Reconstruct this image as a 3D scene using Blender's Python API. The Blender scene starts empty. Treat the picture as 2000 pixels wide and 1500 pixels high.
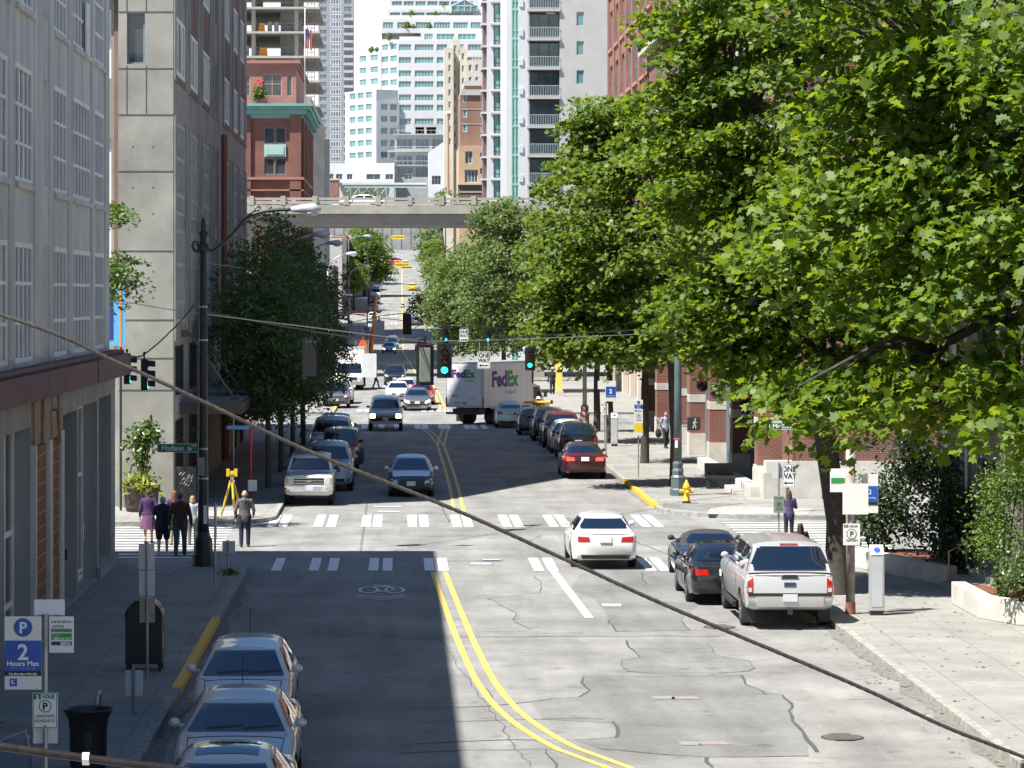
import bpy, math, random
import numpy as np
from mathutils import Vector, Matrix
rnd = random.Random(11)
SC = bpy.context.scene
COL = SC.collection
H = 7.5; F = 6000.0; VX = 780.0; VY = 575.0
PI = math.pi
def W(px, py, d): return Vector(((px-VX)*d/F, d, H-(py-VY)*d/F))
def G(px, py, z=0.0):
    d = (H-z)*F/(py-VY)
    return Vector(((px-VX)*d/F, d, z))
def prof(y):                      # height of the street: flat, then climbing beyond the bridge
    if y < 385: return 0.0
    if y < 465: return .0545*(y-385)**2/160.0
    if y < 770: return .0545*40 + .0545*(y-465)
    return .0545*345
# ---------------------------------------------------------------- materials
MATS = {}
def _nt(name):
    m = bpy.data.materials.new(name); m.use_nodes = True
    nt = m.node_tree; b = nt.nodes['Principled BSDF']
    return m, nt, b
def N(nt, t, **kw):
    n = nt.nodes.new(t)
    for k, v in kw.items():
        if k in n.inputs: n.inputs[k].default_value = v
        else: setattr(n, k, v)
    return n
def c4(c): return (c[0], c[1], c[2], 1.0)
def mat(name, col, rough=.7, var=.15, scale=3.0, metal=0.0, bump=0.0, bscale=40.0, spec=.5, coat=0.0, streak=False, col2=None, emit=None, trans=0.0, sub=None):
    if name in MATS: return MATS[name]
    m, nt, b = _nt(name)
    b.inputs['Roughness'].default_value = rough
    b.inputs['Metallic'].default_value = metal
    b.inputs['Specular IOR Level'].default_value = spec
    if coat: b.inputs['Coat Weight'].default_value = coat; b.inputs['Coat Roughness'].default_value = .04
    if var > 0 or col2:
        tc = N(nt, 'ShaderNodeTexCoord'); mp = N(nt, 'ShaderNodeMapping')
        mp.inputs['Scale'].default_value = (scale, scale, scale*(.12 if streak else 1))
        geo = N(nt, 'ShaderNodeNewGeometry')
        nt.links.new(geo.outputs['Position'], mp.inputs['Vector'])
        nz = N(nt, 'ShaderNodeTexNoise'); nz.inputs['Detail'].default_value = 6; nz.inputs['Roughness'].default_value = .65
        nz.inputs['Scale'].default_value = 1.0
        nt.links.new(mp.outputs[0], nz.inputs['Vector'])
        rp = N(nt, 'ShaderNodeValToRGB')
        rp.color_ramp.elements[0].position = .32; rp.color_ramp.elements[1].position = .68
        lo = col2 or [max(0, x*(1-var)) for x in col]; hi = [min(1, x*(1+var*.7)) for x in col]
        rp.color_ramp.elements[0].color = c4(lo); rp.color_ramp.elements[1].color = c4(hi)
        nt.links.new(nz.outputs['Fac'], rp.inputs['Fac'])
        nt.links.new(rp.outputs['Color'], b.inputs['Base Color'])
    else: b.inputs['Base Color'].default_value = c4(col)
    if bump:
        geo2 = N(nt, 'ShaderNodeNewGeometry'); n2 = N(nt, 'ShaderNodeTexNoise'); n2.inputs['Scale'].default_value = bscale; n2.inputs['Detail'].default_value = 4
        nt.links.new(geo2.outputs['Position'], n2.inputs['Vector'])
        bp = N(nt, 'ShaderNodeBump'); bp.inputs['Strength'].default_value = bump; bp.inputs['Distance'].default_value = .02
        nt.links.new(n2.outputs['Fac'], bp.inputs['Height']); nt.links.new(bp.outputs[0], b.inputs['Normal'])
    if emit:
        b.inputs['Emission Color'].default_value = c4(emit[:3]); b.inputs['Emission Strength'].default_value = emit[3]
    MATS[name] = m
    return m
def brick_mat(name, c1, c2, mortar, bw=.22, bh=.075, ms=.012, var=.5):
    if name in MATS: return MATS[name]
    m, nt, b = _nt(name); b.inputs['Roughness'].default_value = .85
    geo = N(nt, 'ShaderNodeNewGeometry'); sp = N(nt, 'ShaderNodeSeparateXYZ'); nt.links.new(geo.outputs['Position'], sp.inputs[0])
    ad = N(nt, 'ShaderNodeMath', operation='ADD'); nt.links.new(sp.outputs[0], ad.inputs[0]); nt.links.new(sp.outputs[1], ad.inputs[1])
    cb = N(nt, 'ShaderNodeCombineXYZ'); nt.links.new(ad.outputs[0], cb.inputs[0]); nt.links.new(sp.outputs[2], cb.inputs[1])
    br = N(nt, 'ShaderNodeTexBrick'); br.inputs['Scale'].default_value = 1
    br.inputs['Brick Width'].default_value = bw; br.inputs['Row Height'].default_value = bh; br.inputs['Mortar Size'].default_value = ms
    br.inputs['Color1'].default_value = c4(c1); br.inputs['Color2'].default_value = c4(c2); br.inputs['Mortar'].default_value = c4(mortar)
    br.inputs['Bias'].default_value = -.1
    nt.links.new(cb.outputs[0], br.inputs['Vector'])
    nz = N(nt, 'ShaderNodeTexNoise'); nz.inputs['Scale'].default_value = .6; nz.inputs['Detail'].default_value = 5
    nt.links.new(geo.outputs['Position'], nz.inputs['Vector'])
    mr = N(nt, 'ShaderNodeMapRange'); mr.inputs['From Min'].default_value = .3; mr.inputs['From Max'].default_value = .7
    mr.inputs['To Min'].default_value = 1-var*.5; mr.inputs['To Max'].default_value = 1+var*.3
    nt.links.new(nz.outputs['Fac'], mr.inputs['Value'])
    mx = N(nt, 'ShaderNodeVectorMath', operation='SCALE'); nt.links.new(br.outputs['Color'], mx.inputs[0]); nt.links.new(mr.outputs[0], mx.inputs['Scale'])
    nt.links.new(mx.outputs[0], b.inputs['Base Color'])
    MATS[name] = m; return m
def leaf_mat(name, c1, c2, trans=.35, rough=.45):
    if name in MATS: return MATS[name]
    m, nt, b = _nt(name)
    oi = N(nt, 'ShaderNodeNewGeometry')
    rp = N(nt, 'ShaderNodeValToRGB'); rp.color_ramp.elements[0].color = c4(c1); rp.color_ramp.elements[1].color = c4(c2)
    nt.links.new(oi.outputs['Random Per Island'], rp.inputs['Fac'])
    nt.links.new(rp.outputs['Color'], b.inputs['Base Color'])
    b.inputs['Roughness'].default_value = rough; b.inputs['Specular IOR Level'].default_value = .5
    tr = N(nt, 'ShaderNodeBsdfTranslucent')
    hs = N(nt, 'ShaderNodeHueSaturation'); hs.inputs['Value'].default_value = 1.7; hs.inputs['Saturation'].default_value = 1.1; hs.inputs['Hue'].default_value = .485
    nt.links.new(rp.outputs['Color'], hs.inputs['Color']); nt.links.new(hs.outputs[0], tr.inputs['Color'])
    ms = N(nt, 'ShaderNodeMixShader'); ms.inputs[0].default_value = trans
    nt.links.new(b.outputs[0], ms.inputs[1]); nt.links.new(tr.outputs[0], ms.inputs[2])
    nt.links.new(ms.outputs[0], nt.nodes['Material Output'].inputs['Surface'])
    MATS[name] = m; return m
# ---------------------------------------------------------------- mesh builder
class MB:
    def __init__(s): s.v = []; s.f = []; s.m = []; s.mi = 0
    def add(s, vs, fs):
        o = len(s.v); s.v.extend([tuple(v) for v in vs])
        for f in fs: s.f.append(tuple(i+o for i in f)); s.m.append(s.mi)
    def box(s, x0, x1, y0, y1, z0, z1):
        s.add([(x0,y0,z0),(x1,y0,z0),(x1,y1,z0),(x0,y1,z0),(x0,y0,z1),(x1,y0,z1),(x1,y1,z1),(x0,y1,z1)],
              [(0,3,2,1),(4,5,6,7),(0,1,5,4),(1,2,6,5),(2,3,7,6),(3,0,4,7)])
    def cbox(s, c, d, rz=0, rx=0):
        M = Matrix.Translation(c) @ Matrix.Rotation(rz,4,'Z') @ Matrix.Rotation(rx,4,'X')
        hx,hy,hz = d[0]/2,d[1]/2,d[2]/2
        vs = [M@Vector(p) for p in [(-hx,-hy,-hz),(hx,-hy,-hz),(hx,hy,-hz),(-hx,hy,-hz),(-hx,-hy,hz),(hx,-hy,hz),(hx,hy,hz),(-hx,hy,hz)]]
        s.add(vs, [(0,3,2,1),(4,5,6,7),(0,1,5,4),(1,2,6,5),(2,3,7,6),(3,0,4,7)])
    def quad(s, a, b, c, d): s.add([a,b,c,d], [(0,1,2,3)])
    def poly(s, pts, z=None):
        s.add([(p[0],p[1],z if z is not None else p[2]) for p in pts], [tuple(range(len(pts)))])
    def prism(s, pts, z0, z1):
        n = len(pts)
        vs = [(p[0],p[1],z0) for p in pts]+[(p[0],p[1],z1) for p in pts]
        s.add(vs, [tuple(range(n))[::-1], tuple(range(n,2*n))]+[(i,(i+1)%n,n+(i+1)%n,n+i) for i in range(n)])
    def prismv(s, pts, off):              # polygon in 3-D pushed along a vector
        n = len(pts); off = Vector(off)
        vs = [Vector(p) for p in pts]; vs += [v+off for v in vs]
        s.add(vs, [tuple(range(n))[::-1], tuple(range(n,2*n))]+[(i,(i+1)%n,n+(i+1)%n,n+i) for i in range(n)])
    def tube(s, pts, r, n=8, caps=True):
        pts = [Vector(p) for p in pts]
        rs = r if isinstance(r,(list,tuple)) else [r]*len(pts)
        vs=[]; fs=[]; up=None
        for i,p in enumerate(pts):
            t = (pts[min(i+1,len(pts)-1)]-pts[max(i-1,0)])
            t = t.normalized() if t.length>1e-9 else Vector((0,0,1))
            if up is None:
                up = Vector((1,0,0)) if abs(t.x)<.9 else Vector((0,1,0))
            a = (up - t*up.dot(t)).normalized(); b = t.cross(a); up = a
            for k in range(n):
                an = 2*PI*k/n; vs.append(p+(a*math.cos(an)+b*math.sin(an))*rs[i])
        for i in range(len(pts)-1):
            for k in range(n):
                fs.append((i*n+k,i*n+(k+1)%n,(i+1)*n+(k+1)%n,(i+1)*n+k))
        if caps: fs.append(tuple(range(n))[::-1]); fs.append(tuple(range((len(pts)-1)*n,len(pts)*n)))
        s.add(vs,fs)
    def lathe(s, pr, n=16, o=(0,0,0)):
        vs=[];fs=[]
        for r,z in pr:
            for k in range(n): vs.append((o[0]+r*math.cos(2*PI*k/n), o[1]+r*math.sin(2*PI*k/n), o[2]+z))
        for i in range(len(pr)-1):
            for k in range(n): fs.append((i*n+k,i*n+(k+1)%n,(i+1)*n+(k+1)%n,(i+1)*n+k))
        fs.append(tuple(range(n))[::-1]); fs.append(tuple(range((len(pr)-1)*n,len(pr)*n)))
        s.add(vs,fs)
    def ball(s, c, r, n=10, m=7):
        rx,ry,rz = r if isinstance(r,(tuple,list)) else (r,r,r)
        vs=[];fs=[]
        for i in range(m+1):
            t=PI*i/m
            for k in range(n): vs.append((c[0]+rx*math.sin(t)*math.cos(2*PI*k/n), c[1]+ry*math.sin(t)*math.sin(2*PI*k/n), c[2]-rz*math.cos(t)))
        for i in range(m):
            for k in range(n): fs.append((i*n+k,i*n+(k+1)%n,(i+1)*n+(k+1)%n,(i+1)*n+k))
        s.add(vs,fs)
    def mesh(s, name, mats, smooth=False):
        me = bpy.data.meshes.new(name); me.from_pydata([tuple(v) for v in s.v], [], s.f)
        for m in (mats if isinstance(mats,(list,tuple)) else [mats]): me.materials.append(m)
        if any(s.m): me.polygons.foreach_set('material_index', s.m)
        if smooth: me.polygons.foreach_set('use_smooth', [True]*len(me.polygons))
        me.update(); return me
    def build(s, name, mats, parent=None, smooth=False, loc=None, rz=0, bevel=0):
        return obj(name, s.mesh(name, mats, smooth), parent, loc, rz, bevel)
def obj(name, me, parent=None, loc=None, rz=0, bevel=0):
    o = bpy.data.objects.new(name, me); COL.objects.link(o)
    if parent: o.parent = parent
    if loc is not None: o.location = loc
    if rz: o.rotation_euler = (0,0,rz)
    if bevel:
        b = o.modifiers.new('bevel','BEVEL'); b.width = bevel; b.segments = 2; b.limit_method = 'ANGLE'; b.angle_limit = .7
    return o
def autosmooth(me, ang=.6):
    me.polygons.foreach_set('use_smooth', [True]*len(me.polygons))
    try: me.set_sharp_from_angle(angle=ang)
    except Exception: pass
    return me
def tag(o, label=None, cat=None, group=None, kind=None):
    if label: o['label'] = label
    if cat: o['category'] = cat
    if group: o['group'] = group
    if kind: o['kind'] = kind
    return o
def thing(name, label, cat, loc=(0,0,0), rz=0, group=None):
    o = bpy.data.objects.new(name, None); COL.objects.link(o); o.empty_display_size = .3
    o.location = loc; o.rotation_euler = (0,0,rz)
    return tag(o, label, cat, group)
def struct(name, mb, m, smooth=False):
    return tag(mb.build(name, m, None, smooth), kind='structure')
def dup(root, loc, rz=None, label=None, group=None, mats=None):
    c = root.copy(); COL.objects.link(c); c.location = loc
    if rz is not None: c.rotation_euler = (0,0,rz)
    if label: c['label'] = label
    if group: c['group'] = group
    for ch in root.children:
        d = ch.copy(); COL.objects.link(d); d.parent = c
        for g in ch.children:
            e = g.copy(); COL.objects.link(e); e.parent = d
    return c
TS = bpy.data.scenes.new('workbench')
def evalmesh(o, name):
    global TS
    extra = [m.object for m in o.modifiers if m.type=='BOOLEAN']
    for q in [o]+extra: TS.collection.objects.link(q)
    vl = TS.view_layers[0]; vl.update(); dg = vl.depsgraph
    me = bpy.data.meshes.new_from_object(o.evaluated_get(dg), preserve_all_data_layers=False, depsgraph=dg)
    for q in [o]+extra: TS.collection.objects.unlink(q)
    me.name = name; return me
_TXT = {}
def text_mesh(body, size, bold=0.0, align='CENTER', ext=.002, sx=1.0):
    key = (body,size,bold,align,ext,sx)
    if key in _TXT: return _TXT[key]
    cu = bpy.data.curves.new('txt','FONT'); cu.body = body; cu.size = size; cu.offset = bold; cu.align_x = align; cu.extrude = ext; cu.resolution_u = 3
    o = bpy.data.objects.new('txt', cu); COL.objects.link(o)
    me = evalmesh(o, 'lettering'); bpy.data.objects.remove(o)
    if sx != 1.0: me.transform(Matrix.Scale(sx,4,(1,0,0)))
    me.transform(Matrix.Rotation(PI/2,4,'X'))      # upright, facing -y
    _TXT[key] = me; return me
def text(body, size, m, parent, loc, rz=0, bold=0.0, align='CENTER', name='lettering', sx=1.0):
    me = text_mesh(body,size,bold,align,.002,sx).copy(); me.materials.clear(); me.materials.append(m)
    return obj(name, me, parent, loc, rz)
# walls with real openings: O = lower corner, U = run along the wall, outward normal = (U.y, -U.x)
def wall(mb, O, U, L, z0, z1, holes, depth, slope=None):
    ux,uy = U; nx,ny = uy,-ux
    P = lambda u,z,d=0: (O[0]+ux*u-nx*d, O[1]+uy*u-ny*d, z)
    us = sorted({0.0,L}|{h[0] for h in holes}|{h[1] for h in holes}); zs = sorted({z0,z1}|{h[2] for h in holes}|{h[3] for h in holes})
    us = [u for u in us if -1e-6<=u<=L+1e-6]; zs = [z for z in zs if z0-1e-6<=z<=z1+1e-6]
    for i in range(len(us)-1):
        zc0 = None
        for j in range(len(zs)-1):
            um,zm = (us[i]+us[i+1])/2,(zs[j]+zs[j+1])/2
            if any(h[0]<um<h[1] and h[2]<zm<h[3] for h in holes): continue
            mb.quad(P(us[i],zs[j]),P(us[i+1],zs[j]),P(us[i+1],zs[j+1]),P(us[i],zs[j+1]))
    for (a,b,c,d) in holes:
        mb.quad(P(a,c),P(a,c,depth),P(a,d,depth),P(a,d)); mb.quad(P(b,c),P(b,d),P(b,d,depth),P(b,c,depth))
        mb.quad(P(a,c),P(b,c),P(b,c,depth),P(a,c,depth)); mb.quad(P(a,d),P(a,d,depth),P(b,d,depth),P(b,d))
_WIN = {}
def win_mesh(w, h, cols, rows, ft, mt, fm, gm, depth=.06, two=False):
    """frame and bars; local x along the wall, z up, outside towards -y. two: glass in the same mesh"""
    key = (round(w,2),round(h,2),cols,tuple(rows),ft,mt,fm.name,gm.name,two)
    if key in _WIN: return _WIN[key]
    f = MB()
    f.box(0,ft,-depth,0,0,h); f.box(w-ft,w,-depth,0,0,h); f.box(ft,w-ft,-depth,0,0,ft); f.box(ft,w-ft,-depth,0,h-ft,h)
    for i in range(1,cols): x=w*i/cols; f.box(x-mt/2,x+mt/2,-depth*.9,0,ft,h-ft)
    for r in rows: z=h*r; f.box(ft,w-ft,-depth*.8,0,z-mt/2,z+mt/2)
    g = MB(); g.quad((ft*.5,-.015,ft*.5),(w-ft*.5,-.015,ft*.5),(w-ft*.5,-.015,h-ft*.5),(ft*.5,-.015,h-ft*.5))
    if two:
        f.mi = 1; f.add(g.v, [(0,1,2,3)]); r = (f.mesh('window',[fm,gm]), None)
    else: r = (f.mesh('window',fm), g.mesh('pane',gm))
    _WIN[key] = r; return r
def put_window(parent, O, U, u, z, w, h, cols=1, rows=(), ft=.06, mt=.05, fm=None, gm=None, depth=.15, two=False, base=None, name='window'):
    ux,uy = U; nx,ny = uy,-ux
    loc = Vector((O[0]+ux*u-nx*depth, O[1]+uy*u-ny*depth, z))
    if base is not None: loc = loc-Vector(base)
    a,b = win_mesh(w,h,cols,rows,ft,mt,fm,gm,two=two)
    o = obj(name, a, parent, loc, math.atan2(uy,ux))
    if b: obj('pane', b, o)
    return o

def part(mb, name, m, parent, o0, bevel=0, smooth=False):
    mb.v = [(v[0]-o0[0],v[1]-o0[1],v[2]-o0[2]) for v in mb.v]
    return mb.build(name, m, parent, smooth, bevel=bevel)
def parts(mb, name, m, parent, o0=(0,0,0), bevel=0, smooth=False):
    """every separate piece of the builder becomes a part of its own"""
    n=len(mb.v); up=list(range(n))
    def find(i):
        while up[i]!=i: up[i]=up[up[i]]; i=up[i]
        return i
    for f in mb.f:
        for j in f[1:]: up[find(j)]=find(f[0])
    isl={}
    for i in range(n): isl.setdefault(find(i),[]).append(i)
    gr=[]
    for vs in isl.values():
        P=np.array([mb.v[i] for i in vs]); gr.append([P.min(0)-.006,P.max(0)+.006,vs])
    ch=True
    while ch:
        ch=False
        for a in range(len(gr)):
            for b in range(a+1,len(gr)):
                if (gr[a][0]<=gr[b][1]).all() and (gr[b][0]<=gr[a][1]).all():
                    gr[a]=[np.minimum(gr[a][0],gr[b][0]),np.maximum(gr[a][1],gr[b][1]),gr[a][2]+gr[b][2]]; gr.pop(b); ch=True; break
            if ch: break
    out=[]
    for _,_,vs in gr:
        ix={v:k for k,v in enumerate(vs)}; q=MB(); q.v=[mb.v[i] for i in vs]
        for f,mi in zip(mb.f,mb.m):
            if f[0] in ix: q.f.append(tuple(ix[i] for i in f)); q.m.append(mi)
        out.append(part(q,name,m,parent,o0,bevel,smooth))
    return out
# ---------------------------------------------------------------- ground materials
def asphalt(name, col, spk=.26, big=.30):
    m, nt, b = _nt(name); b.inputs['Roughness'].default_value = .82; b.inputs['Specular IOR Level'].default_value = .4
    geo = N(nt,'ShaderNodeNewGeometry')
    def noise(scale, det, vec=None, rough=.6):
        n = N(nt,'ShaderNodeTexNoise'); n.inputs['Scale'].default_value = scale; n.inputs['Detail'].default_value = det; n.inputs['Roughness'].default_value = rough
        nt.links.new(vec or geo.outputs['Position'], n.inputs['Vector']); return n.outputs['Fac']
    mp = N(nt,'ShaderNodeMapping'); mp.inputs['Scale'].default_value = (1.0,.12,1); nt.links.new(geo.outputs['Position'], mp.inputs['Vector'])
    def rng(f, lo, hi, a=.3, c=.7):
        r = N(nt,'ShaderNodeMapRange'); r.inputs['From Min'].default_value=a; r.inputs['From Max'].default_value=c; r.inputs['To Min'].default_value=lo; r.inputs['To Max'].default_value=hi
        nt.links.new(f, r.inputs['Value']); return r.outputs[0]
    def mul(a, c):
        q = N(nt,'ShaderNodeMath', operation='MULTIPLY'); nt.links.new(a,q.inputs[0]); nt.links.new(c,q.inputs[1]); return q.outputs[0]
    f = mul(rng(noise(28,5,rough=.8),1-spk,1+spk), rng(noise(.35,6),1-big,1+big*.7))
    f = mul(f, rng(noise(1.1,4,mp.outputs[0]),.80,1.14))
    f = mul(f, rng(noise(1.7,3,rough=.5),.72,1.0,.28,.40))      # oil and damp stains          # wheel tracks along the street
    f = mul(f, rng(noise(4.0,6,rough=.75),.9,1.08))
    sc = N(nt,'ShaderNodeVectorMath', operation='SCALE'); sc.inputs[0].default_value = col; nt.links.new(f, sc.inputs['Scale'])
    nt.links.new(sc.outputs[0], b.inputs['Base Color'])
    bp = N(nt,'ShaderNodeBump'); bp.inputs['Strength'].default_value=.35; bp.inputs['Distance'].default_value=.01
    nt.links.new(noise(60,3), bp.inputs['Height']); nt.links.new(bp.outputs[0], b.inputs['Normal'])
    MATS[name]=m; return m
def paving(name, col, size=1.5, lw=.013, dark=.62):
    m, nt, b = _nt(name); b.inputs['Roughness'].default_value=.85
    geo = N(nt,'ShaderNodeNewGeometry')
    br = N(nt,'ShaderNodeTexBrick'); br.offset=0; br.inputs['Scale'].default_value=1; br.inputs['Brick Width'].default_value=size; br.inputs['Row Height'].default_value=size
    br.inputs['Mortar Size'].default_value=lw; br.inputs['Color1'].default_value=c4(col); br.inputs['Color2'].default_value=c4([x*.87 for x in col]); br.inputs['Mortar'].default_value=c4([x*dark for x in col])
    nt.links.new(geo.outputs['Position'], br.inputs['Vector'])
    a = N(nt,'ShaderNodeTexNoise'); a.inputs['Scale'].default_value=.8; a.inputs['Detail'].default_value=8; a.inputs['Roughness'].default_value=.7
    nt.links.new(geo.outputs['Position'], a.inputs['Vector'])
    r = N(nt,'ShaderNodeMapRange'); r.inputs['From Min'].default_value=.3; r.inputs['From Max'].default_value=.7; r.inputs['To Min'].default_value=.75; r.inputs['To Max'].default_value=1.12
    nt.links.new(a.outputs['Fac'], r.inputs['Value'])
    s = N(nt,'ShaderNodeVectorMath', operation='SCALE'); nt.links.new(br.outputs['Color'], s.inputs[0]); nt.links.new(r.outputs[0], s.inputs['Scale'])
    st = N(nt,'ShaderNodeTexNoise'); st.inputs['Scale'].default_value=5.5; st.inputs['Detail'].default_value=5; st.inputs['Roughness'].default_value=.75; nt.links.new(geo.outputs['Position'], st.inputs['Vector'])
    r2 = N(nt,'ShaderNodeMapRange'); r2.inputs['From Min'].default_value=.30; r2.inputs['From Max'].default_value=.43; r2.inputs['To Min'].default_value=.6; r2.inputs['To Max'].default_value=1; nt.links.new(st.outputs['Fac'], r2.inputs['Value'])
    s2 = N(nt,'ShaderNodeVectorMath', operation='SCALE'); nt.links.new(s.outputs[0], s2.inputs[0]); nt.links.new(r2.outputs[0], s2.inputs['Scale'])
    nt.links.new(s2.outputs[0], b.inputs['Base Color']); MATS[name]=m; return m
def paint(name, col, under, wear=.42, sc=9):
    m, nt, b = _nt(name); b.inputs['Roughness'].default_value=.6
    geo = N(nt,'ShaderNodeNewGeometry'); a = N(nt,'ShaderNodeTexNoise'); a.inputs['Scale'].default_value=sc; a.inputs['Detail'].default_value=6; a.inputs['Roughness'].default_value=.7
    nt.links.new(geo.outputs['Position'], a.inputs['Vector'])
    r = N(nt,'ShaderNodeValToRGB'); r.color_ramp.elements[0].position=wear-.07; r.color_ramp.elements[1].position=wear+.05
    r.color_ramp.elements[0].color=c4([(x+y)/2 for x,y in zip(under,col)]); r.color_ramp.elements[1].color=c4(col)
    nt.links.new(a.outputs['Fac'], r.inputs['Fac']); nt.links.new(r.outputs['Color'], b.inputs['Base Color']); MATS[name]=m; return m
ASP = (.225,.223,.212)
M_asp = asphalt('asphalt_worn', ASP)
M_asp2 = asphalt('asphalt_patch', (.176,.176,.171))
M_asp3 = asphalt('asphalt_strip', (.195,.194,.187))
M_tar = mat('tar_seal', (.085,.085,.085), .6, .3, 8)
M_tar2 = mat('crack_fill', (.115,.115,.113), .8, .3, 8)
M_walk = paving('sidewalk_concrete', (.275,.272,.25))
M_ramp = paving('ramp_concrete', (.38,.375,.345), 1.2)
M_kerb = mat('kerb_concrete', (.29,.285,.26), .85, .4, 5, bump=.2)
M_white = paint('road_paint_white', (.74,.74,.72), ASP, .43)
M_yel = paint('road_paint_yellow', (.70,.46,.09), ASP, .45)
M_kyel = paint('kerb_paint_yellow', (.70,.42,.03), (.3,.28,.2), .38, 5)
M_soil = mat('ground_soil', (.22,.20,.17), .95, .3, .2)
KL, KR, KR2 = -4.1, 9.75, 8.9
YS = [-60,20]+list(range(40,380,20))+list(range(380,790,12))+[820,1000,1500,3000]
def sheet(mb, x0, x1, y0, y1, dz):
    ys = [y0]+[y for y in YS if y0<y<y1]+[y1]
    n = len(mb.v)
    for y in ys: mb.v += [(x0,y,prof(y)+dz),(x1,y,prof(y)+dz)]
    for i in range(len(ys)-1):
        mb.f.append((n+2*i,n+2*i+1,n+2*i+3,n+2*i+2)); mb.m.append(mb.mi)
g = MB(); sheet(g,-1500,1500,-60,3000,0.0); struct('ground', g, M_soil)
g = MB(); sheet(g,-90,90,82,106,.004); sheet(g,-90,90,165,192,.004); sheet(g,-90,90,478,500,.004); sheet(g,-60,60,675,690,.004)
struct('cross_street', g, M_asp)
g = MB(); sheet(g,KL-.2,KR+.2,-40,775,.008); struct('road', g, M_asp)
# ---- sidewalks: polygon slabs with kerbs
def arc(cx, cy, r, a0, a1, n=8): return [(cx+r*math.cos(math.radians(a0+(a1-a0)*i/n)), cy+r*math.sin(math.radians(a0+(a1-a0)*i/n))) for i in range(n+1)]
walk = MB(); kerb = MB()
def kerb_line(pts, side, w=.16, top=.146):
    for i in range(len(pts)-1):
        a = Vector((pts[i][0],pts[i][1],0)); b = Vector((pts[i+1][0],pts[i+1][1],0))
        t = (b-a).normalized(); nrm = Vector((t.y,-t.x,0))*side*w
        za, zb = prof(a.y), prof(b.y)
        out = nrm.normalized()*-.007; q = [a+out,b+out,b+nrm,a+nrm]; zz=[za,zb,zb,za]
        vs = [(p.x,p.y,z-.05) for p,z in zip(q,zz)]+[(p.x,p.y,z+top) for p,z in zip(q,zz)]
        kerb.add(vs, [(0,3,2,1),(4,5,6,7),(0,1,5,4),(1,2,6,5),(2,3,7,6),(3,0,4,7)])
# near left block
c = arc(KL-2.6, 82.6, 2.6, 0, 90)
walk.prism([(-40,85.2),(-40,-40),(KL,-40)]+c, -.05,.14); kerb_line([(KL,-40),(KL,82.6)]+c+[(-40,85.2)], -1)
# near right block
c = arc(KR+3.0, 82.6, 3.0, 180, 90)
walk.prism(([(60,-40),(60,85.6)]+[(KR+3,85.6)]+c[::-1]+[(KR,-40)]), -.05,.14); kerb_line(([(60,85.6)]+c[::-1]+[(KR,-40)]), -1)
# far left block
c = arc(KL-3.0, 102.4, 3.0, 0, -90)
walk.prism([(KL,166)]+c+[(-60,99.4),(-60,166)], -.05,.14); kerb_line([(KL,166)]+c+[(-60,99.4)], 1)
# far right block
c = arc(KR2+4.0, 106.2, 4.0, 180, 270)
walk.prism([(60,166),(KR2,166)]+c+[(60,102.2)], -.05,.14); kerb_line([(KR2,166)]+c+[(60,102.2)], -1)
for y0,y1 in ((192,262),(284,380)):
    walk.prism([(-70,y1),(-70,y0),(KL,y0),(KL,y1)], -.05,.14); kerb_line([(KL,y0),(KL,y1)], -1)
    walk.prism([(KR2,y1),(KR2,y0),(70,y0),(70,y1)], -.05,.14); kerb_line([(KR2,y0),(KR2,y1)], 1)
for y0,y1 in ((384,476),(502,672)):
    sheet(walk,-40,KL-1.2,y0,y1,.14); sheet(walk,KR2-1.2,40,y0,y1,.14)
    ys=[y0]+[y for y in YS if y0<y<y1]+[y1]
    kerb_line([(KL-1.2,y) for y in ys],-1); kerb_line([(KR2-1.2,y) for y in ys],1)
struct('sidewalk', walk, M_walk); struct('kerb', kerb, M_kerb)
# light kerb ramps and the dark apron beside the hydrant
g = MB(); g.poly([(10.3,102.9),(13.6,102.5),(14.2,105.4),(10.9,107.0)], .1475); g.poly([(-8.2,100.0),(-5.6,100.0),(-4.6,102.6),(-5.0,104.6),(-8.2,104.6)], .1475); struct('pavement_ramp', g, M_ramp)
g = MB(); g.poly([(9.1,106.4),(10.2,104.6),(12.1,108.2),(9.3,108.0)], .1505); struct('pavement_patch', g, M_asp3)
# yellow kerb paint
def kpaint(x, y0, y1, side):
    k.box(min(x-.011*side,x+.166*side), max(x-.011*side,x+.166*side), y0, y1, -.04, .1505)
k = MB(); kpaint(KL, 57.5, 70.0, -1); struct('kerb_paint', k, M_kyel)
k = MB(); kpaint(KR2, 107.0, 122.5, 1); kpaint(KL, 196, 203, -1); struct('kerb_paint', k, M_kyel)
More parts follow.
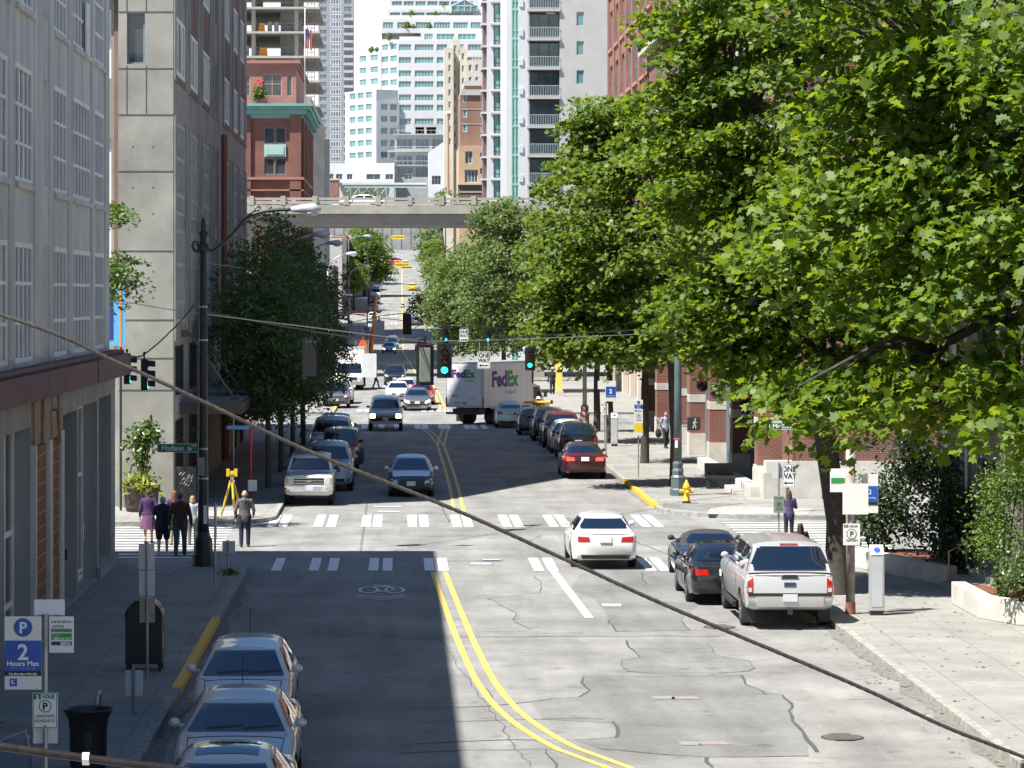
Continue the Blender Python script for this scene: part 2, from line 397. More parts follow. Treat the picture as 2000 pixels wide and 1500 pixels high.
# ---------------------------------------------------------------- markings (flat sheets)
def Z(px, py, ox=780, oy=950, s=2.5): p = G(ox+px/s, oy+py/s); return (p.x,p.y)
def ribbon(mb, pts, w, z):
    P = [Vector((p[0],p[1],0)) for p in pts]
    for i,p in enumerate(P): pass
    L=[];Rr=[]
    for i,p in enumerate(P):
        t=(P[min(i+1,len(P)-1)]-P[max(i-1,0)]).normalized(); n=Vector((-t.y,t.x,0))
        ww = w[i] if isinstance(w,list) else w
        L.append(p+n*ww/2); Rr.append(p-n*ww/2)
    for i in range(len(P)-1):
        mb.quad((L[i].x,L[i].y,prof(L[i].y)+z),(L[i+1].x,L[i+1].y,prof(L[i+1].y)+z),(Rr[i+1].x,Rr[i+1].y,prof(Rr[i+1].y)+z),(Rr[i].x,Rr[i].y,prof(Rr[i].y)+z))
def smooth_line(pts, step=1.5):
    out=[]
    n=len(pts)
    for i in range(n-1):
        p0=pts[max(i-1,0)];p1=pts[i];p2=pts[i+1];p3=pts[min(i+2,n-1)]
        m=max(2,int(math.hypot(p2[0]-p1[0],p2[1]-p1[1])/step))
        for k in range(m):
            t=k/m
            out.append(tuple(.5*((2*p1[j])+(-p0[j]+p2[j])*t+(2*p0[j]-5*p1[j]+4*p2[j]-p3[j])*t*t+(-p0[j]+3*p1[j]-3*p2[j]+p3[j])*t**3) for j in (0,1)))
    out.append(tuple(pts[-1])); return out
def gp(*a): return [tuple(G(x,y)[:2]) for x,y in a]
def offset(pts, o):
    out=[]
    for i,p in enumerate(pts):
        a=pts[max(i-1,0)];b=pts[min(i+1,len(pts)-1)]; dx,dy=b[0]-a[0],b[1]-a[1]; l=math.hypot(dx,dy)
        out.append((p[0]-dy/l*o,p[1]+dx/l*o))
    return out
yl = MB()
near = smooth_line(gp((857,1118),(886,1195),(915,1265),(950,1335),(990,1385),(1040,1425),(1110,1465),(1205,1500))+[(4.6,44),(6.0,38)])
for o in (-.17,.17): ribbon(yl, offset(near,o), .13, .0185)
far = smooth_line(gp((897,1001),(887,955),(876,915),(864,880),(862,866),(868,845),(872,835)))
for o in (-.16,.16): ribbon(yl, offset(far,o), .12, .0185)
for o in (-.14,.14): ribbon(yl, offset(smooth_line(gp((861,872),(845,850),(827,837))),o), .11, .0178)
mid3 = smooth_line(gp((868,803),(862,790),(853,770),(842,752),(838,738)))
for o in (-.16,.16): ribbon(yl, offset(mid3,o), .12, .02)
far4 = [(1.6,284),(1.2,330),(.6,390)]+[(.5,y) for y in range(402,670,12)]
ribbon(yl, far4, .16, .02)
struct('centre_line', yl, M_yel)
wl = MB(); p1,p2 = G(1073,1106),G(1151,1208); ribbon(wl,[(p1.x,p1.y),(p2.x,p2.y)],.2,.0175)
for y in range(300,660,14): ribbon(wl,[(4.6,y),(4.6,y+4)],.14,.02) if y%28==20 else None
struct('lane_line', wl, M_white)
cw = MB()
def bars(d0, d1, xs, w=.32, sk=0.0):
    for x in xs: cw.quad((x-w/2,d0,prof(d0)+.02),(x+w/2,d0,prof(d0)+.02),(x+w/2+sk,d1,prof(d1)+.02),(x-w/2+sk,d1,prof(d1)+.02))
for px in (543,615,651,730,757,838,865,1048,1076,1264,1291):
    x=(px-780)*7.5/(1106-575); bars(83.2,87.2,[x],.27)
for px in (536,558,625,650,716,738,805,828,890,912,985,1008,1074,1098,1250,1274):
    x=(px-780)*7.5/(1017-575); bars(99.0,104.2,[x],.29)
for px in (712,745,775,816,830,862,874,912,925,945): bars(171,176.5,[(px-780)*7.5/259],.34)
for px in (702,716,730,828,842,858,872): bars(196.5,200,[(px-780)*7.5/228],.34)
for i in range(5):
    for dx in (-.35,.35): bars(478,481,[-3.2+i*2.3+dx],.4); bars(496,499,[-3.2+i*2.3+dx],.4)
y=86.2
while y<101.2:
    cw.quad((10.6,y,.02),(14.6,y,.02),(14.6,y+.34,.02),(10.6,y+.34,.02)); cw.quad((-9.2,y,.02),(-5.3,y,.02),(-5.3,y+.34,.02),(-9.2,y+.34,.02)); y+=1.02
struct('crosswalk', cw, M_white)
# bicycle sharrow (road stencil)
sh = MB()
def ring(cx, cy, rx, ry, w):
    n=22
    for i in range(n):
        a,b=2*PI*i/n,2*PI*(i+1)/n
        sh.quad((cx+rx*math.cos(a),cy+ry*math.sin(a),.02),(cx+rx*math.cos(b),cy+ry*math.sin(b),.02),(cx+(rx-w)*math.cos(b),cy+(ry-w*2.6)*math.sin(b),.02),(cx+(rx-w)*math.cos(a),cy+(ry-w*2.6)*math.sin(a),.02))
ring(-.78,77.8,.26,.85,.06); ring(-.12,77.8,.26,.85,.06)
for a,b in (((-.78,77.6),(-.42,77.2)),((-.42,77.2),(-.12,77.8)),((-.66,78.4),(-.42,77.2)),((-.66,78.4),(-.22,78.5)),((-.3,78.9),(-.12,77.8))): ribbon(sh,[a,b],.05,.024)
for dy in (0,.55): ribbon(sh,[(-1.06,76.5-dy),(-.45,75.9-dy),(.16,76.5-dy)],.13,.02)
struct('bicycle_marking', sh, M_white)
# patches and sealed cracks read off the photograph's road
pt = MB()
pt.poly([Z(*q) for q in [(640,1055),(880,1030),(930,1000),(890,960),(900,930),(1215,925),(1500,925),(1670,925),(1690,970),(1760,995),(1870,1020),(1920,1080),(1920,1150),(1990,1240),(2000,1320),(1500,1325),(1250,1310),(980,1285),(850,1240),(1065,1230),(1050,1160),(700,1140)]][::-1], .012)
pt.poly([Z(*q) for q in [(835,505),(940,545),(1000,600),(1025,655),(1060,712),(1420,705),(1395,685),(1375,655),(1480,560),(1380,420),(1150,400),(880,430)]][::-1], .012)
struct('road_patch', pt, M_asp2)
pt = MB()
pt.poly([Z(*q) for q in [(1110,755),(1175,838),(1085,850),(1085,880),(1115,905),(1215,915),(1500,915),(1700,905),(1735,890),(1710,855),(1600,840),(1545,825),(1505,770)]][::-1], .012)
pt.poly([Z(*q) for q in [(275,715),(560,708),(760,715),(1060,714),(1420,708),(1660,702),(1560,735),(1000,735),(500,738),(280,742)]][::-1], .012)
pt.poly([Z(*q) for q in [(0,190),(700,195),(1500,195),(1500,225),(700,240),(0,248)]][::-1], .012)
struct('road_patch', pt, M_asp3)
cr = MB(); cr2 = MB()
def crack(q, w, mb=cr2):
    pts = [Z(*a) for a in q]; out=[]
    for i in range(len(pts)-1):
        a,b=pts[i],pts[i+1]; L=math.hypot(b[0]-a[0],b[1]-a[1]); m=max(1,int(L/.5))
        for k in range(m):
            t=k/m; j=.06 if k else 0
            out.append((a[0]+(b[0]-a[0])*t+rnd.uniform(-j,j), a[1]+(b[1]-a[1])*t+rnd.uniform(-j,j)*2))
    out.append(pts[-1]); ribbon(mb,out,[w*rnd.uniform(.25,1.1) for _ in out],.016)
for q,w in [([(275,715),(560,708),(760,715),(1060,712),(1420,705),(1660,700)],.045),([(0,745),(500,738),(1000,735),(1560,735)],.05),
  ([(1505,770),(1545,825),(1600,840),(1710,855),(1735,890),(1700,905),(1500,925),(1215,915),(1115,905),(1085,880),(1085,850),(1175,838)],.04),
  ([(1215,925),(900,930)],.04),([(880,1030),(640,1055),(440,1075),(0,1090)],.05),
  ([(0,1165),(330,1150),(700,1140),(1000,1140)],.04),([(1065,1230),(850,1240),(400,1245),(0,1265)],.05),([(980,1285),(1250,1310),(1500,1325),(2000,1320)],.045),
  ([(0,1305),(350,1290),(700,1285),(740,1290)],.05),([(430,550),(480,570),(570,620),(555,655),(640,700)],.05),([(430,550),(690,520),(690,480),(660,440)],.03),
  ([(560,270),(600,285),(700,240)],.03),([(1150,270),(1200,290),(1310,335)],.06),([(180,720),(640,1375)],.03),([(100,550),(360,560)],.03),([(1120,795),(1500,795)],.02),([(0,575),(220,570)],.03)]: crack(q,w)
for q,w in [([(1025,655),(1045,690),(1060,712)],.1),([(1375,655),(1395,685),(1420,705)],.08),([(1110,755),(1140,800),(1175,838)],.1),([(900,930),(890,960),(930,1000),(880,1030)],.12),
  ([(1670,925),(1690,970),(1760,995),(1790,1020),(1870,1020),(1920,1080),(1920,1150),(1970,1200),(1990,1240),(2040,1300)],.15),([(1040,1150),(1065,1180),(1060,1230)],.16),([(715,1285),(740,1330),(765,1380)],.1),([(1500,1325),(1530,1375)],.16),([(1760,270),(1790,330)],.06),([(310,830),(460,1060)],.05),([(190,60),(240,180)],.08),([(1185,420),(1200,480)],.08)]: crack(q,w*.55,cr)
0 and cr.poly([Z(*q) for q in [(1745,980),(1790,965),(1810,1000),(1790,1020),(1760,1010)]][::-1],.017)
struct('crack_seal', cr, M_tar); struct('road_crack', cr2, M_tar2)
def manhole(px, py, r, label):
    p = G(px,py); b = MB(); b.lathe([(r,.0),(r,.012),(r*.93,.018)],28)
    o = tag(b.build('manhole_cover', mat('cast_iron',(.10,.09,.085),.6,.3,14,metal=.4), None, loc=(p.x,p.y,.012)), label, 'manhole cover')
    b2 = MB(); b2.lathe([(r*.9,.018),(r*.62,.021)],28); 
    for i in range(-3,4): b2.box(-.5*r,.5*r,i*.12-.02,i*.12+.02,.019,.024)
    b2.build('cover_grid', MATS['kerb_concrete'] if False else mat('cast_iron_worn',(.17,.15,.13),.5,.3,20,metal=.4), o)
manhole(1645,1442,.36,'round iron manhole cover in the sunlit lower right of the road')
manhole(1405,1226,.36,'round iron manhole cover in the road behind the silver pickup')
# faint survey spray marks
g = MB(); q=Z(1290,1036); g.quad((q[0]-.2,q[1]-.2,.02),(q[0]+.2,q[1]-.2,.02),(q[0]+.2,q[1]+.2,.02),(q[0]-.2,q[1]+.2,.02)); q=Z(1420,1260); g.quad((q[0]-.15,q[1]-.2,.02),(q[0]+.2,q[1]-.2,.02),(q[0]+.1,q[1]+.2,.02),(q[0]-.2,q[1]+.2,.02)); struct('spray_marking', g, paint('spray_green',(.22,.27,.245),ASP,.56,14))
g = MB(); 
for c0 in ((1390,1036),(1530,1258)):
    q=Z(*c0); g.quad((q[0]-.25,q[1]-.2,.02),(q[0]+.3,q[1]-.2,.02),(q[0]+.2,q[1]+.2,.02),(q[0]-.2,q[1]+.15,.02))
struct('spray_marking', g, paint('spray_red',(.29,.23,.215),ASP,.56,14))
g = MB()
for (px,py,w,h) in ((745,1146,18,3),(758,990,30,6),(760,1000,24,2),(1195,1183,20,3),(940,1102,22,5),(960,1095,18,3)):
    q=G(px,py); ww=w*q.y/6000; g.quad((q.x-ww,q.y-.3,.02),(q.x+ww*.8,q.y-.35,.02),(q.x+ww,q.y+.3,.02),(q.x-ww*.9,q.y+.35,.02))
struct('worn_marking', g, paint('paint_faded',(.42,.43,.43),ASP,.5,7))

# dirt washed against the kerbs, and scattered litter of leaves
g = MB()
for x,y0,y1,sd in ((KL,-20,80,1),(KR,-20,80,-1),(KL,106,165,1),(KR2,109,165,-1)):
    y=y0; w1=.2
    while y<y1:
        L=rnd.uniform(.5,1.6); w0=w1; w1=rnd.uniform(.08,.38)
        g.quad((x+sd*.012,y,.0135),(x+sd*w0,y,.0135),(x+sd*w1,y+L,.0135),(x+sd*.012,y+L,.0135)); y+=L
struct('gutter_dirt', g, mat('gutter_grime',(.165,.158,.14),.95,.45,6))
g = MB()
for x0,x1,y0,y1,n in ((9.0,9.75,46,84,120),(9.95,13.0,50,84,130),(8.3,12.6,104,150,160),(-4.1,-3.3,48,82,60),(-7.5,-4.3,50,84,50)):
    for i in range(n):
        x=rnd.uniform(x0,x1); y=rnd.uniform(y0,y1); z=.155 if (x>9.8 or x<-4.15 or (y>103 and x>9.0)) else .022; a=rnd.uniform(0,6.28); s_=rnd.uniform(.03,.08)
        p=[(x+s_*math.cos(a+k*PI/2)*(1 if k%2 else .55),y+s_*math.sin(a+k*PI/2)*(1 if k%2 else .55),z+rnd.uniform(0,.012)) for k in range(4)]; g.quad(*p)
tag(g.build('leaf_litter', mat('dry_leaf',(.17,.13,.06),.9,.6,22)),kind='stuff')
# ---------------------------------------------------------------- shared building materials
M_stucco = mat('grey_stucco', (.60,.58,.53), .85, .30, 1.1, streak=True, bump=.15)
M_stucco2 = mat('dark_grey_stucco', (.31,.31,.295), .85, .26, 1.2, streak=True, bump=.1)
M_maroon = mat('maroon_ledge', (.17,.095,.09), .8, .3, 2.5, bump=.2)
M_wframe = mat('white_window_frame', (.86,.85,.80), .6, .10, 2)
M_glass = mat('window_glass', (.05,.06,.068), .06, .5, .35, spec=.8)
M_glassb = mat('blind_glass', (.05,.055,.058), .1, .8, .9, spec=.8)
M_conc = mat('board_concrete', (.30,.292,.255), .85, .26, .55, bump=.2, bscale=12)
M_joint = mat('dark_joint', (.10,.10,.095), .9, .2, 3)
M_brickp = brick_mat('brick_panel', (.24,.13,.105), (.20,.11,.09), (.19,.15,.13))
M_roof = mat('flat_roof', (.22,.22,.21), .9, .2, .5)
M_tile = brick_mat('brown_tile', (.22,.095,.032), (.17,.07,.025), (.40,.27,.15), .62,.31,.018,.4)
M_wood = mat('bare_plywood', (.34,.24,.15), .8, .35, 4)
M_black = mat('black_metal', (.022,.024,.026), .45, .2, 5)
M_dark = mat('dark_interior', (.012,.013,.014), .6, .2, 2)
M_rust = mat('brown_pipe', (.24,.10,.055), .7, .2, 3)
M_red = brick_mat('red_brick', (.20,.058,.040), (.15,.046,.034), (.24,.16,.13), var=.45)
M_red2 = mat('red_brick_terracotta', (.235,.115,.09), .85, .2, 1.2)
M_stone = mat('pale_stone', (.50,.48,.43), .8, .2, 1.4, bump=.15)
M_bluegrey = mat('blue_grey_metal', (.16,.22,.26), .5, .15, 2)
M_green_dark = mat('dark_green_paint', (.03,.06,.055), .5, .2, 2)
# ---------------------------------------------------------------- grey stucco building (left, near)
B = thing('stucco_building', 'grey stucco building with tall white windows and a maroon ledge, nearest on the left', 'building', (-8,50,0))
O0 = Vector((-8,50,0))
Y0,Y1 = 24.0,84.3
cols = [(80.3,83.1,2),(75.1,79.4,3),(70.9,73.8,2),(63.8,66.9,2),(59.4,62.6,2),(53,57,3),(46,50,3),(39,43,3)]
rows = [(6.05,8.6),(9.86,12.35),(13.6,16.0)]
holes = [(a-Y0,b-Y0,z0,z1) for a,b,_ in cols for z0,z1 in rows]
niche = [(68.75-Y0,69.8-Y0,z0+.1,z1) for z0,z1 in rows]
m = MB(); wall(m,(-8,Y0),(0,1),Y1-Y0,5.5,17.5,holes+niche,.2)
m.quad((-8,Y1,5.5),(-28,Y1,5.5),(-28,Y1,17.5),(-8,Y1,17.5)); m.quad((-8,Y0,0),(-28,Y0,0),(-28,Y0,17.5),(-8,Y0,17.5))
m.quad((-28,Y0,0),(-28,Y1,0),(-28,Y1,17.5),(-28,Y0,17.5))
# panel mouldings: pilasters and heads proud of the recessed panels
for a,b in ((83.2,84.25),(79.5,80.2),(74.0,74.95),(69.95,70.75),(67.1,68.6),(62.8,63.6),(57.4,59.1),(50.6,52.4)):
    m.box(-8.02,-7.95,a,b,5.9,17.3)
part(m,'wall',M_stucco,B,O0)
m = MB()
for a,b,_ in cols:
    for z0,z1 in rows: m.box(-8.02,-7.9,a-.12,b+.12,z0-.13,z0-.01)
parts(m,'window_sill',M_stucco,B,O0)
for i,(a,b,n) in enumerate(cols):
    for j,(z0,z1) in enumerate(rows):
        put_window(B,(-8,Y0),(0,1),a-Y0,z0,b-a,z1-z0,n*2,(.33,.66),.11,.075,M_wframe,M_glassb,.045,base=O0)
m = MB()
for (a,b,z0,z1) in niche: m.box(-8.21,-8.16,Y0+a+.01,Y0+b-.01,z0+.01,z1-.01)
parts(m,'blind_panel',M_wframe,B,O0)
# one casement tilted open on the upper floor
m = MB(); m.cbox((-7.93,78.1,14.25),(.04,.72,1.3),rx=0); 
cz = part(m,'open_casement',M_wframe,B,O0)
m = MB(); m.box(-8.1,-7.45,Y0,75.9,5.3,5.86); m.box(-8.1,-7.42,76.0,84.95,5.3,5.88); m.box(-8.1,-7.6,Y0,84.9,5.86,5.98); m.box(-14,-8.1,84.32,84.95,5.3,5.88)
parts(m,'ledge',M_maroon,B,O0,bevel=.03)
# ground floor: deep openings between thin piers
lh = [(79.7,83.1,.45,4.8),(74.6,79.3,.2,4.75),(70.6,74.3,.2,4.7),(60.6,64.9,.3,4.7),(55.0,60.0,.3,4.7),(48.5,54.2,.3,4.7),(41,47,.3,4.7)]
m = MB(); wall(m,(-7.8,Y0),(0,1),Y1-Y0,0,5.3,[(a-Y0,b-Y0,c,d) for a,b,c,d in lh],.5)
m.quad((-7.8,Y1,0),(-28,Y1,0),(-28,Y1,5.5),(-7.8,Y1,5.5))
m.box(-7.82,-7.7,79.3,84.3,0,.42)
part(m,'shopfront',M_stucco2,B,O0)
m = MB()
for a,b in ((65.15,67.3),(67.95,69.9)): m.box(-7.82,-7.74,a,b,.05,4.25)
parts(m,'tiled_pier',M_tile,B,O0)
m = MB(); m.box(-7.82,-7.68,64.95,65.15,0,4.3); m.box(-7.82,-7.66,67.3,67.95,0,4.3); m.box(-7.82,-7.68,69.9,70.5,0,4.4); parts(m,'pier_trim',M_stucco,B,O0)
m = MB(); m.box(-7.81,-7.72,65.1,68.0,4.3,5.25); m.box(-7.80,-7.70,68.1,70.3,4.3,4.9); m.cbox((-7.66,69.2,4.75),(.05,.16,1.25),rx=.35); m.cbox((-7.68,66.3,4.8),(.05,.14,1.0),rx=-.1); parts(m,'boarded_patch',M_wood,B,O0)
put_window(B,(-7.8,Y0),(0,1),79.7-Y0,.45,3.4,4.35,2,(.16,.62),.12,.12,M_wframe,M_glass,.42,base=O0,name='shop_window')
put_window(B,(-7.8,Y0),(0,1),60.6-Y0,.3,4.3,4.4,3,(.16,.5),.12,.12,M_wframe,M_glass,.4,base=O0,name='shop_window')
put_window(B,(-7.8,Y0),(0,1),55-Y0,.3,5.0,4.4,3,(.16,.5),.12,.12,M_wframe,M_glass,.4,base=O0,name='shop_window')
put_window(B,(-7.8,Y0),(0,1),48.5-Y0,.3,5.7,4.4,3,(.16,.5),.12,.12,M_wframe,M_glass,.4,base=O0,name='shop_window')
put_window(B,(-7.8,Y0),(0,1),41-Y0,.3,6,4.4,3,(.16,.5),.12,.12,M_wframe,M_glass,.4,base=O0,name='shop_window')
d = put_window(B,(-7.8,Y0),(0,1),76.9-Y0,.2,2.4,4.5,2,(.05,.6),.12,.1,M_wframe,M_glass,.42,base=O0,name='door')
m = MB(); m.tube([(1.32,-.12,1.0),(1.32,-.17,1.0),(1.32,-.17,1.5),(1.32,-.12,1.5)],.02,6); m.build('handle',mat('steel',(.55,.55,.55),.3,0,metal=1),d)
m = MB(); m.box(-8.25,-8.18,74.6,76.9,.2,4.75); m.box(-8.25,-8.2,70.6,74.3,.2,3.0); parts(m,'infill_panel',M_stucco2,B,O0)
m = MB()
for i in range(14): m.cbox((-8.15,72.45,3.08+i*.115),(.14,3.6,.02),rx=0)
part(m,'louvre',mat('louvre_grey',(.25,.26,.27),.5,.1,3,metal=.3),B,O0)
m = MB(); m.box(-28,-8.25,Y0+.3,Y1-.3,17.2,17.4); part(m,'roof',M_roof,B,O0)
m = MB(); m.box(-7.82,-7.74,71.6,71.75,1.3,1.55); part(m,'intercom',M_black,B,O0)
# ---------------------------------------------------------------- board concrete building beyond Madison
O0 = Vector((-7.8,106,0))
B = thing('concrete_building', 'tall board-marked concrete building with brick panels past the grey stucco one', 'building', O0)
bays = [(106.9,111.4,3),(114.1,118.4,3),(121.6,125.8,3),(136.4,140.5,3),(144,147.6,3),(150,153.6,3)]
narrow = (129.4,131.2)
upz = [(15.2,17.2),(19.0,21.0),(22.8,24.8),(26.6,28.6)]
roofz = lambda y: 18.4 if y<106.8 else min(31.0,18.4+(y-106.8)*1.05)
h = [(a-106,b-106,10.3,13.5) for a,b,_ in bays]+[(a-106,b-106,6.5,9.8) for a,b,_ in bays]+[(a-106,b-106,3.95,5.7) for a,b,_ in bays]+[(a-106,b-106,.1,3.1) for a,b,_ in bays]
h += [(narrow[0]-106,narrow[1]-106,z0,z1) for z0,z1 in ((10.3,13.5),(6.5,9.8))]
m = MB(); wall(m,(-7.8,106),(0,1),50,0,13.7,h,.12); wall(m,(-7.8,106),(0,1),50,13.7,14.9,[],.3)
# upper storeys: unseen sloping roofline made up to cast the slanted shade edge
hu = [(a-106,b-106,z0,z1) for a,b,_ in bays+[(narrow[0],narrow[1],1)] for z0,z1 in upz if z1+.4<roofz(a)]
cuts = [106.0]+[q for q in (109.2,112.8,116.2,119.8,156.0)]
for i in range(len(cuts)-1):
    a,b = cuts[i],cuts[i+1]; top = [18.4,21.4,24.6,28.0,31.0][i]
    hh = []
    for (u0,u1,z0,z1) in hu:
        lo,hi = max(u0,a-106),min(u1,b-106)
        if hi-lo>.3 and z1<top: hh.append((lo-(a-106),hi-(a-106),z0,z1))
    wall(m,(-7.8,a),(0,1),b-a,14.9,top,hh,.12)
    if False: m.quad((-7.8,a,[18.4,21.4,24.6,28.0,31.0][i-1]),(-27,a,[18.4,21.4,24.6,28.0,31.0][i-1]),(-27,a,top),(-7.8,a,top))
    t2=[21.4,24.6,28.0,31.0,31.0][i]; m.add([(-7.8,a,top),(-7.8,b,top),(-7.8,b,t2)],[(0,1,2)]); m.quad((-7.8,a,top),(-7.8,b,t2),(-27,b,t2),(-27,a,top)); m.add([(-27,a,top),(-27,b,top),(-27,b,t2)],[(0,1,2)])
m.quad((-7.8,156,0),(-27,156,0),(-27,156,31),(-7.8,156,31)); m.quad((-27,106,0),(-27,156,0),(-27,156,31),(-27,106,31))
# end wall with its joints left open, slit window
wall(m,(-9.7,106),(1,0),1.9,0,18.4,[(.3,.92,15.45,17.2)],.3)
m.quad((-9.7,106,0),(-9.7,106.6,0),(-9.7,106.6,18.4),(-9.7,106,18.4)); wall(m,(-27,106.6),(1,0),17.3,0,18.4,[(15.9,17.0,2.4,5.0),(15.9,17.0,8.6,12.9),(15.9,17.0,15.0,17.4)],.3)
# pilaster fins between the bays
for a,b in ((106.02,106.75),(111.6,112.5),(113.1,113.95),(118.6,119.4),(120.6,121.4),(126.0,126.8),(128.2,129.1),(131.5,132.3),(135.4,136.2),(140.7,141.5),(143,143.8),(147.8,148.6),(149.2,149.8),(153.8,155.9)):
    m.box(-7.82,-7.73,a,b,5.9,13.68)
    m.box(-7.82,-7.74,a,b,14.92,min(18.3 if a<109.2 else 21.3 if a<112.8 else 24.5 if a<116.2 else 27.9 if a<119.8 else 30.9,30.9))
m.mi=1
for z in (17.25+.0,13.7,11.75,9.0,6.62,5.3,4.2): m.box(-9.69,-7.81,105.988,106.002,z-.018,z+.018)
m.box(-9.42,-9.39,105.988,106.002,13.72,15.4); m.box(-8.75,-8.72,105.988,106.002,13.72,15.4); m.box(-9.69,-7.81,105.988,106.002,15.28,15.31)
m.box(-9.42,-9.39,105.988,106.002,17.25,18.4); m.box(-8.75,-8.72,105.988,106.002,17.25,18.4)
for x in (-9.2,-8.5):
    for z in (12.6,11.2,10.3,8.3,7.4): m.box(x-.02,x+.02,105.986,106.0,z-.02,z+.02)
part(m,'wall',[M_conc,M_joint],B,O0)
put_window(B,(-9.7,106),(1,0),.3,15.45,.62,1.75,1,(),.07,.05,M_bluegrey,M_glass,.18,base=O0,name='slit_window')
for z0,z1 in ((2.4,5.0),(8.6,12.9),(15.0,17.4)): put_window(B,(-27,106.6),(1,0),15.9,z0,1.1,z1-z0,2,(.5,),.07,.05,M_wframe,M_glassb,.2,base=O0)
m = MB()                     # brick spandrels between the upper windows
for a,b,_ in bays:
    for i,(z0,z1) in enumerate(((14.92,15.12),(17.28,18.92),(21.08,22.72),(24.88,26.52))):
        if z1 < roofz(a)+.2: m.box(-7.81,-7.77,a,b,z0,z1)
m.box(-9.9,-9.72,106.55,106.64,5.1,18.3)
parts(m,'brick_panel',M_brickp,B,O0)
M_cf = mat('concrete_mullion', (.46,.45,.41), .85, .2, 2)
for a,b,n in bays:
    for z0,z1 in ((10.3,13.5),(6.5,9.8)): put_window(B,(-7.8,106),(0,1),a-106,z0,b-a,z1-z0,n*2,(.22,.62),.12,.14,M_cf,M_glass,.03,base=O0)
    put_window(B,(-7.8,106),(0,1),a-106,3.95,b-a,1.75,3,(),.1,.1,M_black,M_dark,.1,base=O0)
    for z0,z1 in upz:
        if z1+.4<roofz(a): put_window(B,(-7.8,106),(0,1),a-106,z0,b-a,z1-z0,3,(),.14,.12,M_wframe,M_glassb,.03,base=O0)
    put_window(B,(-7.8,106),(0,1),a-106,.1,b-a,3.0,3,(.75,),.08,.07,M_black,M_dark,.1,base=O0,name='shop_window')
m = MB(); m.tube([(-7.66,134.6,.2),(-7.66,134.6,14.5)],.13,8); part(m,'rainwater_pipe',M_rust,B,O0)
m = MB(); m.box(-7.8,-5.6,109,154,3.25,3.65); part(m,'canopy',mat('canopy_fascia',(.07,.05,.047),.6,.3,2),B,O0)
m = MB(); m.box(-7.75,-5.7,109.1,153.9,3.652,3.70); part(m,'canopy_top',M_roof,B,O0)
m = MB()
for y in (110,116,122.5,129,136,143,150):
    m.tube([(-7.8,y,6.1),(-7.5,y,6.1),(-5.9,y,3.75)],.06,6); m.cbox((-7.7,y,6.1),(.3,.3,.25)); m.cbox((-5.9,y,3.8),(.25,.25,.2))
parts(m,'tie_rod',mat('grey_rod',(.09,.09,.09),.6,.2,4),B,O0)
# blue vertical banner on the far side of Madison, just behind the stucco corner
b = thing('banner_sign','tall blue banner with an orange stripe seen past the stucco building corner','banner',(-9.62,104.6,0))
m = MB(); m.box(-.35,.30,-.03,.03,5.75,7.75); m.build('banner_cloth',mat('banner_blue',(.13,.42,.72),.6,.1,2),b)
m = MB(); m.box(.10,.17,-.045,.045,5.7,7.8); m.build('stripe',mat('banner_orange',(.7,.25,.07),.6,.1,2),b)
m = MB(); m.box(-.35,-.12,-.04,-.031,5.95,7.5); m.build('panel',mat('banner_navy',(.02,.05,.22),.6,.1,2),b)
for i,ch in enumerate('NSPAC'): text(ch,.26,M_wframe,b,(-.235,-.045,7.2-i*.3)) if False else None
m = MB(); m.tube([(.135,0,0),(.135,0,7.9)],.04,8); m.build('pole',M_black,b)
# ---------------------------------------------------------------- brick and stone arcade building (right, beyond Madison)
O0 = Vector((14.2,110,0))
B = thing('arcade_building','red brick building with pale stone bands and deep piers behind the right hand maples','building',O0)
piers = [114.0,122.6,131.6,140.6,149.6,158.6,167.4]
uh = [(170-y-4.6,170-y-1.4,z0,z0+2.3) for y in [p-.3 for p in piers] for z0 in (6.6,10.2,13.8,17.4) if y>112]
m = MB(); wall(m,(14.2,170),(0,-1),59.4,0,4.6,[(170-y-7.6,170-y-1.2,.3,4.1) for y in (122.6,131.6,140.6,149.6,158.6)],.5); wall(m,(13.7,170),(0,-1),59.4,4.8,21,uh,.3)
m.quad((13.7,110.6,4.8),(40,110.6,4.8),(40,110.6,21),(13.7,110.6,21)); m.quad((13.7,170,0),(40,170,0),(40,170,21),(13.7,170,21)); m.quad((13.7,110.6,21),(13.7,170,21),(40,170,21),(40,110.6,21)); m.quad((40,110.6,0),(40,170,0),(40,170,21),(40,110.6,21))
m.box(13.65,14.25,110.55,170,4.6,5.2)
for y in piers: m.box(13.3,14.2,y,y+1.1,1.15,2.57); m.box(13.3,14.2,y,y+1.1,2.92,4.4)
part(m,'wall',M_red,B,O0)
m = MB()
for y in piers: m.box(13.26,14.2,y-.04,y+1.14,0,1.15); m.box(13.28,14.2,y-.02,y+1.12,2.57,2.92); m.box(13.28,14.2,y-.02,y+1.12,4.4,4.75)
m.box(13.2,40,110.5,111.3,0,1.5); m.box(13.1,13.9,110.45,114.0,0,1.1)
for z in (6.3,9.9,13.5,17.1): m.box(13.6,13.72,110.6,170,z,z+.2)
m.box(13.2,40,110.3,170,20.6,21.2)
part(m,'stone_band',M_stone,B,O0)
m = MB(); m.box(14.15,40,110.62,110.9,1.5,4.85); part(m,'end_wall',M_red,B,O0)
m = MB()
for y in piers[1:]: m.box(14.0,14.24,y-.28,y-.02,.2,4.6)
parts(m,'column_casing',M_bluegrey,B,O0)
for y in (122.6,131.6,140.6,149.6,158.6): put_window(B,(14.2,170),(0,-1),170-y-7.6,.3,6.4,3.8,4,(.7,),.1,.08,M_bluegrey,M_glass,.35,base=O0,name='shop_window')
for (u0,u1,z0,z1) in uh: put_window(B,(13.7,170),(0,-1),u0,z0,u1-u0,z1-z0,2,(.5,),.1,.08,M_bluegrey,M_glass,.15,base=O0)
